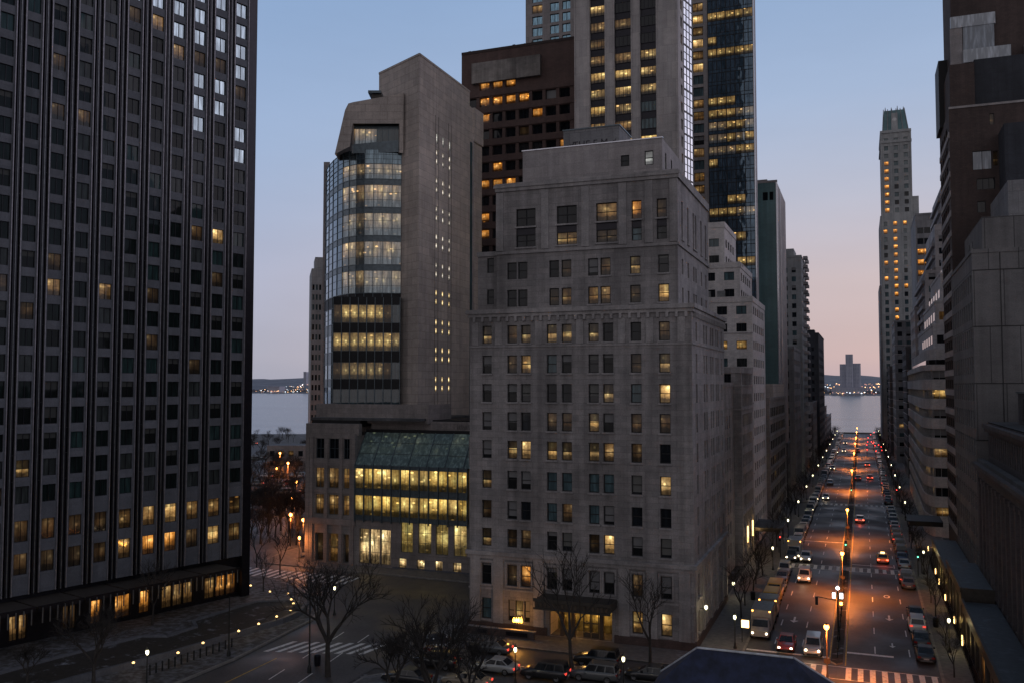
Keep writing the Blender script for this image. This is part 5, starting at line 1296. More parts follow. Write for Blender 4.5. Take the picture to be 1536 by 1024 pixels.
# arrows
def arrow(x, y, s=1, flip=1):
    for pts in ([(-.1, -1.1), (.1, -1.1), (.1, .4), (-.1, .4)], [(-.42, .4), (.42, .4), (0, 1.25)]):
        m.face([(x+a*s, y+b_*s*flip, zp+.001) for a, b_ in (pts if flip > 0 else pts[::-1])], 'road_paint')
arrow(2.6, 121, 1.15, -1); arrow(2.6, 108.5, .8, -1); arrow(-8.2, 116, 1.2, -1)
t_ = 16
for k in range(t_): a0 = 2*math.pi*k/t_; a1 = 2*math.pi*(k+1)/t_; m.face([(2.6+.4*math.cos(a0), 133+.9*math.sin(a0), zp), (2.6+.4*math.cos(a1), 133+.9*math.sin(a1), zp), (2.6+.25*math.cos(a1), 133+.6*math.sin(a1), zp), (2.6+.25*math.cos(a0), 133+.6*math.sin(a0), zp)], 'road_paint')
# cross street and side road
for x in range(-42, 80, 7): rect(x, x+2.8, 86.7, 86.85, z=0.0)
for k in range(9): # crosswalk by the planting bed
    x = -60.5+k*1.25; m.face([(x, 81.5+k*.35, 0), (x+.55, 81.6+k*.35, 0), (x+1.3, 86.0+k*.35, 0), (x+.75, 85.9+k*.35, 0)], 'road_paint')
for k in range(16): x = -90+k*1.3; m.face([(x, 112.8, 0), (x+.55, 112.8, 0), (x+.35, 117.8, 0), (x-.2, 117.8, 0)], 'road_paint')
for k in range(5):
    for dx in (0, 3.3): x = -52.5+dx-k*.9; y = 60+k*7.0; m.face([(x, y, 0), (x+.14, y, 0), (x-.3, y+3.2, 0), (x-.44, y+3.2, 0)], 'road_paint')
m.face([(-57.2, 50, 0), (-57.05, 50, 0), (-57.6, 80, 0), (-57.75, 80, 0)], 'yellow_paint'); pass
tag(m.build('road_markings'), kind='structure')
# median
m = MB(); m.prism([(XM0, 99.5), (XM0+.55, 98.8), (XM1, 99.5), (XM1, 148.6), (XM0, 148.6)], -.05, .16, 'kerb_stone', 'soil'); m.prism([(XM0, 152.6), (XM1, 152.6), (XM1, 229), (XM0, 229)], -.05, .16, 'kerb_stone', 'soil'); m.prism([(XM0, 233), (XM1, 233), (XM1, 570), (XM0, 570)], -.05, .16, 'kerb_stone', 'soil')
tag(m.build('median'), kind='structure')
m = MB(); m.box(-14, 9, 572, 573, -.05, .9, 'kerb_stone'); tag(m.build('sea_wall'), 'low pale wall closing the avenue at the water', 'wall')
# ---------------------------------------------------------------- planting bed with lights before the dark tower
e = empty('planting_bed', (-70, 88, 0), 'raised planting bed with curved wall and small lights before the dark slab tower', 'planting bed')
bp = [(-65.6, 95.5), (-65.4, 91.5), (-66.6, 84.5), (-68.2, 76), (-71, 66), (-73, 55), (-80, 55), (-77.5, 70), (-75.2, 79.5), (-72.6, 80.5), (-72.2, 85), (-74.4, 87), (-73.5, 97.5), (-70.4, 99.6), (-67, 98.6)]
m = MB(); m.prism(bp, .1, .5, 'pavement', 'soil'); m.build('soil', e)
m = MB()
for i in range(len(bp)):
    p, q = Vector(bp[i]), Vector(bp[(i+1) % len(bp)]); d = (q-p).normalized(); n_ = Vector((-d.y, d.x))*.4
    m.hexa([(*p, .1), (*q, .1), (*(q+n_), .1), (*(p+n_), .1), (*p, .74), (*q, .74), (*(q+n_), .74), (*(p+n_), .74)], 'grey_granite')
m.build('wall', e)
emis('lamp_bed', (1.0, .62, .22), 2.6)
GL = [(376, 881), (405, 890), (431.8, 893), (436.8, 902), (440, 908), (436, 918), (415, 928), (388, 939), (358, 950), (304.5, 968), (267, 983), (200, 998)]
gm = MB(); gm.tube((0, 0, 0), (0, 0, .28), .05, .05, 6, 'lamp_post'); gm_me = gm.mesh('fixture'); 
gh_ = MB(); gh_.lathe([(0, .28), (.13, .32), (.15, .42), (0, .52)], 8, 'lamp_bed'); gh_me = gh_.mesh('light_head')
def point(parent, loc, energy, col, size=.15, name='bulb'):
    l = bpy.data.lights.new(name, 'POINT'); l.energy = energy; l.color = col; l.shadow_soft_size = size
    o = bpy.data.objects.new(name, l); COL.objects.link(o); o.parent = parent; o.location = loc; return o
for k, (px, py) in enumerate(GL):
    x, y = G(px, py, .8); r_ = empty('garden_light', (x, y, .74), ['small warm light beside the corner of the dark tower', 'small warm light on the curved bed wall nearest the building', 'warm light at the far tip of the planting bed wall', 'warm light at the bend of the planting bed wall', 'warm light on the outermost curve of the bed wall', 'warm light just past the curve of the bed wall', 'seventh warm light along the bed wall', 'eighth warm light along the bed wall', 'ninth warm light along the bed wall', 'warm light on the straight stretch of bed wall', 'warm light near the left end of the bed wall', 'last warm light of the bed wall, nearest the left edge'][k], 'light', 'small lights along the planting bed')
    o = bpy.data.objects.new('post', gm_me); COL.objects.link(o); o.parent = r_
    o = bpy.data.objects.new('light_head', gh_me); COL.objects.link(o); o.parent = r_
    point(r_, (0, 0, .75), 9, (1, .62, .25), .08)
# ================================================================== STREET LAMPS
def spot(parent, loc, energy, col, size=.2, name='bulb', ang=150):
    l = bpy.data.lights.new(name, 'SPOT'); l.energy = energy; l.color = col; l.shadow_soft_size = size; l.spot_size = R(ang); l.spot_blend = .7
    o = bpy.data.objects.new(name, l); COL.objects.link(o); o.parent = parent; o.location = loc; return o
def lamp_meshes():
    a = MB(); a.lathe([(.2, 0), (.2, .12), (.13, .3), (.09, .6), (.06, .7), (.05, 2.9), (.09, 3.0), (.07, 3.08)], 10, 'lamp_post')
    b = MB(); b.lathe([(.06, 3.08), (.14, 3.22), (.15, 3.4), (.1, 3.55), (0, 3.6)], 10, 'lamp_white'); c = MB(); c.lathe([(.15, 3.55), (.1, 3.74), (.03, 3.78), (.02, 3.9), (0, 3.92)], 8, 'lamp_post')
    return a.mesh('post'), b.mesh('globe'), c.mesh('finial')
AL = lamp_meshes()
def acorn(x, y, label, e=55, grp='globe street lamps on the pavements', z=.13):
    r_ = empty('street_lamp', (x, y, z), label, 'street lamp', grp)
    for nme, me in zip(('post', 'globe', 'finial'), AL): o = bpy.data.objects.new(nme, me); COL.objects.link(o); o.parent = r_
    if e: point(r_, (0, -.35, 3.4), e*.45, (1, .85, .5), .15)
    return r_
ordn = ['first', 'second', 'third', 'fourth', 'fifth', 'sixth', 'seventh', 'eighth', 'ninth', 'tenth', 'eleventh', 'twelfth', 'thirteenth', 'fourteenth', 'fifteenth', 'sixteenth', 'seventeenth', 'eighteenth', 'nineteenth', 'twentieth']
def nth(i): return ordn[i] if i < 20 else 'number %d' % (i+1)
for i, y in enumerate([100.6, 145, 176, 205, 236, 266, 300, 335, 370, 410, 450, 490, 530]): acorn(-13.3, y, '%s white globe street lamp from the near corner, left pavement of the avenue' % nth(i), 120 if y < 380 else 0)
for i, y in enumerate([107.5, 150, 182, 212, 243, 275, 310, 345, 380, 420, 460, 500, 540]): acorn(8.2, y, '%s white globe street lamp from the near crossing, right pavement of the avenue' % nth(i), 90 if y < 380 else 0)
for (px, py, lb) in ((221, 976, 'globe lamp rising from the planting bed, far left'), (502, 880, 'globe lamp seen between the branches of the forked bare tree'), (688, 955, 'globe lamp beside the domed cart'), (773, 972, 'globe lamp before the silver sedan at the bottom edge'), (935, 986, 'globe lamp before the dark cars below the entrance marquee')):
    x, y = G(px, py, 3.55); acorn(x, y, lb, 60, 'globe street lamps near the front')
# wall lanterns on the apartment house
for (px, py, X, lb) in ((1059, 911, -17.2, 'lantern on the corner wall of the limestone apartment house'), (1100, 875, -17.2, 'lantern further along the side wall of the limestone apartment house')):
    r = ray(px, py); t = (X+.7)/r[0]; y, z = r[1]*t, CAMH+r[2]*t; r_ = empty('wall_lantern', (X+.25, y, z), lb, 'lantern')
    m = MB(); m.tube((-.2, 0, -.1), (.45, 0, -.1), .04, .04, 6, 'lamp_post'); m.build('bracket', r_, False); m = MB(); m.lathe([(.05, -.2), (.17, 0), (.16, .2), (0, .3)], 8, 'lamp_white', (.45, 0, 0)); m.build('globe', r_, False); point(r_, (.7, 0, .1), 45, (1, .85, .5), .15)
# sodium lamps on the median
def sodium_meshes():
    a = MB(); a.lathe([(.24, 0), (.24, .15), (.15, .5), (.1, .9), (.075, 1.0), (.06, 5.0), (.1, 5.05)], 10, 'brown_post'); a.box(-.3, .3, -.03, .03, 1.9, 2.35, 'brown_post')
    b = MB(); b.lathe([(.06, 5.05), (.2, 5.18), (.25, 5.35), (.2, 5.52), (0, 5.6)], 12, 'lamp_orange'); c = MB(); c.lathe([(.16, 5.52), (.05, 5.68), (0, 5.75)], 8, 'lamp_post')
    return a.mesh('post'), b.mesh('globe'), c.mesh('cap')
SM = sodium_meshes()
for i, y in enumerate([92.5, 132.5, 179, 262, 330, 385, 430, 480, 525]):
    r_ = empty('sodium_lamp', (-3.6 if i == 0 else -2.95, y, .0 if i == 0 else .16), '%s orange lamp on the central median from the near end' % nth(i), 'street lamp', 'orange lamps on the median')
    for nme, me in zip(('post', 'globe', 'cap'), SM): o = bpy.data.objects.new(nme, me); COL.objects.link(o); o.parent = r_
    spot(r_, (0, -.42, 5.1), [4500, 6500, 6500, 8500, 8500, 8000, 8000, 8000, 8000][i], (1.0, .26, .045), .3, ang=166)
# orange lamps in the park gap
for i, (px, py, X, H_) in enumerate(((436, 771, -89.5, 7), (455, 779, -90.5, 7.5), (432, 694, -170, 9), (420, 679, -210, 9), (449, 806, -91, 4), (445, 722, -140, 7), (437, 747, -118, 7), (415, 702, -160, 6))):
    r = ray(px, py); H_ = 5.6 if H_ == 7 or H_ == 7.5 else H_; t = (H_-CAMH)/r[2]; x, y = r[0]*t, r[1]*t
    r_ = empty('park_lamp', (x, y, 0), ['brightest orange lamp left of the podium corner', 'orange lamp right against the podium corner', 'orange lamp over the park beyond the trees', 'orange lamp near the shore road', 'small low orange lamp by the podium corner', 'faint orange lamp among the park trees', 'faint orange lamp above the park hedge', 'faint leftmost orange lamp in the park'][i], 'street lamp', 'orange lamps in the park')
    m = MB(); m.tube((0, 0, 0), (0, 0, H_-.3), .09, .06, 8, 'brown_post', True); m.build('post', r_, False); m = MB(); s = .27 if i < 4 else .18; m.lathe([(.05, H_-.3), (s, H_-.1), (s, H_+.12), (0, H_+.3)], 10, 'lamp_orange'); m.build('globe', r_, False)
    point(r_, (0, 0, H_-.6), (1400, 900, 2600, 1800, 350, 900, 900, 900)[i], (1.0, .30, .07), .3)
for rt_, yy_ in lamps_: point(rt_, Vector((-17.1, yy_, 4.0))-Vector(rt_.location), 90, (1, .6, .2), .3)
# torch lamp at the hotel wall
r_ = empty('flame_lantern', (-36.9, 96.4, .13), 'bright orange flame lantern on a post before the limestone wall, left of the entrance', 'lantern')
m = MB(); m.tube((0, 0, 0), (0, 0, 1.5), .06, .05, 6, 'lamp_post'); m.build('post', r_, False)
for k in range(4): m = MB(); m.lathe([(0, 1.5), (.16, 1.6), (.17, 1.8), (0, 2.1+.05*k)], 6, 'flame', (-.45+.3*k, 0, 0)); m.build('flame', r_, False)
m = MB(); m.box(-.6, .6, -.06, .06, 1.42, 1.5, 'lamp_post'); m.build('rack', r_, False); point(r_, (0, -.3, 1.9), 160, (1, .42, .08), .2)
r_ = empty('planter_wall', (-39, 96.0, .13), 'low reddish planter wall with dark plaques along the limestone facade', 'planter')
m = MB(); m.box(-43.4, -34.6, 95.6, 96.0, .13, .95, 'red_brick'); m.box(-43.5, -34.5, 95.55, 96.05, .95, 1.03, 'podium_stone'); m.build('wall', r_)
m = MB(); m.box(-41.6, -40.3, 95.55, 95.6, .35, .8, 'black_metal'); m.box(-38, -35.4, 95.55, 95.6, .35, .8, 'black_metal'); m.build('plaque', r_)
point(lt, (2, -6, 3), 1, (1, .6, .2)) if False else None
# entrance ceiling light of the apartment house
r_ = empty('entrance_light', (-30, 97, 3.8), 'warm ceiling light under the brown marquee', 'light')
m = MB(); m.lathe([(.25, 0), (.22, -.12), (0, -.16)], 10, 'lamp_warm'); m.build('shade', r_, False); point(r_, (0, 2.0, -.5), 130, (1, .5, .13), .4)
for i, x in enumerate((-50.5, -47.6)):
    r_ = empty('flood_light', (x+2.5 if i == 0 else -44.1, 164.4, SX(0) and 59.5), ('warm uplight at the foot of the pale tower\'s left pier', 'warm uplight between the first two glazed columns of the pale tower')[i], 'light')
    m = MB(); m.lathe([(0, 0), (.25, 0), (.3, .3), (0, .32)], 8, 'uplight'); m.build('head', r_, False); point(r_, (0, -.1, 1.2), 260, (1, .75, .35), .3)
# ================================================================== TRAFFIC SIGNAL ON THE MEDIAN
r_ = empty('traffic_signal', (-2.95, 108, .16), 'traffic signal with bright white lights and mast arm on the median', 'traffic signal')
m = MB(); m.lathe([(.2, 0), (.2, .3), (.1, .5), (.08, 5.4), (0, 5.45)], 10, 'lamp_post'); m.tube((0, 0, 4.3), (-2.2, 0, 4.6), .05, .04, 6, 'lamp_post'); m.tube((0, 0, 4.3), (.4, 0, 4.3), .04, .04, 6, 'lamp_post'); m.build('post', r_, False)
for (x, z) in ((-.4, 4.9), (.38, 4.9)):
    m = MB(); m.box(x-.22, x+.22, -.12, .12, z-.38, z+.38, 'black_metal'); m.build('signal_head', r_, False)
    m = MB(); m.box(x-.17, x+.17, -.15, -.121, z-.3, z+.3, 'signal_white'); m.build('signal_light', r_, False)
m = MB(); m.lathe([(0, 5.5), (.2, 5.6), (.2, 5.8), (0, 5.95)], 8, 'signal_white'); m.build('lamp', r_, False); m = MB(); m.box(-2.4, -2.1, -.12, .12, 3.7, 4.6, 'black_metal'); m.build('signal_head', r_, False)
m = MB(); m.box(.2, .48, -.15, -.05, 3.9, 4.2, 'lamp_orange'); m.build('hand_signal', r_, False)
for k, (x, y, side_) in enumerate(((-2.9, 155, 0), (XRK+.6, 148, 1), (XLK-.6, 156, 2), (-2.9, 236, 3), (XRK+.6, 236, 4))):
    r_ = empty('traffic_signal', (x, y, .13), ['signal post on the median at the second crossing', 'signal post on the right kerb at the second crossing', 'signal post on the left kerb at the second crossing', 'signal post on the median at the third crossing', 'red signal on the right kerb at the third crossing'][k], 'traffic signal')
    m = MB(); m.tube((0, 0, 0), (0, 0, 3.6), .07, .06, 8, 'lamp_post'); m.build('post', r_, False); m = MB(); m.box(-.17, .17, -.15, .15, 2.7, 3.6, 'black_metal'); m.build('signal_head', r_, False)
    m = MB(); m.lathe([(0, 0), (.11, 0), (.11, .05), (0, .06)], 10, 'signal_red' if k in (2, 4) else 'signal_green', (0, -.2, 3.35 if k in (2, 4) else 2.9), 'y'); m.build('signal_light', r_, False)
# far red and green lights over the end of the avenue
for k in range(14):
    x = rnd.uniform(1, 8.4); y = rnd.uniform(380, 540); z = rnd.uniform(1.2, 4)
    r_ = empty('traffic_signal', (x, y, 0), 'tiny red signal near the lake end of the avenue', 'traffic signal', 'tiny far signals at the lake end'); m = MB(); m.tube((0, 0, 0), (0, 0, z), .06, .06, 5, 'lamp_post'); m.build('post', r_, False); m = MB(); m.lathe([(0, z), (.16, z+.1), (.16, z+.3), (0, z+.42)], 6, 'signal_red'); m.build('signal_light', r_, False)

# dark median railing, fences, bollards
r_ = empty('median_railing', (-2.9, 100, .16), 'dark slim planters and posts strung along the near end of the median', 'railing')
m = MB()
for y in range(101, 147, 3): m.tube((-2.9, y, .16), (-2.9, y, 1.15), .045, .045, 6, 'lamp_post', True)
m.tube((-2.9, 101, 1.0), (-2.9, 146, 1.0), .025, .025, 5, 'lamp_post'); m.build('rail', r_)
r_ = empty('iron_fence', (9.6, 75, .13), 'black iron fence of thin bars along the right pavement', 'fence')
m = MB()
y = 93.2
while y < 157: m.tube((9.55, y, .13), (9.55, y, 1.9), .022, .018, 4, 'black_metal'); y += .32
for z in (.35, 1.7): m.box(9.53, 9.57, 93, 157, z, z+.05, 'black_metal')
for y in range(94, 158, 4): m.tube((9.55, y, .13), (9.55, y, 2.15), .06, .06, 6, 'black_metal', True)
m.build('bars', r_)
for k, (px, py, h, lb) in enumerate(((464, 1008, 9.5, 'tall thin dark pole left of the forked tree'), (343, 985, 6.3, 'thin dark pole by the planting bed corner'))):
    x, y = G(px, py, 0); m = MB(); m.lathe([(.22, 0), (.2, .5), (.09, .8), (.055, h), (0, h+.1)], 8, 'lamp_post'); o = m.build('utility_pole'); o.location = (x, y, 0); tag(o, lb, 'pole')
for k in range(14):
    x, y = G(215+k*9.5, 1012-k*3.2, 0); m = MB(); m.lathe([(.09, 0), (.08, .75), (.1, .8), (.09, .95), (0, 1.0)], 8, 'lamp_post'); o = m.build('bollard'); o.location = (x+.8, y, .13); tag(o, '%s small dark bollard from the left, along the kerb below the planting bed' % nth(k), 'bollard', 'bollards below the planting bed')
# annexe edge lights
for k, (px, py) in enumerate(((1393, 822), (1404, 856), (1410, 900), (1420, 948), (1433, 962), (1445, 990))):
    x = 9.5; r = ray(px, py); t = x/r[0]; y, z = r[1]*t, CAMH+r[2]*t
    r_ = empty('wall_light', (x, y, max(1.5, z)), ['faint yellow light at the far end of the annexe wall', 'yellow light on the annexe wall beyond the pale roof', 'yellow light beside the middle of the annexe wall', 'white green light on the annexe wall by the lamp', 'flickering yellow light on the near annexe wall', 'tallest yellow light, nearest on the annexe wall'][k], 'light', 'wall lights along the annexes')
    s = .32 if k == 5 else .16; m = MB(); m.box(-.12, .0, -.12, .12, -.2-s, .2+s, 'uplight'); m.build('lamp', r_, False); point(r_, (-.5, 0, 0), 25, (1, .7, .2), .1)
# ================================================================== VEHICLES
def loft(mb, secs, mat, caps=True):
    n = len(secs[0][1]); k0 = len(mb.v); mi = mb.mi(mat)
    for y, ps in secs: mb.v += [(x, y, z) for x, z in ps]
    for s in range(len(secs)-1):
        for i in range(n):
            j = (i+1) % n; a = k0+s*n
            mb.f.append((a+i, a+j, a+n+j, a+n+i)); mb.m.append(mi); mb.sm.append(True); mb.uv.append([(0, 0)]*4)
    if caps:
        mb.f.append(tuple(k0+i for i in range(n))[::-1]); mb.m.append(mi); mb.sm.append(False); mb.uv.append([(0, 0)]*n)
        a = k0+(len(secs)-1)*n; mb.f.append(tuple(a+i for i in range(n))); mb.m.append(mi); mb.sm.append(False); mb.uv.append([(0, 0)]*n)
def car_meshes(kind, paint, lights):
    """front looks towards +Y"""
    D = dict(sedan=(4.75, .91, 1.44, [(-2.37, .62), (-2.28, .9), (-1.5, 1.0), (-.9, .98), (.95, .95), (1.5, .86), (2.2, .74), (2.37, .55)], (-1.75, -1.05, .15, 1.1)),
             suv=(4.7, .95, 1.75, [(-2.35, .75), (-2.3, 1.08), (-1.5, 1.1), (0, 1.08), (1.1, 1.06), (1.6, 1.0), (2.2, .9), (2.35, .65)], (-2.28, -2.05, .45, 1.25)),
             van=(5.3, 1.0, 2.15, [(-2.65, .8), (-2.62, 1.2), (-1, 1.2), (1.3, 1.2), (1.9, 1.08), (2.5, .95), (2.65, .7)], (-2.62, -2.55, 1.1, 2.05)))[kind]
    Ln, w, H, prof, (g0, g1, g2, g3) = D; P = paint+'_paint_coat'
    body = MB(); secs = []
    for y, zt in prof:
        e = max(0, (abs(y)-Ln/2+.35)/.35); ww = w*(1-.12*e*e); zb = .24+.12*e
        secs.append((y, [(-ww*.9, zb), (-ww, zb+.16), (-ww, zt-.22), (-ww*.93, zt-.04), (-ww*.8, zt), (ww*.8, zt), (ww*.93, zt-.04), (ww, zt-.22), (ww, zb+.16), (ww*.9, zb)]))
    loft(body, secs, P)
    zb = min(z for y, z in prof if g0-.1 <= y <= g3+.1)-.03; 
    def ring(y, wd, z): return [(-wd, y, z), (wd, y, z)]
    # greenhouse: roof and pillars in paint, panes as glass
    wb, wt = w*.9, w*.74 if kind != 'van' else w*.86
    roof = [(-wt, g1, H-.04), (wt, g1, H-.04), (wt, g2, H-.02), (-wt, g2, H-.02)]
    base = [(-wb, g0, zb+.02), (wb, g0, zb+.02), (wb, g3, zb-.02), (-wb, g3, zb-.02)]
    body.face([(roof[0][0], roof[0][1], H), (roof[1][0], roof[1][1], H), (roof[2][0], roof[2][1], H), (roof[3][0], roof[3][1], H)], P)
    for i in range(4): j = (i+1) % 4; body.face([roof[i], roof[j], (roof[j][0]*.97, roof[j][1], H), (roof[i][0]*.97, roof[i][1], H)], P)
    body.hexa([base[0], base[1], base[2], base[3], roof[0], roof[1], roof[2], roof[3]], P)
    glass = MB()
    def pane(a, b_, c, d, off, m0=.07, m1=.08):
        a, b_, c, d = map(Vector, (a, b_, c, d)); n = (b_-a).cross(d-a).normalized()*off
        ab = (b_-a)*m0; dc = (c-d)*m0; q = [a+ab+(d-a)*m1, b_-ab+(c-b_)*m1, c-dc-(c-b_)*m1, d+dc-(d-a)*m1]
        glass.face([v+n for v in q], 'car_glass', uv=[(0, 0)]*4)
    pane(base[0], base[1], roof[1], roof[0], .012); pane(base[2], base[3], roof[3], roof[2], .012)
    for (i, j) in ((1, 2), (3, 0)):
        a, b_, c, d = map(Vector, (base[i], base[j], roof[j], roof[i])); 
        for t0, t1 in ((0.02, .36), (.38, .66), (.68, .98)) if kind != 'sedan' else ((.04, .5), (.53, .97)):
            pane(a.lerp(b_, t0), a.lerp(b_, t1), d.lerp(c, t1), d.lerp(c, t0), .012, .03, .1)
    body.box(-w*.6, w*.6, -Ln/2-.03, -Ln/2+.1, .3, .45, 'grey_metal'); body.box(-w*.6, w*.6, Ln/2-.1, Ln/2+.03, .32, .46, 'black_metal')
    body.box(-.26, .26, -Ln/2-.045, -Ln/2-.031, .5, .62, 'white_frame')
    for s in (-1, 1): body.box(s*(w+.02)-.09, s*(w+.02)+.09, g3-.55, g3-.35, zb+.02, zb+.17, P)
    wr = .33 if kind == 'sedan' else .37; wm = MB(); wm.lathe([(wr*.62, -.11), (wr*.95, -.115), (wr, -.06), (wr, .06), (wr*.95, .115), (wr*.62, .11)], 16, 'rubber')
    wm2 = MB(); wm2.lathe([(0, 0), (wr*.62, .02), (wr*.64, .10), (0, .085)], 10, 'rim'); wm2.lathe([(0, 0), (wr*.64, -.02), (wr*.64, -.10), (0, -.085)], 10, 'rim')
    for mb_ in (wm, wm2): mb_.v = [(v[2], v[0], v[1]) for v in mb_.v]
    hl, tl = MB(), MB()
    zh = prof[-2][1]-.12; hm = 'head_light' if lights == 'on' else 'head_off'; tm = 'tail_off' if lights == 'off' else 'tail_light'
    if lights == 'bright': tm = 'tail_bright'
    hl.lathe([(0, 0), (.13, -.01), (.13, -.1), (0, -.1)], 10, hm, (0, Ln/2-.03, zh), 'y'); tl.box(-.17, .17, -Ln/2-.02, -Ln/2+.15, prof[1][1]-.28, prof[1][1]-.1, tm)
    return dict(L=Ln, w=w, body=body, windows=glass, wheel=wm, rim=wm2, headlight=hl, taillight=tl, wr=wr, H=H)
_cc = {}
def get_car(kind, paint, lights):
    k = (kind, paint, lights)
    if k not in _cc:
        d = car_meshes(kind, paint, lights); q = {n: d[n].mesh('car_'+n) for n in ('body', 'windows', 'wheel', 'rim', 'headlight', 'taillight')}
        # single mesh for very distant cars
        a = MB()
        def addm(src, off=(0, 0, 0)):
            k0 = len(a.v); a.v += [(v[0]+off[0], v[1]+off[1], v[2]+off[2]) for v in src.v]
            for f, mm, s, u in zip(src.f, src.m, src.sm, src.uv): a.f.append(tuple(i+k0 for i in f)); a.m.append(a.mi(src.mats[mm])); a.sm.append(s); a.uv.append(u)
        addm(d['body']); addm(d['windows'])
        for sx in (-1, 1):
            for sy in (-1, 1): addm(d['wheel'], (sx*(d['w']-.1), sy*d['L']*.3, d['wr']))
            addm(d['headlight'], (sx*d['w']*.68, 0, 0)); addm(d['taillight'], (sx*d['w']*.72, 0, 0))
        q['all'] = a.mesh('car_far'); q['d'] = d; _cc[k] = q
    return _cc[k]
cnames = dict(sedan='sedan', suv='suv', van='van')
def car(kind, paint, x, y, rz, label, group=None, lights='off', far=False, name=None, cat='car', beam=0):
    q = get_car(kind, paint, lights); d = q['d']; name = name or 'parked_'+('car' if kind != 'van' else 'van')
    if far:
        o = bpy.data.objects.new(name, q['all']); COL.objects.link(o); o.location = (x, y, .005); o.rotation_euler = (0, 0, rz); return tag(o, label, cat, group)
    r_ = empty(name, (x, y, .005), label, cat, group, rz)
    def add(n, me, loc=(0, 0, 0), p=r_): o = bpy.data.objects.new(n, me); COL.objects.link(o); o.parent = p; o.location = loc; return o
    add('body', q['body']); add('windows', q['windows'])
    for sx in (-1, 1):
        for sy in (-1, 1): wv = add('wheel', q['wheel'], (sx*(d['w']-.1), sy*d['L']*.3, d['wr'])); add('rim', q['rim'], (0, 0, 0), wv)
        add('headlight', q['headlight'], (sx*d['w']*.68, 0, 0)); add('taillight', q['taillight'], (sx*d['w']*.72, 0, 0))
    if beam: l = point(r_, (0, d['L']/2+1.2, .55), beam, (1, .78, .5), .2, 'beam')
    return r_
PI = math.pi
# moving traffic (positions taken off the road surface)
def gp(px, py): return G(px, py, .4)
mv = [('sedan', 'red', (1180, 966), PI, 'small red car stopped just before the near crossing', 'on', 12), ('suv', 'silver', (1220, 972), PI, 'silver suv with headlights on, right lane before the near crossing', 'on', 14),
      ('suv', 'white', (1207, 866), PI, 'white suv waiting behind with headlights on', 'on', 14), ('sedan', 'white', (1209, 836), PI, 'white car directly behind the waiting white suv', 'on', 8),
      ('sedan', 'silver', (1239, 746), PI, 'car with headlights on just past the second crossing', 'on', 20), ('sedan', 'grey', (1245, 724), PI, 'dim car following near the third stop line', 'off', 0), ('sedan', 'black', (1249, 702), PI, 'dark car with headlights on beyond the third crossing', 'on', 0),
      ('sedan', 'grey', (1254, 678), PI, 'left of two cars with lights far up the avenue', 'on', 0), ('sedan', 'white', (1266, 676), PI, 'right of two cars with lights far up the avenue', 'on', 0), ('sedan', 'grey', (1268, 664), PI, 'far car with paired headlights before the lake', 'on', 0),
      ('sedan', 'yellow', (1324, 838), 0, 'yellow taxi with tail lights on in the right carriageway', 'bright', 0), ('sedan', 'white', (1290, 779), 0, 'white car with glaring rear lights in the right carriageway', 'bright', 0),
      ('sedan', 'grey', (1287, 717), PI*0, 'pale car beyond the second crossing, right carriageway', 'on', 0), ('sedan', 'red', (1305, 716), 0, 'reddish car with tail lights, right lane beyond the second crossing', 'bright', 0), ('sedan', 'grey', (1301, 697), 0, 'far car with red tail lights, right carriageway', 'bright', 0), ('suv', 'grey', (1286, 676), 0, 'car crossing lights far up the right carriageway', 'on', 0)]
for k_, p_, (px, py), rz, lb, li, bm in mv:
    x, y = gp(px, py)
    if rz and x < XM0: x = min(x, -5)
    o = car(k_, p_, x, y, rz, lb, 'moving cars on the avenue', li, False, 'moving_car', 'car', bm)
    if 'taxi' in lb: m = MB(); m.box(-.3, .3, -.35, -.1, 1.44, 1.6, 'lamp_warm'); m.build('roof_light', o, False)
    if 'glaring' in lb or 'bright' == li: point(o, (0, -3.2, .7), 25, (1, .12, .05), .2, 'glow')
# parked along both kerbs
pc = [('silver', 3), ('grey', 3), ('black', 4), ('white', 2), ('blue', 1.5), ('red', .7), ('tan', 1), ('green', .5)]
rp = random.Random(42)
y = 110.5; i = 0
leftspec = []
while y < 562:
    if abs(y-150.5) < 4.2 or abs(y-231) < 5: y += 1.5; continue
    kd = pick(rp, (('sedan', 5), ('suv', 3), ('van', .6))); col_ = pick(rp, pc)
    leftspec.append((y, kd, col_)); y += 5.25+rp.random()*.5
for i, (y, kd, col_) in enumerate(leftspec):
    if y < 121: continue
    if 121 <= y < 127: kd, col_ = 'van', 'yellow'
    lit = 'on' if rp.random() < (.6 if y < 200 else .3) else 'off'
    car(kd, col_, -11.35+rp.uniform(-.12, .12), y, PI, '%s %s parked at the left kerb, %s vehicle beyond the white truck' % (col_, kd, nth(i-2)), 'cars parked along the left kerb', lit, y > 190, cat='car' if kd != 'van' else 'van')
y = 104.6; i = 0
while y < 562:
    if abs(y-150.5) < 4.2 or abs(y-231) < 5: y += 1.5; continue
    if 124.5 < y < 139: y += 2; continue
    kd = pick(rp, (('sedan', 6), ('suv', 3))); col_ = pick(rp, pc)
    if i == 0: col_, kd = 'black', 'sedan'
    car(kd, col_, 5.55+rp.uniform(-.12, .12), y, 0, '%s %s parked at the right kerb, %s vehicle from the near crossing' % (col_, kd, nth(i)), 'cars parked along the right kerb', 'tail' if rp.random() < .3 else 'off', y > 190, cat='car'); i += 1
    y += 5.7+rp.random()*.7
car('suv', 'black', 5.4, 143.5, 0, 'dark suv with red tail lights alone just before the second crossing', None, 'tail')
plain('dull_white', (.26, .24, .235), .5, var=.12)
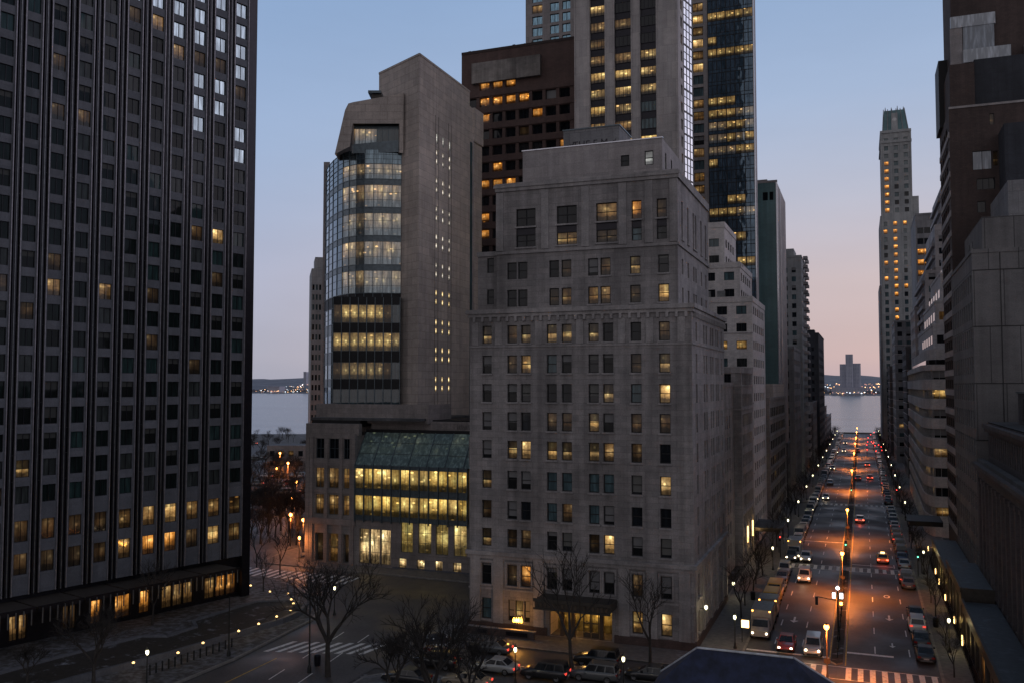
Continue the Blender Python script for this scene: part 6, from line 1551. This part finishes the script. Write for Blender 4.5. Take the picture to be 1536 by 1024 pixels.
# white box truck and small tow of vans
def truck(x, y, lb, colr, Lb=5.2, h=3.0):
    r_ = empty('box_truck', (x, y, .005), lb, 'truck', None, PI)
    b_ = MB(); b_.box(-1.12, 1.12, -Lb+1.2, 1.2, .75, h, colr); b_.box(-1.13, 1.13, -Lb+1.19, 1.21, h, h+.06, 'grey_metal'); b_.box(-.95, .95, -Lb+1.2, 3.0, .45, .75, 'black_metal'); b_.build('cargo_box', r_, False)
    c = MB(); loft(c, [(1.25, [(-1.0, .4), (-1.05, .6), (-1.05, 1.3), (-.92, 2.15), (.92, 2.15), (1.05, 1.3), (1.05, .6), (1.0, .4)]), (1.9, [(-1.0, .4), (-1.05, .6), (-1.05, 1.3), (-.92, 2.1), (.92, 2.1), (1.05, 1.3), (1.05, .6), (1.0, .4)]), (2.45, [(-1.0, .4), (-1.05, .6), (-1.03, 1.2), (-.96, 1.3), (.96, 1.3), (1.03, 1.2), (1.05, .6), (1.0, .4)]), (3.2, [(-.9, .45), (-.98, .6), (-.95, 1.0), (-.88, 1.08), (.88, 1.08), (.95, 1.0), (.98, .6), (.9, .45)])], colr); c.build('cab', r_, False)
    g = MB(); g.face([(-.86, 2.43, 1.36), (.86, 2.43, 1.36), (.8, 1.95, 2.03), (-.8, 1.95, 2.03)], 'car_glass', uv=[(0, 0)]*4)
    for s in (-1, 1): g.face([(s*1.06, 1.35, 1.35), (s*1.06, 2.2, 1.35), (s*.985, 1.9, 1.95), (s*.985, 1.35, 1.95)], 'car_glass', uv=[(0, 0)]*4)
    g.build('windows', r_, False)
    for sx in (-1, 1):
        for yy in (-Lb+2.3, 2.2): wv = bpy.data.objects.new('wheel', get_car('van', 'white', 'off')['wheel']); COL.objects.link(wv); wv.parent = r_; wv.location = (sx*.95, yy, .42); wv.scale = (1.4, 1.15, 1.15)
        hh = MB(); hh.lathe([(0, 0), (.12, -.01), (.12, -.1), (0, -.1)], 10, 'head_light', (sx*.75, 3.22, .82), 'y'); hh.build('headlight', r_, False)
        cl = MB(); cl.box(sx*.95-.08, sx*.95+.08, 1.12, 1.22, h-.15, h-.03, 'lamp_orange'); cl.build('marker_light', r_, False)
    return r_
truck(-11.2, 108.2, 'white box truck parked at the left kerb, nearest of the kerb row', 'dull_white', 4.6, 2.9)
truck(-11.2, 115.6, 'tan box truck parked behind the white truck at the left kerb', 'tan_paint_coat', 3.2, 2.5)
truck(-8.8, 153.8+4, 'pale boxy truck with roof lights beyond the second crossing', 'silver_paint_coat', 5.0, 2.9).location.x = -10.9
# cars on the cross street (front towards +X: rz=-90deg)
for (px, py, kd, cc_, rz, lb, li) in ((735, 972, 'sedan', 'grey', PI/2, 'grey sedan with red tail lights parked below the orange lantern', 'tail'), (655, 993, 'suv', 'black', PI/2, 'dark suv behind the domed cart', 'off'), (742, 1000, 'sedan', 'silver', PI/2, 'silver sedan in the middle of the row on the cross street', 'tail'),
        (818, 1010, 'suv', 'black', PI/2, 'black suv right behind the silver sedan', 'tail'), (896, 990, 'suv', 'black', PI/2, 'black suv right in front of the lit entrance', 'off'), (893, 1012, 'suv', 'grey', PI/2, 'dark grey suv at the bottom, below the black one at the entrance', 'off'), (975, 1012, 'sedan', 'black', PI/2, 'dark sedan at the bottom near the blue roof', 'off'), (610, 1016, 'sedan', 'black', PI/2, 'dark low sedan leftmost of the row on the cross street', 'off'), (700, 1021, 'sedan', 'tan', PI/2, 'pale sedan cut by the bottom edge', 'tail')):
    x, y = G(px, py-4, .7); car(kd, cc_, x, y, rz, lb, 'cars on the cross street', li)
# domed cart
x, y = G(655, 972, 1.0); r_ = empty('carriage', (x, y, 0), 'small carriage with dark domed canopy hung with white fringe, behind bare branches', 'carriage')
m = MB(); m.lathe([(1.5, 1.85), (1.35, 2.15), (.9, 2.45), (.4, 2.6), (0, 2.65)], 14, 'black_metal'); m.build('canopy', r_, False)
m = MB()
for k in range(28): a = 2*PI*k/28; m.tube((1.5*math.cos(a), 1.5*math.sin(a), 1.9), (1.5*math.cos(a), 1.5*math.sin(a), 1.9-.3-.25*(k % 2)), .06, .03, 4, 'snow')
for k in range(9): a = 2*PI*k/9; m.lathe([(0, 2.2), (.12, 2.3), (0, 2.42)], 6, 'snow', (1.15*math.cos(a), 1.15*math.sin(a), 0))
m.build('fringe', r_, False)
m = MB(); loft(m, [(-.5, [(-1.1, .7), (-1.3, 1.1), (1.3, 1.1), (1.1, .7)]), (.5, [(-1.1, .7), (-1.3, 1.1), (1.3, 1.1), (1.1, .7)])], 'red_paint_coat'); m.build('body', r_, False)
for k in range(4): m = MB(); a = PI/4+PI/2*k; m.tube((1.1*math.cos(a), .6*math.sin(a), 1.0), (1.2*math.cos(a), 1.0*math.sin(a), 2.0), .03, .03, 5, 'lamp_post'); m.build('post', r_, False)
for sx in (-1, 1):
    for sy in (-1, 1):
        m = MB(); m.lathe([(.46, -.03), (.5, -.03), (.5, .03), (.46, .03), (.46, -.03)], 16, 'white_frame', (sx*1.0, sy*.62, .5), 'y')
        for q in range(8): a = PI*q/4; m.tube((sx*1.0, sy*.62, .5), (sx*1.0+.47*math.cos(a), sy*.62, .5+.47*math.sin(a)), .02, .02, 4, 'white_frame')
        m.build('wheel', r_, False)
# illuminated box sign at left pavement, waste bins
r_ = empty('lit_sign', (-12.9, 103.4, .13), 'small yellow lit sign box on the left pavement by the globe lamp', 'sign'); m = MB(); m.tube((0, 0, 0), (0, 0, 1.9), .05, .05, 6, 'lamp_post'); m.build('post', r_, False); m = MB(); m.box(-.05, .75, -.05, .05, 1.6, 2.4, 'lamp_warm'); m.build('panel', r_, False)
for k, (x, y, lb) in enumerate(((-14, 124, 'dark litter bin on the left pavement beside the bare trees'), (7.6, 118, 'dark litter bin on the right pavement'), (-52, 79, 'dark litter bin on the near pavement, bottom left'))):
    m = MB(); m.lathe([(.28, 0), (.32, .2), (.34, .95), (.36, 1.0), (.2, 1.15), (0, 1.17)], 12, 'black_metal'); o = m.build('litter_bin'); o.location = (x, y, .13); tag(o, lb, 'bin')
# ================================================================== TREES
def tree_mesh(seed, H, levels, spread=.55, r0=.22, trunk=.28, vase=False, kids=(2, 3)):
    r = random.Random(seed); T, C_ = MB(), MB()
    def grow(p, d, ln, rad, lv):
        n = 3; q = p
        for s in range(n):
            d = (d+Vector((r.uniform(-1, 1), r.uniform(-1, 1), r.uniform(-.5, .8)))*(.12 if lv else .05)).normalized()
            e = q+d*(ln/n); r1 = rad*(1-.28*(s+1)/n); r_a = rad*(1-.28*s/n)
            (T if lv < 2 else C_).tube(q, e, r_a, r1, 7 if lv < 2 else (4 if lv < 4 else 3), 'bark' if lv < 3 else 'twig'); q = e
            if lv >= 2 and lv < levels and r.random() < .75:
                sd = (d+Vector((r.uniform(-1, 1), r.uniform(-1, 1), r.uniform(-.2, .7)))*.8).normalized(); grow(q, sd, ln*.55, rad*.45, max(lv+1, levels-1))
        if lv >= levels: return
        k = r.randint(*kids)+(1 if lv == 0 else 0); ph = r.random()*6.28
        for i in range(k):
            a = ph+i*2*PI/k+r.uniform(-.4, .4); perp = d.orthogonal().normalized(); perp = Matrix.Rotation(a, 3, d) @ perp
            nd = (d+perp*spread*r.uniform(.7, 1.3)+Vector((0, 0, .12))).normalized(); grow(q, nd, ln*r.uniform(.62, .85), rad*r.uniform(.55, .7), lv+1)
    grow(Vector((0, 0, -.1)), Vector((r.uniform(-.05, .05), 0, 1)), H*trunk, r0, 0)
    return T.mesh('trunk'), C_.mesh('crown')
TV = [tree_mesh(3, 10, 6, .55, .24, .26), tree_mesh(8, 10, 6, .55, .2, .2, kids=(2, 3)), tree_mesh(15, 9, 6, .58, .15, .15, kids=(2, 4)), tree_mesh(22, 7, 5, .55, .12, .28), tree_mesh(29, 7, 5, .6, .11, .25)]
def tree(x, y, v, s, rz, label, group=None, z=0, name='bare_tree'):
    r_ = empty(name, (x, y, z), label, 'tree', group, rz); r_.scale = (s, s, s)
    for n_, me in zip(('trunk', 'crown'), TV[v]): o = bpy.data.objects.new(n_, me); COL.objects.link(o); o.parent = r_
    return r_
for k, (px, py, v, s, rz, lb) in enumerate(((492, 1014, 0, 1.3, .3, 'tall forked bare tree standing on the near pavement left of centre'), (648, 1090, 1, 1.55, 1.0, 'spreading bare tree left of the domed cart'), (590, 1070, 2, 1.6, 2.2, 'fine twigged bare tree at the bottom, left of the cars'), (705, 1075, 2, 1.6, 4.0, 'fine twigged bare tree before the silver sedan'),
        (858, 1015, 3, 1.9, 5.0, 'bare tree right before the entrance marquee'), (975, 1003, 3, 1.5, .5, 'small bare tree right of the entrance'), (228, 938, 3, 1.25, 2, 'bare tree in the planting bed before the dark tower'), (140, 1030, 0, .85, 4.1, 'bare tree at the bottom left before the dark tower'), (40, 1030, 2, .9, 1.2, 'bare tree in the bottom left corner'), (395, 888, 4, 1.0, 3.3, 'bare tree by the right corner of the dark tower'), (420, 862, 3, 1.05, 3.9, 'bare tree in the gap before the podium corner'), (385, 850, 4, 1.1, .9, 'bare tree in the gap close to the dark tower edge'), (555, 880, 4, .8, .4, 'small bare tree before the lit shop front'))):
    x, y = G(px, py, 0); tree(x, y, v, s, rz, lb, 'large bare trees near the front')
for k, (x, y, s) in enumerate(((-14.3, 114, 1.0), (-14.6, 120.5, .95), (-14.3, 127, 1.05), (-14.7, 134, .9), (-14.4, 140.5, 1.0))): tree(x, y, 3+k % 2, s, k*1.3, '%s bare tree from the near end on the left pavement' % nth(k), 'bare trees along the left pavement')
k = 5; y = 156
while y < 560: tree(-14.5+rp.uniform(-.3, .3), y, 3+k % 2, rp.uniform(.8, 1.1), k*1.7, '%s bare tree from the near end on the left pavement' % nth(k), 'bare trees along the left pavement'); k += 1; y += 9+rp.random()*4
k = 0; y = 98.5
while y < 560: tree(8.0+rp.uniform(-.2, .2), y, 3+k % 2, rp.uniform(.7, 1.0), k*1.7, '%s bare tree from the near crossing on the right pavement' % nth(k), 'bare trees along the right pavement'); k += 1; y += 8+rp.random()*4
k = 0
for i in range(120):
    px = rp.uniform(368, 470); py = rp.uniform(655, 835); x, y = G(px, py, 0)
    if y < 134: continue
    tree(x+rp.uniform(-6, 6), y, rp.choice([0, 1, 3, 4]), rp.uniform(.7, 1.0), rp.random()*6, 'bare tree standing in the dim park between the dark tower and the podium', 'bare trees in the park'); k += 1
# park house and parked cars, hedge, people-free
e = Bld('park_house', -190, 250, 'low dim house behind the park trees, left gap', 'house', fr=False)
x0, y0 = G(400, 705, 0); F_ = Fc(x0, y0, R(20)); rr_ = random.Random(5); e.grid(F_, 0, 17, 0, 8, [(1+3.2*i, 2.6+3.2*i) for i in range(5)], [(1.5, 3.2), (4.8, 6.6)], lambda i, j: pick(rr_, (('g_dark', 3), ('g_mid', 1))), .2, 'podium_stone')
m = MB(); m.prism([F_.p(0, 0)[:2], F_.p(17, 0)[:2], F_.p(17, 0, -10)[:2], F_.p(0, 0, -10)[:2]], 7.99, 8.4, 'podium_stone', 'roof_grey'); e.part('roof', m); m = MB(); m.face([F_.p(17, 0, 0), F_.p(17, 0, -10), F_.p(17, 8, -10), F_.p(17, 8, 0)], 'podium_stone'); e.part('side_wall', m); e.done()
m = MB(); r3 = random.Random(31)
for i in range(5000):
    t = r3.random(); px = 376+t*75; x, y = G(px, 748+r3.random()*14-8*abs(t-.5), 0); z = r3.random()*1.3; a = r3.random()*6.28; s = .3; m.face([(x, y, z), (x+s*math.cos(a), y+s*math.sin(a), z+.1), (x+s*math.cos(a)*.5, y+s*math.sin(a)*.5, z+.4)], 'soil')
tag(m.build('hedge'), 'dark clipped hedge crossing the park between the dark tower and the podium', 'hedge', kind='stuff')
for i in range(26):
    px = rp.uniform(376, 455); py = rp.choice([668, 690, 715, 728, 740])+rp.uniform(-2, 2); x, y = G(px, py, 0)
    car(rp.choice(['sedan', 'suv']), pick(rp, pc), x, y, rp.choice([PI/2, 1.2, 1.9]), 'small distant car in the park gap left of the podium', 'distant cars beyond the park', rp.choice(['on', 'bright', 'off']), True, 'distant_car')
# ================================================================== FAR SHORE
def far():
    m = MB(); r = random.Random(2); n = 240
    def hz(x, k): return (6+k*11)*(.55+.45*math.sin(x*.0019+k)+.3*math.sin(x*.007+2*k)+.12*math.sin(x*.031+k))
    xs = [-4200+i*40 for i in range(n)]; rows_ = [(3000, lambda x: -1.6), (3004, lambda x: 1.5), (3120, lambda x: 4+r.random()*2), (3350, lambda x: 14+hz(x, .4)), (3800, lambda x: 34+hz(x, 1.0)), (4600, lambda x: 52+hz(x, 1.5))]
    g = [[(x, y, f(x)) for x in xs] for y, f in rows_]
    for a, b_ in zip(g, g[1:]):
        for i in range(n-1): m.face([a[i], a[i+1], b_[i+1], b_[i]], 'far_land', smooth=True)
    tag(m.build('far_hills'), kind='structure')
    m = MB()
    for i in range(9000):
        x = r.uniform(-2450, 80); d = r.choice([3060, 3150, 3300, 3550, 3750]); z = {3060: 3, 3150: 5, 3300: 12, 3550: 24, 3750: 33}[d]; s = r.uniform(4, 13)
        m.face([(x-s, d, z-5), (x+s, d+2, z-5), (x+s*r.uniform(-.3, .6), d, z+s*r.uniform(.5, 1.1))], 'far_tree')
    tag(m.build('far_woods'), 'dark hazy woods on the far shore of the lake', 'woods', kind='stuff')
    m = MB()
    for i in range(330):
        x = r.choice([r.uniform(-2350, -1900), r.uniform(-140, 60), r.uniform(-2350, -1900)]); y = r.choice([3002, 3100, 3290, 3400]); z = {3002: 3, 3100: 9, 3290: 20, 3400: 30}[y]+r.uniform(0, 6); s = r.uniform(.5, 1.7); mt = r.choice(['far_light', 'far_light', 'far_white', 'far_dim'])
        m.box(x-s, x+s, y-1, y-.5, z, z+s*1.3, mt)
    tag(m.build('far_lights'), 'many tiny orange and white lights dotted along the far shore', 'lights', kind='stuff')
    def tw(x0, x1, z1, lb, y=3080, nm='far_tower'):
        e = empty(nm, ((x0+x1)/2, y, 0), lb, 'tower'); m = MB(); m.box(x0, x1, y, y+40, 0, z1, 'far_wall'); m.box(x0, x1, y-.3, y, z1-3, z1+1, 'far_wall2'); m.build('wall', e); w = MB(); q = 8
        while q < z1-4:
            x = x0+2
            while x < x1-3:
                w.box(x, x+2, y-.6, y-.31, q, q+2.2, 'far_window'); x += 4.5
            q += 4.5
        w.build('window', e)['kind'] = 'stuff'
    tw(-66, -38, 97, 'left block of the far tower group across the water'); tw(-48, -26, 128, 'tallest block of the far tower group across the water', 3070); tw(-26, -3, 99, 'right block of the far tower group across the water')
    tw(-90, 6, 24, 'long low building at the foot of the far towers', 3040, 'far_building'); tw(-2240, -2180, 26, 'low pale hall on the far shore seen left of the thin tower', 3020, 'far_building')
    for k, (p0, h) in enumerate(((-2395, 78), (-2168, 66), (-2150, 74), (-2128, 62), (-2105, 72), (-2085, 60), (-2060, 70), (-2035, 74), (-2010, 58), (-1985, 68), (-1960, 60), (-1940, 66))):
        tw(p0, p0+15, h+14, '%s small hazy tower from the left on the far skyline' % nth(k), 3500)
plain('far_wall', (.36, .37, .44), .8, var=.1, sc=.05); plain('far_wall2', (.28, .29, .36), .8, var=.1, sc=.05); plain('far_window', (.15, .16, .22), .3, var=.3, sc=.1); plain('far_tree', (.12, .13, .155), .9, var=.3, sc=.02)  # far tones paled and blued, distance haze painted into the colour
emis('far_dim', (1, .4, .3), 1.2)
far()
# ================================================================== SKY AND SUN
wd = bpy.data.worlds.new('World'); scene.world = wd; wd.use_nodes = True; nt = wd.node_tree; nt.nodes.clear()
out = nt.nodes.new('ShaderNodeOutputWorld'); bg = nt.nodes.new('ShaderNodeBackground'); L(nt, bg.outputs[0], out.inputs[0])
tc = nt.nodes.new('ShaderNodeTexCoord'); sp = nt.nodes.new('ShaderNodeSeparateXYZ'); L(nt, tc.outputs['Generated'], sp.inputs[0])
def ramp(stops):
    n = nt.nodes.new('ShaderNodeValToRGB'); el = n.color_ramp.elements
    while len(el) < len(stops): el.new(.5)
    for e_, (p, c) in zip(el, stops): e_.position = p; e_.color = (*c, 1)
    L(nt, sp.outputs['Z'], n.inputs[0]); return n.outputs[0]
cool = ramp([(0, (.36, .38, .47)), (.03, (.39, .41, .51)), (.12, (.42, .46, .61)), (.25, (.345, .45, .65)), (.42, (.26, .39, .62)), (.7, (.12, .17, .26)), (1, (.09, .13, .20))])
warm = ramp([(0, (.46, .39, .44)), (.03, (.56, .445, .46)), (.11, (.57, .485, .51)), (.2, (.475, .495, .60)), (.3, (.375, .475, .66)), (.44, (.275, .405, .63)), (.7, (.12, .17, .26)), (1, (.09, .13, .20))])
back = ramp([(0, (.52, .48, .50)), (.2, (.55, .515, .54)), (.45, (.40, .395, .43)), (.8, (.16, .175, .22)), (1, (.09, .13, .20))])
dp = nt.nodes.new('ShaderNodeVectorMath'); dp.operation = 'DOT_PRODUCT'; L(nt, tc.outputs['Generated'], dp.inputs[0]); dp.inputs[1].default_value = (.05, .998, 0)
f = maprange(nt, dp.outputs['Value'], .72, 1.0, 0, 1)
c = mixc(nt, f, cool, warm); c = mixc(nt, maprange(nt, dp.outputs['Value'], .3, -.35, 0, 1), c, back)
mv_ = nt.nodes.new('ShaderNodeVectorMath'); mv_.operation = 'MULTIPLY'; L(nt, tc.outputs['Generated'], mv_.inputs[0]); mv_.inputs[1].default_value = (2.2, 2.2, 9)
cl = noise(nt, mv_.outputs[0], 1, 5, .55); cs_ = nt.nodes.new('ShaderNodeVectorMath'); cs_.operation = 'SCALE'; L(nt, c, cs_.inputs[0]); L(nt, maprange(nt, cl, .3, .7, .955, 1.05), cs_.inputs['Scale']); c = cs_.outputs[0]
sk = nt.nodes.new('ShaderNodeTexSky'); sk.sky_type = 'NISHITA'; sk.sun_disc = False; sk.sun_elevation = R(1.5); sk.sun_rotation = R(10); sk.altitude = 50
cc = nt.nodes.new('ShaderNodeVectorMath'); cc.operation = 'SCALE'; L(nt, sk.outputs[0], cc.inputs[0]); cc.inputs['Scale'].default_value = .004
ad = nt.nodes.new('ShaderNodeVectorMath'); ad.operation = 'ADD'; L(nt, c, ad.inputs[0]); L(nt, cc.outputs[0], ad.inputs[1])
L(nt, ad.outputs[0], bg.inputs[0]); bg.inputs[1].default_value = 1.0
sl = bpy.data.lights.new('sun', 'SUN'); sl.energy = .5; sl.angle = R(50); sl.color = (1, .78, .78); so = bpy.data.objects.new('sun', sl); COL.objects.link(so)
so.rotation_euler = (R(65), 0, R(180-52)); so.location = (0, 0, 200)
scene.view_settings.view_transform = 'Standard'; scene.view_settings.look = 'None'; scene.view_settings.exposure = 0
